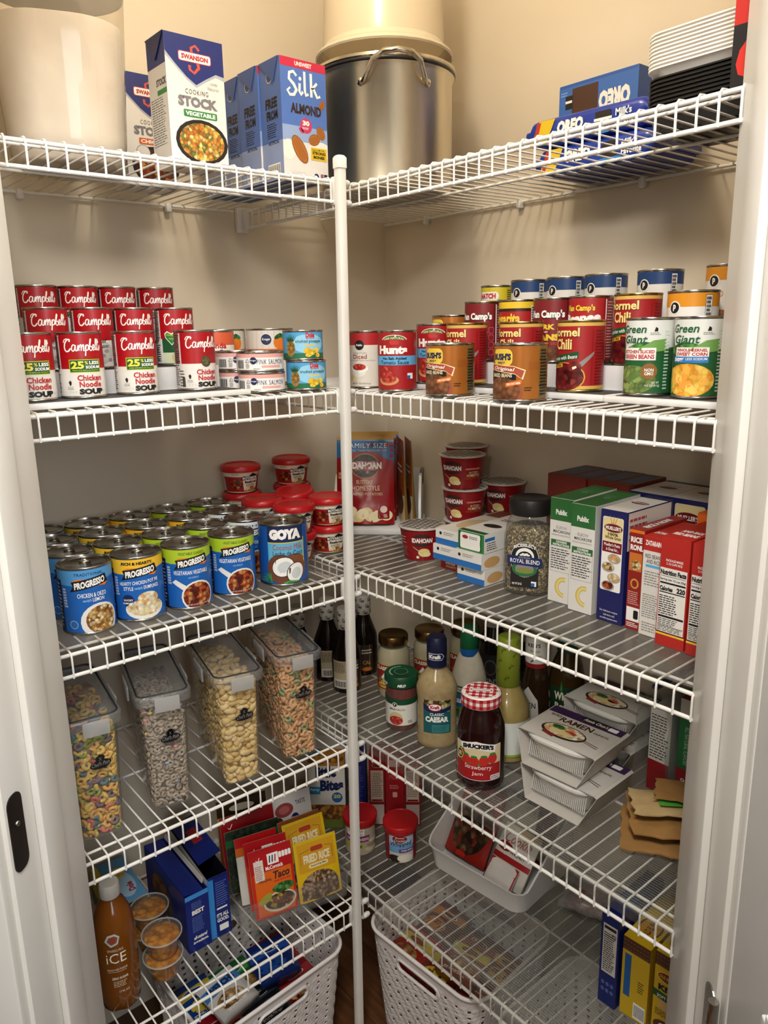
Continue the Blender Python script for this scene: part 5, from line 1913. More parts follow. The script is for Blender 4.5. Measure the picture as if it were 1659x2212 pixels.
# ---------------------------------------------------------------- second lowest shelf, right: jars and bottles
z4r = DECK_R[3] + 0.0020


def turned(name, prof, mat, n=32, sx=1, sy=1):
    return (name, lathe_mesh(name, prof, mat, n, deg=50, sx=sx, sy=sy), None, None)


# dark sauce bottles with white printed sleeves
DG = K('#17100d', 0.08)


def sauce():
    parts = [turned('bottle', [(0, 0), (0.031, 0), (0.034, 0.004), (0.034, 0.085), (0.032, 0.100), (0.022, 0.128), (0.0165, 0.145), (0.0155, 0.160), (0.0155, 0.166)], DG)]
    parts.append(turned('cap', [(0.0175, 0.150), (0.0188, 0.152), (0.0188, 0.196), (0.0175, 0.199), (0, 0.1995)], K('#c4bfb4', 0.45)))
    a = Art()
    for j in range(3):
        for i in range(6):
            a.text('G', -56 + i * 20 + j * 6, 153 + j * 15.5, -50 + i * 20 + j * 6, 162 + j * 15.5, BLACK, 2, 0.02)
            a.text('w', -51 + i * 20 + j * 6, 151 + j * 15.5, -44 + i * 20 + j * 6, 158 + j * 15.5, BLACK, 2, 0.02)
    b = Art()
    b.rect(-40, 12, 22, 80, K('#b5a88a'), 1).rect(-38, 14, -2, 34, K('#d9d4c8'), 2).lines(-38, 50, -4, 76, 9, BROWN, 2)
    for q in range(14):
        b.rect(-35 + q * 2.2, 16, -34 + q * 2.2 + (q % 3) * 0.3, 30, BLACK, 3)
    b.rect(-2, 12, 30, 80, K('#3a2a1e'), 2).text('CAL', 4, 30, 24, 40, GOLD, 4).lines(2, 56, 28, 70, 2, CREAM, 4).ell(14, 18, 12, 5, ORANGE, 4)
    parts.append(('printed_sleeve', print_mesh([(a, cyl_wrap(0.0189), 5, None)], 'printed_sleeve', True), 1, None))
    parts.append(('printed_label', print_mesh([(b, cyl_wrap(0.0342), 6, None)], smooth=True), 0, None))
    return parts


sc = sauce()
for x, y, what, rz in ((0.036, 0.306, 'leftmost, behind the cereal', 20), (0.116, 0.300, 'second from left', 0), (0.112, 0.222, 'nearest the pole in front', -30), (0.200, 0.268, 'rightmost, beside the cream sauce', -50)):
    put(sc, 'sauce_bottle', f'dark sauce bottle with white sleeved neck, {what}', 'bottle', (x, y, z4r), rz, 'dark sauce bottles')

# cream sauce jars
SAUCE = noisy('cream_sauce', '#c4b795', '#cfc3a3', 14, 0.4)


def cream_jar():
    pr = [(0, 0), (0.033, 0), (0.037, 0.004), (0.0375, 0.02), (0.0375, 0.095), (0.036, 0.108), (0.031, 0.120), (0.030, 0.128)]
    parts = [turned('jar', pr, GLASS), turned('sauce', [(0, 0.003), (0.034, 0.003), (0.0362, 0.02), (0.0362, 0.095), (0.0345, 0.107), (0.029, 0.118), (0, 0.118)], SAUCE),
             turned('lid', [(0.031, 0.127), (0.0335, 0.127), (0.0340, 0.129), (0.0340, 0.143), (0.0325, 0.1465), (0.029, 0.147), (0.028, 0.1462), (0, 0.1462)], GOLDM)]
    a = Art()
    a.rect(-34, 22, 24, 84, K('#c9a24a'), 1).rect(-32, 24, 22, 82, K('#8e2a1e'), 2)
    a.text('CLASSICO', -30, 70, 20, 79, CREAM, 5, 0.05)
    a.ell(-4, 44, 20, 14, ORZO, 3).poly([(-14, 52), (-4, 66), (4, 54)], WHITE, 4).ell(-6, 34, 18, 7, K('#d9b04a'), 5).lines(-20, 31, 8, 36, 1, BROWN, 6)
    parts.append(('printed_label', print_mesh([(a, cyl_wrap(0.0378), 6, None)], smooth=True), 0, None))
    return parts


cj = cream_jar()
put(cj, 'sauce_jar', 'cream sauce jar with gold lid behind the salsa', 'jar', (0.176, 0.128, z4r), -66, 'cream sauce jars')
put(cj, 'sauce_jar', 'cream sauce jar with gold lid, second from the pole', 'jar', (0.257, 0.095, z4r), -60, 'cream sauce jars')
put(cj, 'sauce_jar', 'cream sauce jar with gold lid at the back wall', 'jar', (0.338, 0.060, z4r), -60, 'cream sauce jars')

# salsa
parts = [turned('jar', [(0, 0), (0.029, 0), (0.032, 0.004), (0.0325, 0.012), (0.0335, 0.020), (0.0335, 0.072), (0.0325, 0.086), (0.0315, 0.098)], GLASS),
         turned('salsa', [(0, 0.002), (0.028, 0.002), (0.0312, 0.012), (0.0323, 0.02), (0.0323, 0.072), (0.031, 0.095), (0, 0.095)], noisy('red_salsa', '#5a160c', '#7d2614', 60, 0.3)),
         turned('lid', [(0.0325, 0.0985), (0.0350, 0.099), (0.0355, 0.102), (0.0355, 0.119), (0.0335, 0.1225), (0.030, 0.123), (0.028, 0.122), (0, 0.122)], K('#12452a', 0.35))]
a = Art()
a.rect(-105, 16, 105, 62, K('#e0ddd2'), 1).rect(-105, 62, 105, 75, K('#12452a'), 2)
a.ell(-14, 62, 5.5, 5.5, WHITE, 3).ell(-14, 62, 4.5, 4.5, BLACK, 4).text('p', -15.5, 59.5, -12.5, 65, WHITE, 5, 0.03)
a.text('MILD', -26, 50, -12, 54, BLACK, 4, 0.03).text('SALSA', -11, 50, 8, 54, DGREY, 4, 0)
a.ell(-12, 32, 15, 14, K('#c9b98a'), 2).ell(-12, 27, 15, 10, TOMATO, 3).lines(14, 20, 26, 27, 3, BLACK, 3)
b = Art().text('MILD', -8, 103, 10, 109, WHITE, 2, 0.06, 0.3).text('MILD', -50, 103, -32, 109, WHITE, 2, 0.06, 0.3)
c = Art()
c.stroke([(14 * math.cos(t / 8), 14 * math.sin(t / 8)) for t in range(51)], 0.8, K('#8fb09a'), 1).stroke([(24 * math.cos(t / 10), 24 * math.sin(t / 10)) for t in range(16, 40)], 3, K('#8fb09a'), 1)
parts.append(('printed_label', print_mesh([(a, cyl_wrap(0.0337), 6, None)], smooth=True), 0, None))
parts.append(('printed_lid', print_mesh([(b, cyl_wrap(0.0356), 5, None), (c, flat_wrap((0, 0, 0.1221), (1, 0, 0), (0, 1, 0), (0, 0, 1)), None, None)], 'printed_lid'), 2, None))
put(parts, 'salsa_jar', 'red salsa jar with a dark green lid and white label', 'jar', (0.092, 0.005, z4r), -42)

# caesar dressing: flattened oval bottle
ces = noisy('speckled_caesar_dressing', '#96835c', '#a8946c', 90, 0.15, detail=8)
parts = [turned('bottle', [(0, 0), (0.036, 0), (0.040, 0.004), (0.041, 0.012), (0.0385, 0.035), (0.039, 0.10), (0.041, 0.118), (0.0405, 0.128), (0.033, 0.146), (0.020, 0.162), (0.0172, 0.170)], ces, sy=0.72),
         turned('cap', [(0.0185, 0.169), (0.0200, 0.170), (0.0202, 0.205), (0.0195, 0.224), (0.0165, 0.230), (0, 0.231)], K('#141a3c', 0.35))]


def oval_wrap(r, sy):
    return lambda u, v, o: ((r + o) * math.sin(u / r), -sy * (r + o / sy) * math.cos(u / r), v)


a = Art()
a.rect(-29, 34, 30, 126, K('#15585c'), 1)
a.poly([(-29, 90), (30, 78), (30, 122), (-29, 126)], food('salad', ['#3a2e1c', '#6a6a34', '#c9b98a', '#5a3a2a', '#8a8a50'], 130), 2)
a.poly([(-29, 84), (0, 74), (30, 84), (30, 92), (0, 82), (-29, 98)], NAVY, 3)
a.ell(-4, 90, 14, 8, K('#b5242a'), 4).ell(-4, 90, 12.5, 6.6, WHITE, 5).text('Kraft', -13, 86.5, 5, 93.5, K('#b5242a'), 6, 0.06)
a.text('CLASSIC', -14, 72, 14, 78, WHITE, 5, 0.02).text('CAESAR', -24, 58, 24, 70, WHITE, 5, 0.06)
a.rect(-10, 36, 26, 52, K('#3a7f80'), 2).lines(-8, 38, 24, 50, 4, K('#15585c'), 3)
b = Art().poly([(-18, 186), (10, 186), (16, 193), (10, 200), (-18, 200)], WHITE, 1).poly([(-17, 187), (9.5, 187), (14.5, 193), (9.5, 199), (-17, 199)], NAVY, 2).text('Kraft', -16, 189, 8, 197.5, WHITE, 3, 0.06)
parts.append(('printed_label', print_mesh([(a, oval_wrap(0.0392, 0.72), 6, None)], smooth=True), 0, None))
parts.append(('printed_cap', print_mesh([(b, cyl_wrap(0.0203), 4, None)], 'printed_cap', True), 1, None))
put(parts, 'dressing_bottle', 'tan caesar dressing bottle with a navy cap', 'bottle', (0.100, -0.094, z4r), -44)

# ranch dressing
parts = [turned('bottle', [(0, 0), (0.038, 0), (0.042, 0.005), (0.0425, 0.03), (0.040, 0.075), (0.036, 0.105), (0.027, 0.140), (0.0195, 0.158), (0.018, 0.166)], noisy('white_ranch_dressing', '#c6bda6', '#d0c8b4', 60, 0.16), sy=0.8),
         turned('collar', [(0.0180, 0.150), (0.0192, 0.151), (0.0192, 0.166), (0.0180, 0.167)], K('#1c5a9c', 0.35)), turned('cap', [(0.0185, 0.166), (0.0195, 0.167), (0.0190, 0.205), (0.0165, 0.212), (0, 0.213)], K('#14613a', 0.4))]
a = Art()
a.poly([(-40, 20), (34, 16), (34, 52), (10, 76), (-40, 104)], K('#1c5a8c'), 1).poly([(-36, 18), (32, 18), (24, 34), (-36, 48)], LEAF, 2)
a.rrect(-22, 72, 6, 90, 3, DGREEN, 3).text('Hidden', -19, 82, 2, 87, WHITE, 5).text('Valley', -19, 75, 2, 81, WHITE, 5).text('Ranch', -30, 52, 12, 66, WHITE, 5, 0.03)
parts.append(('printed_label', print_mesh([(a, oval_wrap(0.0427, 0.8), 6, None)], smooth=True), 0, None))
put(parts, 'dressing_bottle', 'white ranch dressing bottle with a green cap', 'bottle', (0.215, -0.072, z4r), -58)

# creamy yellow dressing in a glass bottle with a leafy green sleeve
yel = noisy('yellow_creamy_dressing', '#a8904a', '#b89f5a', 40, 0.2)
parts = [turned('bottle', [(0, 0), (0.040, 0), (0.0445, 0.005), (0.0445, 0.095), (0.042, 0.112), (0.030, 0.135), (0.0225, 0.150), (0.0215, 0.160)], GLASS),
         turned('dressing', [(0, 0.003), (0.0425, 0.006), (0.0428, 0.095), (0.0405, 0.110), (0.0285, 0.134), (0.0205, 0.15), (0, 0.15)], yel),
         turned('sleeve', [(0.0225, 0.150), (0.0232, 0.151), (0.0222, 0.200), (0.0215, 0.244), (0.019, 0.247), (0.012, 0.2475), (0, 0.2465)], K('#7d8c24', 0.4))]
a = Art()
for q in range(16):
    rnd = random.Random(q)
    u, v = -58 + q * 8, 158 + (q * 23) % 78
    a.stroke([(u, v), (u + 4, v + 7), (u + 3, v + 14)], 0.7, K('#3d4a14'), 1)
    a.ell(u + 1, v + 6, 3.4, 1.2, K('#3d4a14'), 1, 8, rot=rnd.uniform(20, 70)).ell(u + 7, v + 9, 3.4, 1.2, K('#3d4a14'), 1, 8, rot=rnd.uniform(100, 160))
b = Art().rect(-70, 22, 70, 88, K('#dfe2dc'), 1).rect(-70, 17, 70, 22, K('#8fb03c'), 1)
parts.append(('printed_sleeve', print_mesh([(a, lambda u, v, o: ((0.0232 - (v - 0.15) * 0.018 + o) * math.sin(u / 0.023), -(0.0232 - (v - 0.15) * 0.018 + o) * math.cos(u / 0.023), v), 5, 12)], 'printed_sleeve', True), 2, None))
parts.append(('printed_label', print_mesh([(b, cyl_wrap(0.0447), 6, None)], smooth=True), 0, None))
put(parts, 'dressing_bottle', 'yellow creamy dressing bottle with a leafy lime green neck sleeve', 'bottle', (0.172, -0.216, z4r), -60)

# vinaigrette with white cap and red collar
vin = K('#2a1a10', 0.1)
parts = [turned('bottle', [(0, 0), (0.027, 0), (0.030, 0.004), (0.031, 0.08), (0.028, 0.115), (0.021, 0.145), (0.018, 0.158)], vin, sy=0.85),
         turned('collar', [(0.0195, 0.150), (0.0215, 0.151), (0.0215, 0.160), (0.0195, 0.161)], K('#8e1a20', 0.35)), turned('cap', [(0.020, 0.160), (0.0222, 0.161), (0.0222, 0.210), (0.0205, 0.214), (0, 0.2145)], K('#cfccc4', 0.4))]
a = Art().text("KEN'S", -14, 196, 12, 204, BLACK, 2, 0.03).text('Simply', -10, 184, 12, 191, BLACK, 2, 0, 0.3).text('Vinaigrette', -16, 173, 14, 181, BLACK, 2, 0, 0.3)
a.ell(-4, 167, 5, 1.5, DGREY, 2, rot=40)
b = Art().poly([(-20, 30), (14, 30), (10, 84), (-10, 112), (-20, 100)], K('#cfccc4'), 1).text('KEN', -16, 66, 6, 78, BLACK, 3)
parts.append(('printed_cap', print_mesh([(a, cyl_wrap(0.0223), 5, None)], 'printed_cap', True), 2, None))
parts.append(('printed_label', print_mesh([(b, oval_wrap(0.0312, 0.85), 6, None)], smooth=True), 0, None))
put(parts, 'dressing_bottle', 'dark vinaigrette bottle with white cap and red collar', 'bottle', (0.276, -0.200, z4r), -62)

# italian dressing with a green cap
parts = [turned('bottle', [(0, 0), (0.034, 0), (0.037, 0.005), (0.0375, 0.07), (0.037, 0.105), (0.030, 0.140), (0.020, 0.165), (0.018, 0.172)], K('#3a2a10', 0.1), sy=0.85),
         turned('cap', [(0.0195, 0.170), (0.021, 0.171), (0.0205, 0.205), (0.0185, 0.210), (0, 0.2105)], K('#154a2c', 0.4))]
b = Art().rect(-30, 20, 30, 100, K('#1a3a22'), 1).text('Wish-', -20, 72, 18, 90, CREAM, 4, 0.04).text('Bone.', -18, 50, 20, 66, CREAM, 4, 0.04).poly([(-8, 92), (-2, 92), (-5, 116)], GREEN, 3)
parts.append(('printed_label', print_mesh([(b, oval_wrap(0.0378, 0.85), 6, None)], smooth=True), 0, None))
wb = parts
put(wb, 'dressing_bottle', 'dark italian dressing bottle with a green label, right of the white cap', 'bottle', (0.345, -0.225, z4r), -62)
# two dark bottles at the back
parts = [turned('bottle', [(0, 0), (0.031, 0), (0.033, 0.004), (0.033, 0.11), (0.027, 0.145), (0.018, 0.165), (0.017, 0.172)], K('#120f0e', 0.12)), turned('cap', [(0.018, 0.17), (0.0225, 0.171), (0.0225, 0.198), (0.021, 0.201), (0, 0.2015)], K('#a9a69e', 0.4))]
b = Art().rect(-28, 20, 28, 110, K('#1c1b1a'), 1).text("KEN'S", -22, 40, 22, 54, GREY, 3).ell(0, 80, 14, 18, K('#5a5854'), 2).ell(0, 80, 12, 16, K('#1c1b1a'), 3)
parts.append(('printed_label', print_mesh([(b, cyl_wrap(0.0332), 6, None)], smooth=True), 0, None))
put(parts, 'dressing_bottle', 'black bottle with grey cap at the back, behind the ranch', 'bottle', (0.338, -0.030, z4r), -60)
put(parts, 'dressing_bottle', 'black bottle with grey cap at the back, right of the ranch', 'bottle', (0.318, -0.118, z4r), -60)

# strawberry jam
JAM = K('#200606', 0.06)
parts = [turned('jar', [(0, 0), (0.038, 0), (0.043, 0.004), (0.0445, 0.012), (0.0445, 0.105), (0.043, 0.118), (0.036, 0.140), (0.0325, 0.150), (0.032, 0.158)], JAM, 40),
         turned('lid', [(0.0335, 0.155), (0.0360, 0.156), (0.0365, 0.159), (0.0365, 0.174), (0.0345, 0.178), (0.031, 0.179), (0.029, 0.178), (0, 0.178)], K('#e8e2da', 0.35), 40)]
a = Art()
for i in range(36):
    u = -114.7 + i * 6.37
    for j in range(3):
        a.rect(u, 157 + j * 6.4, u + 6.37, 163.4 + j * 6.4, [K('#a3141c'), K('#c86066'), K('#ece6de')][(i % 2) + (j % 2)], 1)
c = Art()
for i in range(-5, 6):
    for j in range(-5, 6):
        if math.hypot(i * 6, j * 6) < 31:
            c.rect(i * 6 - 3, j * 6 - 3, i * 6 + 3, j * 6 + 3, [K('#a3141c'), K('#c86066'), K('#ece6de')][(i % 2) + (j % 2)], 1)
c.rrect(-22, -5, 22, 5, 5, K('#ece6de'), 2).rrect(-20, -4, 20, 4, 4, K('#a3141c'), 3).rrect(-18, -2.6, 18, 2.6, 2.5, K('#ece6de'), 4)
b = Art()
b.rect(-50, 22, 44, 92, WHITE, 1).rect(-49, 23, 43, 56, K('#a5161c'), 2).rect(-49, 56, 43, 91, K('#d8c9a0'), 2)
for sx, sy in ((-24, 62), (-8, 60), (10, 62), (26, 66), (-34, 70)):
    b.ell(sx, sy, 9, 10, K('#c02a22'), 4).ell(sx, sy + 9, 6, 2.4, GREEN, 5)
b.ell(-10, 58, 30, 6, K('#4a7a34'), 3)
b.poly([(-34, 78), (-4, 86), (30, 78), (32, 92), (-4, 100), (-36, 92)], WHITE, 5)
b.text("SMUCKER'S", -31, 82, 28, 91, BLACK, 7, 0.07, arc=4)
b.ell(-38, 68, 8.5, 10, K('#e6b93a'), 5).ell(-38, 68, 6.6, 8, BLACK, 6).text('32', -42, 64, -34, 72, WHITE, 7, 0.05)
b.text('Strawberry', -26, 42, 24, 53, WHITE, 6, 0.0).text('Jam', -12, 31, 8, 40, WHITE, 6, 0.0).rrect(22, 24, 42, 33, 2, WHITE, 3).lines(23, 25, 41, 32, 2, NAVY, 4)
parts.append(('printed_label', print_mesh([(b, cyl_wrap(0.0446), 6, None)], smooth=True), 0, None))
parts.append(('printed_lid', print_mesh([(a, cyl_wrap(0.0366), 6, None), (c, flat_wrap((0, 0, 0.1785), (1, 0, 0), (0, 1, 0), (0, 0, 1)), None, None)], 'printed_lid'), 1, None))
put(parts, 'jam_jar', 'dark strawberry jam jar with a red gingham lid', 'jar', (0.070, -0.241, z4r), -52)


# noodle bowls in card sleeves
def noodle_bowl(kind):
    w, d, h = 0.150, 0.128, 0.052
    bowl = loft_mesh('bowl', [(rrect(w * 0.62, d * 0.66, 0.030), 0.002), (rrect(w * 0.70, d * 0.74, 0.034), 0.006), (rrect(w * 0.92, d * 0.90, 0.042), h - 0.008), (rrect(w * 0.98, d * 0.96, 0.046), h - 0.006), (rrect(w, d, 0.048), h - 0.004), (rrect(w, d, 0.048), h), (rrect(w * 0.93, d * 0.92, 0.044), h + 0.003)], K('#d4d1ca', 0.4))
    parts = [('bowl', bowl, None, None)]
    bm = bmesh.new()
    for i in range(30):
        x = -w * 0.36 + i * w * 0.72 / 29
        for sg in (-1, 1):
            add_box(bm, (x, sg * d * 0.405, 0.026), (0.0016, 0.0016, 0.030), 0, Matrix.Rotation(sg * 0.20, 4, 'X'))
    parts.append(('flutes', mesh_from_bm('flutes', bm, K('#c6c3bc', 0.4)), 0, None))
    # sleeve: wraps over the top, down the two long sides and under
    ws = d * 0.90
    o = [(-w * 0.37, 0.0), (w * 0.37, 0.0), (w * 0.525, h + 0.002), (w * 0.50, h + 0.0045), (-w * 0.50, h + 0.0045), (-w * 0.525, h + 0.002)]
    o2 = [(p[0] * 0.985, 0.0008 + p[1] * 0.97) for p in o]
    bm = bmesh.new()
    rings = [[bm.verts.new((p[0], sy * ws / 2 - (0.016 if sy < 0 and p[1] < 0.01 else 0), p[1])) for p in pts] for sy, pts in ((-1, o), (1, o), (1, o2), (-1, o2))]
    n = len(o)
    for k in range(4):
        A_, B_ = rings[k], rings[(k + 1) % 4]
        for i in range(n):
            bm.faces.new((A_[i], A_[(i + 1) % n], B_[(i + 1) % n], B_[i]))
    bmesh.ops.recalc_face_normals(bm, faces=bm.faces[:])
    parts.append(('card_sleeve', mesh_from_bm('card_sleeve', bm, K('#bfbab1', 0.5)), None, None))
    a = Art()
    W_, D_ = w * 490, ws * 500
    a.rect(-W_, -D_, W_, D_, K('#c4bfb6', 0.45), 1).rect(-W_, 34, W_, D_, K('#3a1f4a'), 2)
    a.ell(18, 48, 30, 9, BLACK, 3).text("Annie Chun's", -6, 43, 42, 53, CREAM, 5, 0.02, 0.2)
    a.ell(-8, -18, 44, 24, K('#2a1f1c'), 3).ell(-8, -16, 40, 20, CHOW, 4).ell(-24, -8, 13, 7, LEAF, 5).ell(4, -14, 11, 6, TOMATO, 5).ell(-10, -22, 24, 8, K('#d9c48a'), 5)
    a.stroke([(20, -20), (64, -30)], 1.6, BROWN, 6).stroke([(20, -17), (64, -24)], 1.6, BROWN, 6)
    if kind == 'ramen':
        a.text('RAMEN', -38, 12, 28, 28, BROWN, 5, 0.03)
    a.text('VEGAN TONKOTSU', -62, 22, -40, 30, BROWN, 5).text('SOUP BOWL', 32, 12, 62, 18, BROWN, 5)
    a.poly([(-40, -30), (-14, -36), (-14, -46), (-40, -40)], K('#7a2a24'), 6)
    a.rrect(44, 40, 62, 52, 2, WHITE, 4)
    parts.append(('printed_faces', print_mesh([(a, flat_wrap((0, 0, h + 0.0046), (1, 0, 0), (0, 1, 0), (0, 0, 1)), None, None)], 'printed_faces'), 2, None))
    return parts


nb = noodle_bowl('ramen')
put(nb, 'noodle_bowl', 'sleeved ramen bowl on top of the stack of two', 'noodle bowl', (0.168, -0.372, z4r + 0.060), -86, 'sleeved noodle bowls')
put(noodle_bowl('pho'), 'noodle_bowl', 'sleeved noodle bowl at the bottom of the stack of two', 'noodle bowl', (0.160, -0.388, z4r), -88, 'sleeved noodle bowls')
put(nb, 'noodle_bowl', 'sleeved noodle bowl at the back against the wall, lower', 'noodle bowl', (0.322, -0.352, z4r), -90, 'sleeved noodle bowls')
put(noodle_bowl('pho'), 'noodle_bowl', 'sleeved noodle bowl with brown noodles at the back, upper', 'noodle bowl', (0.322, -0.356, z4r + 0.062), -88, 'sleeved noodle bowls', rx=0)

# tea boxes and the bag of boxes by the jamb
fr = F(38, 200, K('#1d6a34')).rect(-19, 0.4, 19, 70, K('#8c1a1e'), 1).rect(-19, 168, 19, 199, K('#c9c6bd'), 1).vtext('ALL NATURAL FLAVORS', -8, 78, 0, 150, K('#a9c9ae'), 3, 0, True).vtext('Alessi', 6, 80, 16, 160, WHITE, 3, 0.02, True).vtext('ORIGINAL', -10, 16, -2, 52, WHITE, 3, 0.04, True)
sd = F(120, 200, K('#1d6a34')).rect(-60, 0.4, 60, 70, K('#8c1a1e'), 1)
put(carton(0.038, 0.120, 0.200, K('#8c1a1e'), fr, sd), 'tea_box', 'tall green and red box beside the right door jamb', 'box', (0.330, -0.534, z4r), -90)
fr = F(40, 160, K('#cfccc4')).rect(-20, 0.4, 20, 60, K('#8c1a1e'), 1).lines(-18, 64, 18, 150, 16, DGREY, 2)
put(carton(0.040, 0.100, 0.160, K('#b8b4ac'), fr), 'rice_box', 'white and red box inside the zip bag', 'box', (0.322, -0.480, z4r + 0.001), -90)
bag = []
bm = bmesh.new()
N = 10
rnd = random.Random(4)
for sgn in (-1, 1):
    g = [[bm.verts.new((sgn * (0.030 + 0.003 * math.sin(5 * i / N * 3 + j)) * (1 - 0.75 * max(0, (j / N - 0.72) / 0.28)), -0.075 + 0.15 * i / N, 0.215 * j / N)) for i in range(N + 1)] for j in range(N + 1)]
    for j in range(N):
        for i in range(N):
            bm.faces.new((g[j][i], g[j][i + 1], g[j + 1][i + 1], g[j + 1][i]))
for f in bm.faces:
    f.smooth = True
bag.append(('film', mesh_from_bm('film', bm, BAGC), None, None))
bag.append(('zip_strip', box_mesh('zip_strip', (0, 0, 0.213), (0.012, 0.150, 0.006), K('#2c3a6a', 0.4), 0.002), None, None))
put(bag, 'zip_bag', 'clear zip bag with a dark blue closing strip, around a box', 'bag', (0.318, -0.4795, z4r), -90)


# brown paper packets
def packet(w, d, h, seed, mat):
    rnd = random.Random(seed)
    bm = bmesh.new()
    N, M_ = 12, 8
    ph = [rnd.uniform(0, 6) for _ in range(4)]

    def T(i, j):
        u, v = -1 + 2 * i / N, -1 + 2 * j / M_
        e = max(0, 1 - abs(u) ** 3) * max(0, 1 - abs(v) ** 3)
        return h / 2.75 * (0.12 + 0.88 * e) * (1 + 0.16 * math.sin(5 * u + ph[0] + 3 * v) + 0.12 * math.sin(9 * v + ph[1] - 4 * u) + 0.08 * math.sin(13 * u + ph[2]))
    gs = []
    for sgn in (-1, 1):
        g = [[bm.verts.new((w * (-0.5 + i / N) + 0.0022 * math.sin(2.1 * j + ph[3]) + 0.001 * math.sin(4.7 * j + ph[0]), d * (-0.5 + j / M_) + 0.0022 * math.sin(1.3 * i + ph[1]) + 0.001 * math.sin(3.1 * i + ph[2]), h / 2 + sgn * T(i, j))) for i in range(N + 1)] for j in range(M_ + 1)]
        gs.append(g)
        for j in range(M_):
            for i in range(N):
                q = (g[j][i], g[j][i + 1], g[j + 1][i + 1], g[j + 1][i])
                bm.faces.new(q if sgn > 0 else q[::-1])
    lo, hi = gs
    for i in range(N):
        bm.faces.new((lo[0][i], lo[0][i + 1], hi[0][i + 1], hi[0][i]))
        bm.faces.new((lo[M_][i + 1], lo[M_][i], hi[M_][i], hi[M_][i + 1]))
    for j in range(M_):
        bm.faces.new((lo[j + 1][0], lo[j][0], hi[j][0], hi[j + 1][0]))
        bm.faces.new((lo[j][N], lo[j + 1][N], hi[j + 1][N], hi[j][N]))
    return autosmooth(mesh_from_bm('paper', bm, mat), 60)


KRAFT = noisy('crinkled_kraft_paper', '#86602f', '#9a713c', 25, 0.7, 0.35, 55)
for k, (x, y, z, w_, d_, h_, rz, what) in enumerate(((0.176, -0.578, 0.0, 0.180, 0.120, 0.026, -58, 'lowest of the pile'), (0.186, -0.578, 0.0262, 0.170, 0.112, 0.024, -52, 'second from the bottom'), (0.206, -0.600, 0.0735, 0.150, 0.060, 0.014, -62, 'on top of the pile at the back'))):
    put([('paper', packet(w_, d_, h_, k + 3, KRAFT), None, None)], 'paper_packet', f'crumpled brown paper packet, {what}', 'packet', (x, y, z4r + z), rz, 'brown paper packets')
pk = [('paper', packet(0.155, 0.070, 0.022, 9, noisy('pale_kraft_paper', '#a58a5c', '#b59a6c', 25, 0.7, 0.3, 55)), None, None)]
a = Art().rect(-38, -24, 2, 24, K('#4f9a34'), 1).lines(-34, -8, -4, 8, 2, DGREEN, 2)
pk.append(('green_band', print_mesh([(a, flat_wrap((0, 0, 0.0222), (1, 0, 0), (0, 1, 0), (0, 0, 1)), None, None)], 'green_band'), None, None))
put(pk, 'paper_packet', 'pale paper packet with a bright green band on the brown pile', 'packet', (0.186, -0.572, z4r + 0.0505), -48)


# ---------------------------------------------------------------- lowest shelf, left
z5 = DECK_L[4] + 0.0004
# orange sparkling water bottle
drink = K('#74400f', 0.12)
bm = bmesh.new()
n = 40
prof = [(0.012, 0.004), (0.024, 0.0), (0.033, 0.008), (0.0362, 0.030), (0.0365, 0.06), (0.0365, 0.150), (0.0355, 0.165), (0.031, 0.190), (0.022, 0.212), (0.0145, 0.222), (0.0135, 0.232)]
rings = []
for k, (r, z) in enumerate(prof):
    ring = []
    for i in range(n):
        t = 2 * PI * i / n
        zz = z + (0.007 * max(0, math.cos(5 * t)) * (1 - k / 3) if k < 3 else 0)
        ring.append(bm.verts.new((r * math.sin(t), -r * math.cos(t), zz)))
    rings.append(ring)
for k in range(len(rings) - 1):
    for i in range(n):
        bm.faces.new((rings[k][i], rings[k][(i + 1) % n], rings[k + 1][(i + 1) % n], rings[k + 1][i]))
bm.faces.new(rings[0][::-1])
parts = [('bottle', autosmooth(mesh_from_bm('bottle', bm, drink), 60), None, None),
         turned('cap', [(0.0150, 0.224), (0.0172, 0.225), (0.0176, 0.228), (0.0172, 0.2475), (0.0155, 0.2505), (0, 0.251)], K('#b9b4ac', 0.35))]
a = Art()
a.poly([(-14, 158), (-4, 146), (8, 150), (12, 164), (4, 172), (-8, 170)], K('#c9c4bc'), 1).poly([(-10, 158), (-3, 150), (6, 153), (9, 163), (3, 168), (-6, 166)], K('#6a5a58'), 2).ell(0, 160, 5, 6, K('#a83a1c'), 3)
a.text('SPARKLING', -11, 136, 16, 141, CREAM, 3, 0, spacing=1.3).text('iCE', -14, 112, 20, 132, CREAM, 3, 0.0).text('PEACH NECTARINE', -14, 97, 20, 101, CREAM, 3, 0).rect(-14, 94, 18, 94.6, CREAM, 3)
a.text('ZERO SUGAR', -8, 78, 20, 83, CREAM, 3, 0.02).lines(-6, 62, 18, 75, 4, CREAM, 3, 0.3).text('17 FL OZ', 2, 50, 20, 54, CREAM, 3, 0)
parts.append(('printed_label', print_mesh([(a, cyl_wrap(0.0367), 5, None)], smooth=True), 0, None))
put(parts, 'drink_bottle', 'orange sparkling water bottle with a white cap beside the left jamb', 'bottle', (-0.514, 0.096, z5), -24)

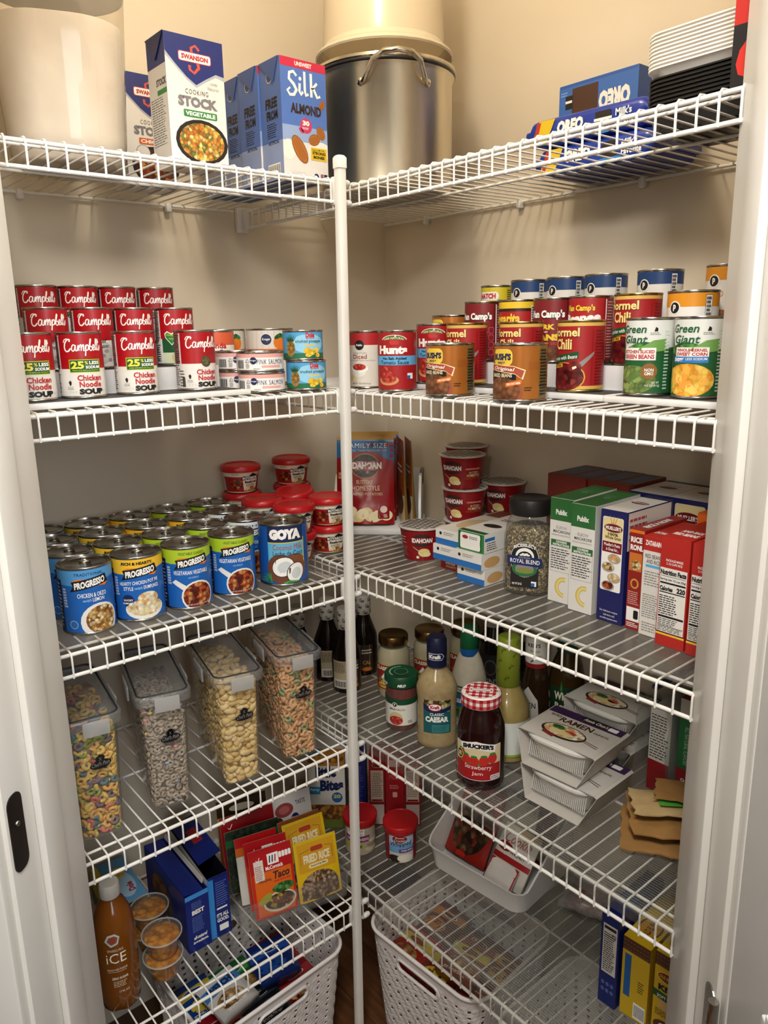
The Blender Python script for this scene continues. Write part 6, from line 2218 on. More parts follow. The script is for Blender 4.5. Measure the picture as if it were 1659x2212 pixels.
# fruit cups
FRUIT = food('diced_peach', ['#c07a1c', '#d08c28', '#a8651a'], 90, 0.4, 0.25)
fc = [turned('cup', [(0, 0), (0.025, 0), (0.0265, 0.003), (0.0335, 0.036), (0.0345, 0.0385), (0.0375, 0.0395), (0.0375, 0.041), (0.0340, 0.0415)], PLASTIC), turned('fruit', [(0, 0.001), (0.0245, 0.0015), (0.0325, 0.036), (0.030, 0.0385), (0, 0.0390)], FRUIT),
      turned('film_lid', [(0.0374, 0.0412), (0.0376, 0.0420), (0, 0.0421)], PLASTIC), ('rim', tube_mesh('rim', [(0.0368 * math.cos(t * PI / 12), 0.0368 * math.sin(t * PI / 12), 0.0410) for t in range(24)], 0.0016, MILKY, 6, True), None, None)]
for x, y, nm in ((-0.428, 0.104, 'front'), (-0.418, 0.184, 'rear')):
    for k in range(2):
        put(fc, 'fruit_cup', f"clear cup of diced fruit, {['lower', 'upper'][k]} of the {nm} stack", 'fruit cup', (x + 0.003 * k, y + 0.004 * k, z5 + 0.043 * k), 20 * k, 'diced fruit cups')

# torn-open fruit cup carton
w, d, h = 0.070, 0.150, 0.078
bm = bmesh.new()
t = 0.0012
add_box(bm, (0, 0, t / 2), (w, d, t))
add_box(bm, (0, 0, h - t / 2), (w, d, t))
for sx in (-1, 1):
    add_box(bm, (sx * (w / 2 - t / 2), 0, h / 2), (t, d, h))
parts = [('carton', mesh_from_bm('carton', bm, K('#c9b23c')), None, None)]
tp = F(70, 150, K('#5d9cc6')).ell(6, 60, 22, 44, K('#a9d0e6'), 1).rect(-35, 0.4, -22, 149, K('#d8c23a'), 1).vtext('Dole', 8, 30, 22, 60, K('#a8242a'), 3, 0.05).ell(8, 100, 14, 18, PINE, 2)
sd = F(150, 78, K('#d8c23a')).poly([(-75, 0), (75, 0), (75, 30), (20, 44), (-40, 30), (-75, 40)], LEAF, 1)
parts.append(('printed_faces', print_mesh([(tp, flat_wrap((0, -d / 2, h), (1, 0, 0), (0, 1, 0), (0, 0, 1)), None, None, (-35, 0, 35, 150)), (sd, flat_wrap((-w / 2, 0, 0), (0, -1, 0), (0, 0, 1), (-1, 0, 0)), None, None, (-75, 0, 75, 78))], 'printed_faces'), None, None))
put(parts, 'fruit_carton', 'open ended yellow and blue fruit cup carton behind the fruit cups', 'carton', (-0.432, 0.306, z5), -2)


# blue open-topped snack cartons
def open_carton(w, d, h, col, front, side, flap):
    bm = bmesh.new()
    t = 0.0012
    for c, s in (((0, 0, t / 2), (w, d, t)), ((-w / 2 + t / 2, 0, h / 2), (t, d, h)), ((w / 2 - t / 2, 0, h / 2), (t, d, h)), ((0, -d / 2 + t / 2, h / 2), (w, t, h)), ((0, d / 2 - t / 2, h / 2), (w, t, h))):
        add_box(bm, c, s)
    parts = [('carton', mesh_from_bm('carton', bm, col), None, None)]
    sh = [(front, flat_wrap((0, -d / 2, 0), (1, 0, 0), (0, 0, 1), (0, -1, 0)), None, None, (-w * 500, 0, w * 500, h * 1000)), (side, flat_wrap((-w / 2, 0, 0), (0, -1, 0), (0, 0, 1), (-1, 0, 0)), None, None, (-d * 500, 0, d * 500, h * 1000))]
    parts.append(('printed_faces', print_mesh(sh, 'printed_faces'), None, None))
    for (c, s, rot, m_) in flap:
        bm = bmesh.new()
        add_box(bm, c, s, 0, rot)
        parts.append(('flap', mesh_from_bm('flap', bm, m_), None, None))
    return parts


CB = K('#0d2270', 0.35)
fr = F(48, 128, CB).rect(-24, 118, 24, 128, K('#3d8fd6'), 1).text('BEST', -12, 82, 14, 92, WHITE, 3, 0.05).lines(-12, 94, 12, 110, 5, K('#6a86c9'), 2, 0.3).lines(-13, 42, 13, 78, 9, K('#6a86c9'), 2, 0.3)
fr.text('all-natural', -12, 26, 16, 34, WHITE, 3, 0.03, 0.2).text('ingredients.', -14, 15, 18, 23, WHITE, 3, 0.03, 0.2)
sd = F(200, 128, CB).ell(-20, 60, 50, 44, food('cookies', ['#5a3a24', '#7a5434', '#3f2818'], 60), 1)
put(open_carton(0.048, 0.200, 0.128, K('#0f2474', 0.4), fr, sd, [((-0.004, 0.0, 0.1285), (0.040, 0.196, 0.0012), Matrix.Rotation(0.12, 4, 'Y'), CB), ((0.023, 0.01, 0.131), (0.0016, 0.18, 0.010), Matrix.Rotation(0.3, 4, 'Y'), K('#d8d4cc'))]), 'snack_carton', 'royal blue snack carton reading BEST on its narrow end', 'carton', (-0.348, 0.210, z5), -1)
fr = F(44, 140, CB).rect(-22, 0.4, -10, 139.6, K('#2f86d2'), 1).lines(-6, 70, 18, 126, 11, K('#6a86c9'), 2, 0.3).rect(-6, 62, 16, 66, WHITE, 2).text("IT'S ALL", -7, 44, 18, 53, WHITE, 3, 0.04).text('GOOD.', -7, 33, 18, 42, WHITE, 3, 0.04).rect(-3, 12, 16, 26, WHITE, 2)
for q in range(20):
    rnd = random.Random(q)
sd = F(200, 140, K('#d4d0c8'))
put(open_carton(0.044, 0.200, 0.140, K('#12102a', 0.5), fr, sd, [((0.004, 0.02, 0.150), (0.050, 0.15, 0.0012), Matrix.Rotation(-0.25, 4, 'Y'), CB), ((0.006, 0.03, 0.1515), (0.020, 0.05, 0.0012), Matrix.Rotation(-0.25, 4, 'Y'), K('#a3242a')), ((0, -0.098, 0.132), (0.040, 0.0012, 0.026), Matrix.Rotation(0.5, 4, 'X'), CB)]), 'snack_carton', "royal blue snack carton reading IT'S ALL GOOD on its narrow end", 'carton', (-0.2950, 0.213, z5), -4)

# clear tray of seasoning packets
BZ = -12.4
bxm = Matrix.Rotation(math.radians(BZ), 3, 'Z')
B0 = Vector((-0.146, 0.052, 0))


def inbin(u, w_):
    p = B0 + bxm @ Vector((u, w_, 0))
    return p.x, p.y


tray = [('tray', open_bin(0.236, 0.205, 0.062, 0.0022, PLASTIC, 1.02, 0.012), None, None)]
px, py = inbin(-0.011, 0.108)
put(tray, 'clear_tray', 'clear plastic tray holding seasoning packets', 'tray', (px, py, z5), BZ)


def seasoning(kind):
    a = Art()
    if kind == 'taco':
        a.rect(-46, 0, 46, 140, K('#c02a14', 0.25), 0).rect(-40, 4, 40, 92, K('#d8641c', 0.25), 1).rect(-46, 92, 46, 140, K('#b3161a', 0.25), 1)
        a.rect(-38, 76, -18, 118, K('#dcd6cc'), 2).lines(-36, 79, -20, 108, 8, K('#a3524c'), 3).stroke([(-32, 120), (-28, 116), (-24, 124)], 1.4, WHITE, 3)
        a.rect(-8, 104, 16, 126, WHITE, 2)
        for q in range(3):
            a.stroke([(-4 + q * 6, 108), (-2 + q * 6, 122)], 2.6, [NAVY, NAVY, K('#b3161a')][q], 3)
        for q in range(4):
            a.rrect(17 + q * 7, 112, 23 + q * 7, 124, 2, WHITE, 2)
        a.text('McCormick', -14, 94, 24, 102, WHITE, 4, 0.03).text('ORIGINAL', -32, 72, -4, 78, BROWN, 4).text('Taco', 0, 72, 36, 88, BROWN, 4, 0.04, 0.2).text('SEASONING MIX', 0, 66, 36, 70, K('#b3161a'), 4)
        a.ell(8, 26, 36, 20, K('#d9d0bc'), 3).ell(8, 27, 32, 16, food('taco', ['#4a2a18', '#6a4022', '#c9a63c', '#5d7a34', '#7d4a28'], 130), 4).ell(-22, 38, 16, 8, K('#9a9a34'), 5, rot=30).ell(18, 52, 24, 10, LEAF, 4)
    elif kind == 'rice':
        a.rect(-48, 0, 48, 128, K('#d9b416', 0.25), 0).rect(-42, 62, 42, 122, K('#cf9a22', 0.25), 1)
        a.ell(0, 30, 41, 30, food('fried_rice', ['#8a6a48', '#a3866a', '#6a4a34', '#b59a80', '#57402c'], 170), 2).rect(-42, 4, 42, 34, food('fried_rice', ['#8a6a48', '#a3866a', '#6a4a34', '#b59a80', '#57402c'], 170), 3)
        a.rrect(-12, 102, 16, 112, 4, K('#a83a1c'), 3).text('FRIED RICE', -30, 80, 30, 98, K('#e6dcb8'), 4, 0.05).rrect(-20, 68, 24, 77, 4, K('#e6d9a0'), 3).text('Seasoning Mix', -16, 70, 20, 75, BROWN, 4)
        a.stroke([(-36, 78), (-36, 104), (-16, 108)], 0.8, BROWN, 4).stroke([(36, 78), (36, 104), (20, 108)], 0.8, BROWN, 4)
    elif kind == 'green':
        a.rect(-60, 0, 60, 130, food('dark_herbs', ['#1c2a18', '#2a3a22', '#141c12'], 160), 0).rect(-60, 96, 60, 112, K('#14552c', 0.3), 1).rect(-44, 60, 44, 84, DGREEN, 1).text('TURKEY &', -30, 66, 30, 78, K('#8a9a7a'), 3)
    elif kind == 'red':
        a.rect(-60, 0, 60, 136, K('#8c1018', 0.25), 0).poly([(-50, 40), (40, 60), (40, 90), (-50, 70)], K('#b8b09a'), 1).stroke([(-44, 112), (-40, 108), (-34, 118)], 1.6, WHITE, 2)
    elif kind == 'meat':
        a.rect(-52, 0, 52, 150, K('#c6c4c2', 0.3), 0).text('MEAT', -34, 58, 38, 78, K('#2a1a18'), 2, 0.07).ell(-14, 116, 22, 16, K('#8a3a3c'), 1).ell(-14, 116, 13, 9, K('#a85a58'), 2).ell(10, 94, 9, 9, NAVY, 2).text('Kroger', 3, 92, 17, 96, WHITE, 3).text('TASTE', 14, 120, 38, 130, K('#4a4a5a'), 2).ell(-32, 90, 13, 14, BROWN, 1)
    elif kind == 'brown':
        a.rect(-55, 0, 55, 150, K('#7a3a10', 0.25), 0).rect(-55, 110, 55, 150, K('#2e2010', 0.25), 1).rect(-55, 96, 55, 112, K('#b59a18', 0.3), 1).ell(0, 128, 28, 8, K('#c9c4b0'), 2).lines(-30, 78, 30, 92, 2, CREAM, 2).ell(0, 40, 36, 26, CHILI, 1)
    elif kind == 'orange':
        a.rect(-46, 0, 46, 138, K('#c8601a', 0.25), 0).rect(-46, 118, 46, 138, K('#b3161a', 0.25), 1).rect(-46, 0, -28, 100, K('#cfcac0'), 1)
    else:
        a.rect(-50, 0, 50, 120, K('#8a4a20', 0.3), 0).rect(-50, 0, 50, 96, K('#6a86b0', 0.3), 1).ell(0, 104, 8, 8, BLACK, 2).text('p', -3, 99, 3, 109, WHITE, 3)
    dims = {'taco': (0.092, 0.140), 'rice': (0.096, 0.128), 'green': (0.120, 0.130), 'red': (0.120, 0.136), 'meat': (0.104, 0.150), 'brown': (0.110, 0.150), 'orange': (0.092, 0.138), 'flat': (0.100, 0.120)}[kind]
    return pouch(dims[0], dims[1], 0.012, a, K('#b5aa90', 0.35), seed=len(kind), seal=0.012)


tac, fri = seasoning('taco'), seasoning('rice')
SP = 'seasoning packets in the clear tray'
for pk_, u, w_, tilt, lift, name, lab, extra in (
        (tac, -0.048, 0.022, -14, 0.0075, 'seasoning_packet', 'red and orange taco seasoning packet right at the front', 0),
        (fri, 0.050, 0.022, -13, 0.0075, 'seasoning_packet', 'yellow fried rice packet right at the front of the tray', 0),
        (tac, -0.050, 0.046, -16, 0.010, 'seasoning_packet', 'red and orange taco seasoning packet, second in the tray', -2),
        (fri, 0.044, 0.058, -18, 0.030, 'seasoning_packet', 'yellow fried rice packet behind the front one', 3),
        (seasoning('orange'), -0.062, 0.072, -15, 0.012, 'seasoning_packet', 'orange and red packet behind the taco packets', -1),
        (seasoning('flat'), 0.046, 0.090, -18, 0.026, 'seasoning_packet', 'blue and rust packet with a round black badge behind the rice packets', 4),
        (seasoning('green'), -0.060, 0.104, -14, 0.022, 'seasoning_packet', 'clear herb pouch with a green stripe, mid tray', 0),
        (seasoning('red'), -0.062, 0.132, -13, 0.034, 'seasoning_packet', 'dark red packet toward the back of the tray', 0),
        (seasoning('meat'), 0.040, 0.146, -10, 0.024, 'jerky_bag', 'white snack bag reading MEAT at the back of the tray', 3),
        (seasoning('brown'), -0.066, 0.172, -6, 0.040, 'snack_bag', 'brown and yellow pouch at the back of the tray', -4)):
    px, py = inbin(u, w_)
    put(pk_, name, lab, 'packet', (px, py, z5 + lift), BZ + extra, SP, rx=tilt)

# ---------------------------------------------------------------- lowest shelf, right
z5r = DECK_R[4] + 0.0027
# muffin box facing the door
fr = F(88, 215, K('#d5d2cb')).rect(-44, 168, 44, 214.6, K('#b07a34'), 1).ell(-22, 186, 24, 15, food('muffins', ['#c9903c', '#b8782c', '#7a4a20'], 80), 2).rect(-44, 196, -14, 214, K('#1f6a8c'), 2).ell(20, 188, 22, 12, food('muffins', ['#c9903c', '#b8782c', '#7a4a20'], 80), 2)
fr.text('little', -26, 134, 24, 166, NAVY, 5, 0.06, tilt=5).text('Bites', -16, 100, 40, 130, NAVY, 5, 0.06, tilt=4)
fr.rect(-42, 92, -16, 112, K('#2a8cc0'), 2).text('Party', -40, 99, -18, 108, WHITE, 4, 0.03).ell(24, 84, 13, 14, K('#1f5f9c'), 2).text('20', 15, 82, 33, 92, K('#d9c84a'), 4, 0.04)
fr.rect(-44, 0.4, 44, 64, food('muffins', ['#c9903c', '#b8782c', '#7a4a20'], 80), 1).rect(-44, 0.4, 44, 24, K('#6a7a2c'), 2)
put(carton(0.088, 0.060, 0.215, K('#c9c6be'), fr), 'muffin_box', 'white mini muffin box with dark blue lettering in the corner', 'box', (0.078, 0.266, z5r), -42)
fr = F(40, 180, K('#141e6c')).lines(-14, 40, 14, 160, 20, K('#5a68b0'), 2, 0.4)
put(carton(0.040, 0.060, 0.185, K('#141e6c'), fr), 'cake_mix_box', 'narrow blue baking box behind the pole', 'box', (0.142, 0.228, z5r), -42)
RBX = K('#8c1218')
fr = F(38, 186, RBX).rect(-15, 66, 15, 150, K('#c9b9a8'), 1).ell(0, 164, 12, 7, K('#b8a890'), 1).ell(0, 164, 11, 6, K('#7a1a14'), 2).lines(-13, 78, 13, 146, 14, K('#6a4a40'), 2, 0.4).rect(-13, 67, 13, 72, K('#7a1a14'), 3).rect(-16, 4, 16, 58, K('#c9b9b0'), 1)
frm = F(44, 190, K('#9c141c')).text('Moist', -14, 126, 14, 140, K('#c86a6c'), 2, 0, 0.3).lines(-12, 100, 12, 112, 3, K('#d8a8a0'), 2, 0.35).rrect(-5, 78, 6, 92, 2, K('#d8a8a0'), 2).rect(-12, 160, 12, 178, K('#c9a8a0'), 1)
b1 = carton(0.038, 0.060, 0.186, RBX, fr)
put(b1, 'cake_mix_box', 'red cake mix box with cream panel, left of the three', 'box', (0.1745, 0.1935, z5r), -42, 'red cake mix boxes')
put(carton(0.044, 0.060, 0.190, K('#9c141c'), frm), 'cake_mix_box', 'plain red cake mix box in the middle of the three', 'box', (0.206, 0.165, z5r), -42, 'red cake mix boxes')
put(b1, 'cake_mix_box', 'red cake mix box with cream panel, right of the three', 'box', (0.238, 0.136, z5r), -42, 'red cake mix boxes')


# frosting tubs
def frosting(kind):
    parts = [turned('tub', [(0, 0), (0.0325, 0), (0.034, 0.002), (0.0345, 0.006), (0.0355, 0.080), (0.0355, 0.083)], K('#cfc8bc', 0.35), 36),
             turned('lid', [(0.0355, 0.072), (0.0385, 0.073), (0.0392, 0.078), (0.0405, 0.083), (0.0405, 0.090), (0.0385, 0.0925), (0.0370, 0.0925), (0.036, 0.0905), (0, 0.0905)], K('#b5161a', 0.35), 36)]
    a = Art()
    if kind == 'white':
        a.rect(-112, 3, 112, 72, K('#6f9fc6'), 0).rect(-112, 3, -30, 72, K('#8c1218'), 1).rect(30, 3, 112, 72, K('#8c1218'), 1).rect(-30, 48, 30, 72, K('#a9c6dc'), 1)
        a.ell(-4, 63, 17, 9, K('#8c1218'), 3).text('Betty', -14, 64, 8, 69, WHITE, 5, 0, 0.2).text('Crocker', -16, 57, 10, 63, WHITE, 5, 0, 0.2).text('Whipped', -26, 42, 24, 55, NAVY, 5, 0.02, 0.2, tilt=3)
        a.rect(-6, 28, 30, 38, K('#5a4a8a'), 3).text('Fluffy White', 0, 31, 28, 36, WHITE, 5).rect(-30, 3, 30, 28, K('#c9c4bc'), 2).ell(-16, 12, 16, 10, K('#2a1a14'), 3).ell(8, 14, 18, 10, K('#e2ddd0'), 4)
    else:
        a.rect(-112, 3, 112, 66, K('#c0b49a'), 0).rect(-40, 36, 20, 52, K('#8a1f6a'), 2).text('CREAM CHEESE', -36, 40, 18, 47, WHITE, 4, 0.02).rrect(-34, 52, 8, 72, 4, WHITE, 2).text('Duncan', -30, 62, 4, 70, BLACK, 4, 0, 0.3).text('Hines', -22, 54, 2, 61, BLACK, 4, 0, 0.3).rect(-40, 20, 4, 34, K('#b5b83a'), 2).text('TASTE', -26, 22, 2, 28, BLACK, 4, 0.04)
        for q in range(6):
            a.ell(20 + q * 5, 14 + (q % 3) * 10, 13, 5, K(['#d9ceb4', '#a8987a', '#e6dcc6'][q % 3]), 3, rot=-20)
    parts.append(('printed_label', print_mesh([(a, cyl_wrap(0.0347, 0.0135), 6, None, (-112, 3, 112, 72))], smooth=True), 0, None))
    return parts


put(frosting('white'), 'frosting_tub', 'whipped frosting tub with red lid and sky blue label', 'tub', (0.128, 0.056, z5r), -38)
put(frosting('cream'), 'frosting_tub', 'frosting tub with red lid standing behind the pole', 'tub', (0.074, 0.138, z5r), -34)

# white open-front bin with baking bags
wb_ = [('tub', open_bin(0.245, 0.205, 0.165, 0.003, WHITEP, 1.08, 0.03, 0.052), None, None)]
put(wb_, 'storage_bin', 'white open fronted stacking bin full of baking bags', 'bin', (0.272, -0.120, z5r), -84)


def bagart(kind):
    a = Art()
    if kind == 'nuts':
        a.rect(-60, 0, 60, 170, K('#9c2218', 0.25), 0).ell(-4, 78, 52, 70, food('walnuts', ['#6a4a2e', '#4a3220', '#8a6a48', '#2e1e14'], 75, 0.7), 1).rect(10, 130, 52, 160, K('#8a4a48'), 2).lines(14, 134, 48, 156, 4, WHITE, 3).rect(-20, 2, 4, 12, K('#c92a20'), 3)
    elif kind == 'cookie':
        a.rect(-55, 0, 55, 150, K('#d6d0c6', 0.3), 0).rect(-55, 44, 55, 56, K('#a3161c'), 1).ell(-26, 72, 20, 10, K('#7a1218'), 2).text('Cookie', -34, 82, 34, 104, K('#a3161c'), 3, 0.0, 0.3).ell(20, 118, 30, 22, K('#b59a64'), 2).text('WALNUT', -10, 62, 30, 70, BLACK, 3)
    elif kind == 'diamond':
        a.rect(-50, 0, 50, 140, K('#d8d3ca', 0.3), 0).poly([(-50, 0), (50, 0), (50, 60), (0, 100), (-50, 60)], K('#a3161c'), 1).poly([(-34, 10), (34, 10), (34, 52), (0, 76), (-34, 52)], K('#dcd8d0'), 2)
    elif kind == 'grey':
        a.rect(-45, 0, 45, 150, K('#a9a89c', 0.3), 0).rect(-20, 40, 10, 60, K('#1c2a4a'), 1).text('te', -20, 80, 10, 96, NAVY, 2)
    else:
        a.rect(-45, 0, 45, 150, K('#5a2a1e', 0.3), 0).ell(0, 70, 30, 40, food('dates', ['#5a2a1c', '#7a4028', '#3a1a12'], 80), 1)
    return a


for kind, dim, x, y, dz, rz, rx, lab in (('nuts', (0.112, 0.165), 0.214, -0.064, 0.014, -86, -30, 'red walnut bag leaning in the white bin'), ('grey', (0.090, 0.150), 0.268, -0.145, 0.012, -86, -20, 'pale bag behind the cookie mix in the white bin'),
                                         ('cookie', (0.096, 0.120), 0.216, -0.176, 0.014, -88, -38, 'white and red cookie mix bag leaning in the white bin'), ('diamond', (0.074, 0.058), 0.190, -0.176, 0.016, -90, -38, 'white bag with red diamond at the bin front'),
                                         ('dates', (0.090, 0.150), 0.318, -0.170, 0.012, -86, -12, 'dark red fruit bag at the back of the white bin')):
    put(pouch(dim[0], dim[1], 0.018, bagart(kind), K('#8a3a2c' if kind in ('nuts', 'dates') else '#cfc9be', 0.35), seed=len(kind) + 2), 'baking_bag', lab, 'bag', (x, y, z5r + dz), rz, 'baking bags in the white bin', rx=rx)
# thin clear bag of dried food behind the boxes
put([('film', packet(0.13, 0.10, 0.060, 21, BAGC), None, None), ('contents', packet(0.11, 0.085, 0.050, 22, food('lentils', ['#7a4a38', '#8f5c46', '#6a3c2e'], 200)), None, (0, 0, 0.004))], 'lentil_bag', 'clear bag of reddish lentils lying behind the blue box', 'bag', (0.310, -0.345, z5r), -70)

# boxes by the right jamb
fr = F(34, 186, K('#0f1f5e')).rect(-13, 66, 14, 166, K('#c9c6be'), 1).lines(-11, 70, 12, 150, 18, BLACK, 2, 0.5).rect(-11, 156, 12, 162, BLACK, 2).rect(-11, 142, 12, 144, BLACK, 2).text('70', 4, 145, 12, 151, BLACK, 3)
for q in range(6):
    fr.ell(-9 + (q % 3) * 9, 44 - (q // 3) * 14, 3.4, 4.2, K('#4a5a9a'), 1)
sd = F(150, 186, K('#0f1f5e')).rect(-60, 60, 60, 150, K('#1c4a7a'), 1)
tp = F(34, 150, K('#0f1f5e')).rect(-14, 40, 14, 110, K('#1c4a6a'), 1)
put(carton(0.034, 0.150, 0.186, K('#0f1f5e'), fr, sd, None, tp), 'baking_box', 'tall navy box with nutrition panel on the lowest right shelf', 'box', (0.134 + 0.078, -0.486, z5r), -88)


def kit(nut_):
    y_ = K('#c9a51c')
    fr = F(50, 158, y_).rect(-25, 132, 25, 157.6, BROWN, 1)
    for q in range(24):
        fr.rect(-24 + (q % 8) * 6, 134 + (q // 8) * 8, -20 + (q % 8) * 6, 137 + (q // 8) * 8, K('#6a4a30'), 2)
    if nut_:
        fr.rect(-20, 40, -8, 126, K('#1c5a9a'), 1).rect(0, 4, 22, 36, WHITE, 1)
        for q in range(9):
            fr.rect(2 + q * 2.2, 8, 3 + q * 2.2, 32, BLACK, 2)
        fr.lines(6, 60, 18, 84, 5, BROWN, 2)
    else:
        fr.ell(0, 114, 21, 11, K('#e0c040'), 2).ell(0, 114, 19, 9, K('#7a2a14'), 3).text('OLD EL PASO', -16, 111, 16, 117, K('#e0c040'), 5).text('KIT', -17, 86, 10, 98, BLACK, 5, 0.06).poly([(-25, 70), (25, 64), (25, 80), (-25, 84)], DGREEN, 3).text('SOFT TACO', -18, 71, 18, 77, WHITE, 5).ell(4, 58, 20, 12, TAN, 2).lines(-20, 34, 18, 48, 4, BROWN, 2).ell(0, 14, 22, 14, K('#5a2a18'), 2).ell(-4, 16, 8, 6, CREAM, 3)
    tp = F(50, 150, y_).ell(0, 46, 20, 30, BROWN, 1).ell(0, 46, 17, 27, K('#b8861c'), 2).vtext('OLD EL PASO', -6, 24, 6, 70, BROWN, 3, 0.03)
    return carton(0.050, 0.150, 0.158, K('#a8841a'), fr, None, None, tp)


put(kit(True), 'taco_kit', 'yellow taco dinner kit box with barcode, beside the navy box', 'box', (0.146 + 0.075, -0.5315, z5r), -87, 'yellow taco kit boxes')
put(kit(False), 'taco_kit', 'yellow taco dinner kit box reading KIT, next to the jamb', 'box', (0.158 + 0.075, -0.586, z5r), -87, 'yellow taco kit boxes')

# ---------------------------------------------------------------- baskets on the floor
BASK = noisy('white_rattan_plastic', '#d8d4d2', '#e0dcda', 10, 0.4)


def basket_mesh(w, d, h, slot=True):
    """tapering tub of woven look: relief on every cell, open holes, grip slots in the long sides"""
    per = rrect(w, d, 0.045, 6)
    # resample the outline evenly
    L = [math.dist(per[i], per[(i + 1) % len(per)]) for i in range(len(per))]
    tot = sum(L)
    NP = int(tot / 0.0072) // 4 * 4
    pts = []
    i, acc = 0, 0.0
    for k in range(NP):
        s_ = k * tot / NP
        while acc + L[i] < s_:
            acc += L[i]
            i += 1
        f = (s_ - acc) / L[i]
        a_, b_ = per[i], per[(i + 1) % len(per)]
        pts.append((a_[0] + (b_[0] - a_[0]) * f, a_[1] + (b_[1] - a_[1]) * f))
    NZ = int(h / 0.0075)
    bm = bmesh.new()
    g = []
    for j in range(NZ + 1):
        t = j / NZ
        sc_ = 0.86 + 0.14 * t
        row = []
        for k, p in enumerate(pts):
            n_ = Vector((p[0], p[1])).normalized()
            rel = 0.0014 if ((k + (j // 1) * 1) % 4 in (0, 1)) and 1 < j < NZ - 3 else 0.0
            row.append(bm.verts.new((p[0] * sc_ + n_.x * rel, p[1] * sc_ + n_.y * rel, h * t)))
        g.append(row)
    for j in range(NZ):
        for k in range(NP):
            mx_ = (pts[k][0] + pts[(k + 1) % NP][0]) / 2
            my_ = (pts[k][1] + pts[(k + 1) % NP][1]) / 2
            z = h * (j + 0.5) / NZ
            if slot and abs(abs(my_) - d / 2) < 0.004 and abs(mx_) < 0.055 and abs(z - h * 0.84) < 0.013:
                continue
            if 2 < j < NZ - 3 and (k + 2 * (j % 2)) % 4 == 3 and j % 2 == 0:
                continue
            bm.faces.new((g[j][k], g[j][(k + 1) % NP], g[j + 1][(k + 1) % NP], g[j + 1][k]))
    bm.faces.new(g[0][::-1])
    bmesh.ops.recalc_face_normals(bm, faces=bm.faces[:])
    return mesh_from_bm('woven_tub', bm, BASK, False)


def basket(w, d, h, loc, rz, label):
    root = link('storage_basket', None)
    root.location = loc
    root.rotation_euler = (0, 0, math.radians(rz))
    tag(root, label, 'basket', 'white woven plastic baskets')
    o = link('woven_tub', basket_mesh(w, d, h), root)
    md = o.modifiers.new('wall', 'SOLIDIFY')
    md.thickness = 0.0022
    link('rim', tube_mesh('rim', [(p[0], p[1], h) for p in rrect(w + 0.003, d + 0.003, 0.046, 8)], 0.0042, BASK, 8, True), root)
    for sg in (-1, 1):
        k = 12
        pth = []
        for i in range(k + 1):
            t = PI / 2 + PI * i / k
            pth.append((-0.045 + 0.014 * math.cos(t), h * 0.84 + 0.014 * math.sin(t)))
        for i in range(k + 1):
            t = -PI / 2 + PI * i / k
            pth.append((0.045 + 0.014 * math.cos(t), h * 0.84 + 0.014 * math.sin(t)))
        link('grip_edge', tube_mesh('grip_edge', [(x, sg * (d / 2) * (0.86 + 0.14 * z / h), z) for x, z in pth], 0.0034, BASK, 6, True), root)
    return root


basket(0.330, 0.265, 0.262, (-0.247, 0.118, 0.001), 3, 'white woven basket of snacks under the left shelves')
basket(0.310, 0.265, 0.268, (0.130, -0.130, 0.001), -86, 'white woven basket of snacks under the right shelves, near the pole')
basket(0.310, 0.265, 0.250, (0.150, -0.480, 0.001), -90, 'white woven basket under the right shelves, by the door')


def snack(c1, c2, word, tc, seed, w=0.115, h=0.150):
    a = Art()
    W_, H_ = w * 500, h * 1000
    a.rect(-W_, 0, W_, H_, K(c1, 0.22), 0)
    rnd = random.Random(seed)
    a.ell(rnd.uniform(-15, 15), H_ * 0.3, W_ * 0.7, H_ * 0.2, food('snack%d' % seed, ['#b88a50', '#8a5a30', '#d9b070'], 90) if seed % 2 else K(c2, 0.22), 1)
    a.poly([(-W_, H_ * 0.55), (W_, H_ * 0.62), (W_, H_ * 0.86), (-W_, H_ * 0.8)], K(c2, 0.22), 2)
    if word:
        a.text(word, -W_ * 0.75, H_ * 0.62, W_ * 0.75, H_ * 0.78, tc, 4, 0.05, tilt=4)
    else:
        a.ell(0, H_ * 0.71, W_ * 0.5, H_ * 0.07, tc, 3).ell(0, H_ * 0.71, W_ * 0.45, H_ * 0.055, K(c1, 0.22), 4)
    a.lines(-W_ * 0.6, H_ * 0.06, W_ * 0.6, H_ * 0.12, 2, WHITE, 3)
    return pouch(w, h, 0.034, a, K(c1, 0.3), seed=seed)


BA = [('#10286a', '#1c4a9a', None, WHITE, 'blue snack bag with a tan window'), ('#c9c8c4', '#3d7ab8', 'WELCHS', NAVY, 'white and blue fruit snack bag'), ('#8c1218', '#b5202a', None, WHITE, 'red snack bag with white letters'), ('#9c141a', '#d94a2a', None, WHITE, 'glossy red snack bag with an orange stripe'),
      ('#1d5a2c', '#3d9a4a', None, WHITE, 'green snack bag'), ('#16181c', '#3a3f48', None, LGREY, 'black snack bag'), ('#7d1016', '#a8242a', None, WHITE, 'dark red snack bag'), ('#10387a', '#c9b23a', None, WHITE, 'blue and yellow snack bag')]
SPA = [(-0.338, 0.022, 0.150, 3), (-0.243, 0.018, 0.160, 2), (-0.148, 0.024, 0.146, 3), (-0.152, 0.124, 0.150, 2), (-0.247, 0.122, 0.142, 3), (-0.342, 0.120, 0.156, 3), (-0.296, 0.060, 0.196, 10), (-0.196, 0.070, 0.200, -8)]
for i, (k_, (x, y, z, rz)) in enumerate(zip((2, 5, 6, 3, 4, 7, 1, 0), SPA)):
    c1, c2, wd, tc_, lab = BA[k_]
    put(snack(c1, c2, wd, tc_, i + 1, 0.090, 0.096), 'snack_bag', lab + ' in the left basket', 'bag', (x, y, z), rz, 'snack bags in the left basket', rx=-80)
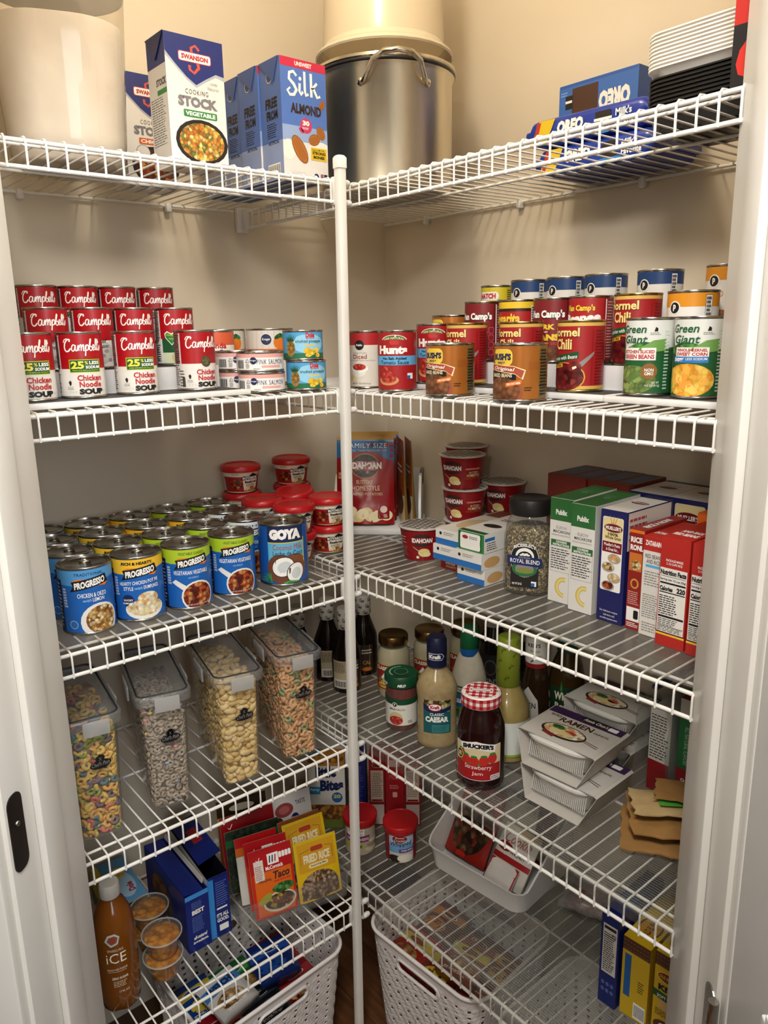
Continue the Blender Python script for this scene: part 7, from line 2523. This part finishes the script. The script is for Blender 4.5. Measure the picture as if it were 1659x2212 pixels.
BB = [('#a3281a', '#d9c43a', None, BLACK, 'red and yellow snack bag nearest the pole'), ('#7d2416', '#d9c43a', None, BLACK, 'brown and yellow snack bag by the grip'), ('#8a2a1a', '#a8542a', None, WHITE, 'rust red snack bag at the near end'), ('#5a1a14', '#b8701c', None, WHITE, 'dark red snack bag with a tan stripe'),
      ('#4a2014', '#7d3a1c', None, CREAM, 'brown snack bag'), ('#6a1a10', '#c9a02c', None, BLACK, 'maroon snack bag with a yellow stripe'), ('#8a3a14', '#d9c43a', None, BLACK, 'orange brown snack bag on top')]  # some dark bags are added, standing in for shade inside the basket
SPB = [(0.030, -0.040, 0.168, -86), (0.028, -0.134, 0.176, -87), (0.026, -0.226, 0.166, -86), (0.134, -0.036, 0.172, -86), (0.132, -0.130, 0.164, -87), (0.130, -0.222, 0.172, -86), (0.060, -0.180, 0.216, -80)]
for i, ((c1, c2, wd, tc_, lab), (x, y, z, rz)) in enumerate(zip(BB, SPB)):
    put(snack(c1, c2, wd, tc_, i + 11, 0.088, 0.098), 'snack_bag', lab + ' in the right basket', 'bag', (x, y, z), rz, 'snack bags in the right basket', rx=-80)


# ---------------------------------------------------------------- top shelf, left
z1 = DECK_L[0] + 0.0002
# big flour canister
RR = lambda s, r, z: (rrect(s, s, r, 7), z)
fj = [('canister', loft_mesh('canister', [RR(0.150, 0.06, 0), RR(0.165, 0.066, 0.005), RR(0.174, 0.070, 0.04), RR(0.196, 0.078, 0.215), RR(0.200, 0.080, 0.25), RR(0.196, 0.078, 0.262)], clear('canister_plastic', '#f6f4f0', 0.10, '#e6dcc8', 0.06), True, False, deg=60), None, None),
      ('lid', loft_mesh('lid', [RR(0.204, 0.082, 0.258), RR(0.206, 0.083, 0.262), RR(0.206, 0.083, 0.284), RR(0.196, 0.078, 0.290)], WHITEP, True, True), None, None)]
put(fj, 'flour_canister', 'large clear canister of white flour at the top left', 'canister', (-0.410, 0.208, z1), -20)
FL = noisy('white_flour', '#d9cfc2', '#e6ddd1', 16, 0.85, 0.5, 40)
flo = link('flour', loft_mesh('flour', [RR(0.146, 0.058, 0.003), RR(0.162, 0.064, 0.007), RR(0.171, 0.068, 0.04), RR(0.1895, 0.075, 0.192), RR(0.188, 0.074, 0.197), RR(0.14, 0.05, 0.201), RR(0.06, 0.02, 0.195)], FL, True, True, deg=60))
flo.location = (-0.410, 0.208, z1)
flo.rotation_euler = (0, 0, math.radians(-20))
tag(flo, 'white flour filling the large canister', 'flour', kind='stuff')


# broth cartons
def broth(kind):
    w, d, h = 96, 62, 182
    sv = K('#e2ded6')
    fr = F(w, h, sv)
    fr.poly([(-48, 181.6), (48, 181.6), (48, 128), (34, 132), (16, 122), (0, 112), (-16, 122), (-34, 138), (-48, 150)], K('#a9adb8'), 1)
    fr.poly([(-48, 181.6), (48, 181.6), (48, 134), (34, 136), (16, 126), (0, 116), (-16, 126), (-34, 142), (-48, 156)], K('#1c2a6e'), 2)
    fr.stroke([(8, 164), (2, 170), (-5, 166), (-4, 158), (4, 150), (6, 140), (-2, 132), (-9, 136), (-9, 142)], [4, 3.4, 4, 5, 6, 5, 4, 4, 5], K('#c2503c'), 3)
    fr.rrect(-27, 146, 27, 160, 3, K('#c2403c'), 4).rrect(-26, 147, 26, 159, 3, WHITE, 5).text('SWANSON', -22, 149.5, 22, 156.5, K('#b52a2c'), 7, 0.05)
    fr.text('100%', 22, 119, 36, 123, GREY, 5, 0, 0.3).text('Natural', 18, 112, 38, 117, GREY, 5, 0, 0.3)
    fr.text('COOKING', -19, 102, 19, 109, DGREY, 5, 0, spacing=1.2).text('STOCK', -32, 84, 34, 99, K('#77757a'), 5, 0.06)
    c_ = GREEN if kind == 'vegetable' else K('#cf5a20')
    fr.rrect(-24, 70, 32, 80, 2, c_, 4).text(kind.upper(), -21, 72, 29, 78, WHITE, 6, 0.04)
    fr.ell(4, 36, 44, 32, K('#1d1a18'), 3).ell(4, 36, 38, 27, food('veg_rice', ['#d9b04a', '#e6cf86', '#b8702c', '#6a7a3a', '#c9883c'], 190) if kind == 'vegetable' else food('chicken_pan', ['#7a3018', '#a8501c', '#c98a3c', '#4a2010'], 120), 4)
    fr.rect(-48, 0.4, 48, 8, BLACK, 4).lines(-20, 2, 40, 7, 1, WHITE, 5)
    if kind != 'vegetable':
        fr.ell(-18, 56, 13, 13, K('#77757a'), 5).ell(-18, 56, 12, 12, K('#dcd8d0'), 6)
    sd = F(d, h, K('#d2cec6')).rect(-31, 140, 31, 181.6, K('#1c2a6e'), 1).text('STOCK', -4, 112, 30, 122, DGREY, 3, 0.05).rect(-2, 100, 30, 107, c_, 2).lines(-26, 30, 26, 98, 20, DGREY, 2, 0.3)
    parts = carton(0.096, 0.062, 0.182, sv, fr, sd)
    # folded gable ears
    bm = bmesh.new()
    vs = [bm.verts.new(p) for p in ((-0.0485, -0.031, 0.182), (-0.0485, 0.031, 0.182), (-0.0492, 0.0, 0.148))]
    bm.faces.new(vs)
    vs2 = [bm.verts.new((p.co.x - 0.0012, p.co.y, p.co.z)) for p in vs]
    bm.faces.new(vs2[::-1])
    for i in range(3):
        bm.faces.new((vs[i], vs2[i], vs2[(i + 1) % 3], vs[(i + 1) % 3]))
    bmesh.ops.recalc_face_normals(bm, faces=bm.faces[:])
    parts.append(('folded_ear', mesh_from_bm('folded_ear', bm, K('#161f52')), None, None))
    return parts


put(broth('vegetable'), 'broth_carton', 'white and blue vegetable stock carton in front', 'carton', (-0.262, 0.086, z1), 0)
put(broth('chicken'), 'broth_carton', 'white and blue chicken stock carton half hidden behind', 'carton', (-0.246, 0.292, z1), 0)


# almond milk cartons
def almond():
    w, d, h = 91, 64, 186
    fr = F(w, h, K('#d9d8d6')).rect(-45.5, 60, 45.5, 185.6, K('#4f74c0'), 1).rect(-45.5, 60, 45.5, 84, K('#8ea6d2'), 2).rect(-45.5, 172, 45.5, 185.6, K('#c0284a'), 2).text('UNSWEET', -17, 175.5, 17, 182, WHITE, 4, 0.03)
    # Silk, pen drawn
    wh = K('#f4f2ee')
    fr.stroke([(-14, 160), (-20, 166), (-28, 163), (-29, 154), (-20, 147), (-15, 139), (-20, 131), (-28, 130), (-33, 136), (-27, 141)], [4, 4.5, 5, 5, 5.6, 5.6, 5, 4.6, 4, 3], wh, 5)
    fr.stroke([(-8, 150), (-9, 138), (-6, 133), (-2, 138)], 4.6, wh, 5).ell(-7, 157, 2.8, 3, wh, 5)
    fr.stroke([(2, 169), (2, 140), (4, 133), (9, 136)], 4.6, wh, 5)
    fr.stroke([(15, 168), (15, 132)], 4.8, wh, 5).stroke([(16, 144), (27, 155)], 4.2, wh, 5).stroke([(19, 147), (27, 133), (33, 136)], 4.4, wh, 5)
    fr.text('ALMOND', -28, 103, 34, 119, K('#33231e'), 5, 0.05)
    fr.ell(2, 86, 12, 12, K('#c23a64'), 4).text('30', -5, 86, 9, 94, WHITE, 6, 0.05).lines(-6, 80, 10, 84, 2, WHITE, 6).ell(-8, 78, 6, 3, K('#c23a64'), 4, rot=-40)
    al = K('#a8682c')
    for cx, cy, rx, ry, ro in ((-12, 48, 24, 12, -58), (18, 66, 12, 9, 20), (32, 78, 11, 8, -60), (36, 122, 9, 5, 60)):
        fr.ell(cx, cy, rx, ry, K('#7a431c'), 4, rot=ro).ell(cx, cy, rx * 0.94, ry * 0.9, al, 5, rot=ro)
        for q in (-0.5, 0, 0.5):
            c_, s_ = math.cos(math.radians(ro)), math.sin(math.radians(ro))
            fr.stroke([(cx - rx * 0.75 * c_ - q * ry * s_ * 0.7, cy - rx * 0.75 * s_ + q * ry * c_ * 0.7), (cx + rx * 0.75 * c_ - q * ry * s_ * 0.7, cy + rx * 0.75 * s_ + q * ry * c_ * 0.7)], 0.7, K('#7a431c'), 6)
    fr.ell(-34, 46, 14, 16, K('#e6e3de'), 3).ell(30, 50, 24, 14, K('#e6e3de'), 3).rect(10, 34, 43, 54, K('#d9b822'), 6).text('CALCIUM FOR', 12, 49, 38, 52, BLACK, 8, 0.01).text('STRONG', 13, 43, 40, 48, BLACK, 8, 0.05).text('BONES', 15, 36.5, 38, 41.5, BLACK, 8, 0.05)
    fr.text('ALMONDMILK', -34, 8, -2, 13, LGREY, 4, 0).ell(20, 8, 5, 5, NAVY, 4).rect(29, 4, 35, 13, K('#8a5a6a'), 4).rect(36, 4, 43, 13, NAVY, 4)
    sd = F(d, h, K('#4d6cae')).rect(-32, 0.4, 32, 60, K('#8b9cc4'), 1)
    sd.text('FREE', -16, 112, 20, 128, BLACK, 3, 0.05).text('FROM', -14, 94, 20, 109, BLACK, 3, 0.05).lines(-14, 66, 18, 90, 7, BLACK, 3, 0.4).text('ARTIFICIAL', -12, 56, 22, 62, BLACK, 3, 0.02).ell(-2, 160, 9, 9, WHITE, 3).ell(-2, 160, 8, 8, K('#3a4a78'), 4).rect(-16, 6, 22, 26, WHITE, 2)
    for q in range(12):
        sd.rect(-14 + q * 3, 8, -12.6 + q * 3, 24, BLACK, 3)
    parts = carton(0.091, 0.064, 0.186, K('#5573b0'), fr, sd)
    bm = bmesh.new()
    vs = [bm.verts.new(p) for p in ((-0.0460, -0.028, 0.186), (-0.0460, 0.032, 0.186), (-0.0466, -0.012, 0.150))]
    bm.faces.new(vs)
    vs2 = [bm.verts.new((p.co.x - 0.0012, p.co.y, p.co.z)) for p in vs]
    bm.faces.new(vs2[::-1])
    for i in range(3):
        bm.faces.new((vs[i], vs2[i], vs2[(i + 1) % 3], vs[(i + 1) % 3]))
    bmesh.ops.recalc_face_normals(bm, faces=bm.faces[:])
    parts.append(('folded_ear', mesh_from_bm('folded_ear', bm, K('#33508f')), None, None))
    return parts


alm = almond()
for k, what in enumerate(('first, with its front in full view', 'second from the front', 'third from the front', 'fourth from the front', 'last, at the wall')):
    if k == 4:
        continue
    put(alm, 'milk_carton', f'blue almond milk carton, {what} of the row', 'carton', (-0.0660 - 0.003 * (k % 2), 0.084 + 0.0655 * k, z1), 0, 'blue almond milk cartons')

# ---------------------------------------------------------------- top shelf, right
z1r = DECK_R[0] + 0.0002
PX, PY, PR, PH = 0.164, 0.114, 0.128, 0.205
STP = noisy('brushed_stock_pot_steel', '#d2c8b2', '#e6ddc9', 22, 0.30, 0.06, 12, 1.0, (1, 1, 0.3), 6)
pt = [('pot', lathe_mesh('pot', [(0, 0.001), (PR - 0.008, 0), (PR - 0.002, 0.004), (PR, 0.012), (PR, PH - 0.006), (PR + 0.004, PH - 0.002), (PR + 0.005, PH), (PR - 0.001, PH + 0.001), (PR - 0.003, PH - 0.004), (PR - 0.003, 0.01), (0, 0.008)], STP, 64, deg=50), None, None)]
pt.append(('seal_ring', tube_mesh('seal_ring', [((PR + 0.003) * math.cos(t * PI / 32), (PR + 0.003) * math.sin(t * PI / 32), PH + 0.004) for t in range(64)], 0.0042, K('#1a1817', 0.35), 8, True), None, None))
pt.append(('lid', lathe_mesh('lid', [(PR + 0.006, PH + 0.006), (PR + 0.008, PH + 0.008), (PR + 0.007, PH + 0.013), (PR - 0.004, PH + 0.018), (PR - 0.03, PH + 0.026), (0.03, PH + 0.034), (0, PH + 0.034)], STEELB, 64), None, None))


def handle(ang):
    bm = bmesh.new()
    pts = []
    for s_, o_, z in ((-0.062, 0.002, PH - 0.034), (-0.052, 0.010, PH - 0.032), (-0.044, 0.018, PH - 0.022), (-0.034, 0.030, PH - 0.006), (-0.018, 0.040, PH + 0.002), (0, 0.043, PH + 0.004), (0.018, 0.040, PH + 0.002), (0.034, 0.030, PH - 0.006), (0.044, 0.018, PH - 0.022), (0.052, 0.010, PH - 0.032), (0.062, 0.002, PH - 0.034)):
        a_ = ang + s_ / PR
        r_ = PR + o_
        pts.append((r_ * math.cos(a_), r_ * math.sin(a_), z))
    add_tube(bm, pts, [0.006, 0.0055, 0.0045, 0.0045, 0.005, 0.005, 0.005, 0.0045, 0.0045, 0.0055, 0.006], 8)
    me = autosmooth(mesh_from_bm('handle', bm, STEELB), 60)
    out = [('handle', me, None, None)]
    for s_ in (-0.058, 0.058):
        a_ = ang + s_ / PR
        rv = bmesh.new()
        bmesh.ops.create_uvsphere(rv, u_segments=12, v_segments=8, radius=0.0065)
        rm = mesh_from_bm('rivet', rv, STEELB, True)
        out.append(('rivet', rm, None, ((PR + 0.007) * math.cos(a_), (PR + 0.007) * math.sin(a_), PH - 0.032)))
    return out


for ang in (math.radians(-122), math.radians(58)):
    base_ = len(pt)
    for i, (a_, b_, c_, d_) in enumerate(handle(ang)):
        pt.append((a_, b_, None if i == 0 else base_, d_))
put(pt, 'stock_pot', 'large steel stock pot with a dark rim in the top corner', 'pot', (PX, PY, z1r), 0)
# cream plastic tub upside down on the pot
bm = bmesh.new()
prof = [(0.128, 0.0), (0.130, 0.003), (0.128, 0.008), (0.118, 0.014), (0.114, 0.022), (0.106, 0.20), (0.100, 0.215), (0.0, 0.218)]
add_lathe(bm, prof, 28)
put([('tub', autosmooth(mesh_from_bm('tub', bm, clear('cream_translucent_plastic', '#f0e6d0', 0.72, '#e6d8bc', 0.25)), 20), None, None)], 'plastic_tub', 'cream translucent tub standing upside down on the stock pot', 'tub', (PX, PY, z1r + PH + 0.0350), 0)


# sandwich cookie packs
def oreo_pack(seed):
    w, d, h = 0.235, 0.135, 0.044
    bm = bmesh.new()
    secs = []
    for t, s_ in ((0, 0.55), (0.03, 0.62), (0.06, 0.92), (0.10, 1), (0.5, 1.02), (0.90, 1), (0.94, 0.92), (0.97, 0.62), (1, 0.55)):
        x = -w / 2 + w * t
        hh = h * (s_ if s_ > 0.7 else 0.35)
        o = rrect(d * (0.9 + 0.1 * s_), hh, min(0.012, hh * 0.45), 3)
        secs.append(([(x, p[0], h / 2 + p[1]) for p in o], None))
    add_loft(bm, secs)
    bmesh.ops.recalc_face_normals(bm, faces=bm.faces[:])
    parts = [('wrapper', autosmooth(mesh_from_bm('wrapper', bm, noisy('blue_glossy_wrapper', '#14308c', '#1a3aa0', 30, 0.22, 0.12, 40)), 40), None, None)]
    fr = Art()
    fr.poly([(-104, 6), (-72, 6), (-56, 40), (-88, 40)], K('#d9b822'), 1).poly([(-100, 8), (-92, 8), (-84, 38), (-92, 38)], K('#b5301c'), 2)
    fr.text('OREO', -52, 14, -2, 34, WHITE, 3, 0.07, 0.15).rect(20, 10, 48, 34, K('#1e1512'), 2).rect(18, 20, 50, 24, WHITE, 3).text("Milk's", 56, 22, 84, 33, WHITE, 3, 0.03).text('Favorite', 56, 10, 92, 19, WHITE, 3, 0.03).ell(34, 6, 24, 5, K('#2f7ac0'), 1)
    tp = Art().text('OREO', -50, 40, 30, 84, WHITE, 2, 0.07, 0.1).rect(44, 40, 96, 90, K('#1e1512'), 1)
    parts.append(('printed_front', print_mesh([(fr, flat_wrap((0, -d / 2 - 0.0008, 0), (1, 0, 0), (0, 0, 1), (0, -1, 0)), None, None)], 'printed_front'), None, None))
    parts.append(('printed_top', print_mesh([(tp, flat_wrap((0, -d / 2, h + 0.0008), (1, 0, 0), (0, 1, 0), (0, 0, 1)), None, None)], 'printed_top'), None, None))
    return parts


op = oreo_pack(1)
put(op, 'cookie_pack', 'blue cookie pack with yellow corner, lower of two', 'pack', (0.318, -0.300, z1r), -90, 'blue cookie packs')
put(op, 'cookie_pack', 'blue cookie pack with yellow corner, upper of two', 'pack', (0.312, -0.285, z1r + 0.0455), -87, 'blue cookie packs')
fr = F(160, 70, K('#3a6ab8')).rect(-52, 14, 2, 66, K('#4a2e20'), 1).rect(-66, 34, -50, 56, K('#1e1512'), 2).rect(-66, 44, -52, 48, WHITE, 3).text('OREO', 4, 18, 66, 50, WHITE, 4, 0.07, flip=True).lines(20, 4, 70, 14, 1, K('#8ab0e0'), 3).ell(-30, 10, 40, 10, K('#3a241a'), 2).lines(-76, 56, -62, 64, 2, K('#8ab0e0'), 2)
put(carton(0.160, 0.040, 0.075, K('#2c5aa8'), fr), 'cookie_box', 'light blue fudge cookie box upside down behind the packs', 'box', (0.366, -0.238, z1r + 0.0915), -90, rx=0)

# nested take-out trays: white over black
BLK = K('#121110', 0.3)


def tray_mesh(mat, w=0.215, d=0.155, h=0.024):
    return loft_mesh('tray', [(rrect(w * 0.90, d * 0.88, 0.024, 5), 0), (rrect(w * 0.97, d * 0.96, 0.026, 5), h - 0.003), (rrect(w, d, 0.028, 5), h - 0.002), (rrect(w, d, 0.028, 5), h), (rrect(w * 0.965, d * 0.955, 0.025, 5), h - 0.0008), (rrect(w * 0.89, d * 0.87, 0.022, 5), 0.0012)], mat)


blk, wht = tray_mesh(BLK), tray_mesh(K('#efebe3', 0.35), 0.218, 0.158, 0.012)
ORD = ['lowest', 'second', 'third', 'fourth', 'fifth', 'sixth', 'seventh', 'eighth', 'ninth', 'tenth', 'eleventh', 'twelfth']
for k in range(9):
    put([('tray', blk, None, None)], 'food_tray', f'black take-out tray, {ORD[k]} from the bottom of the nest', 'tray', (0.200, -0.574, z1r + 0.0052 * k), -90, 'nested black trays')
for k in range(10):
    put([('lid', wht, None, None)], 'tray_lid', f'white take-out lid, {ORD[k]} from the bottom of the pile', 'lid', (0.200, -0.574, z1r + 0.0052 * 8 + 0.0245 + 0.0046 * k), -90, 'stacked white lids')
# red and black carton at the right edge
fr = F(42, 260, K('#b5241c')).rect(-21, 0.4, 21, 62, K('#171514'), 1).rrect(-4, 76, 20, 240, 2, K('#e0dcd4'), 1).text('6', -16, 8, 8, 50, K('#c22a20'), 3, 0.1).lines(0, 84, 18, 230, 22, DGREY, 2, 0.3)
sd = F(94, 260, K('#b5241c')).rect(-47, 0.4, 47, 62, K('#171514'), 1)
put(carton(0.042, 0.094, 0.260, K('#b5241c'), fr, sd), 'battery_box', 'tall red and black box at the top right behind the jamb', 'box', (0.066, -0.6655, z1r), -90)

for o in bpy.data.objects:
    if o.name.startswith('flutes'):
        o['kind'] = 'stuff'
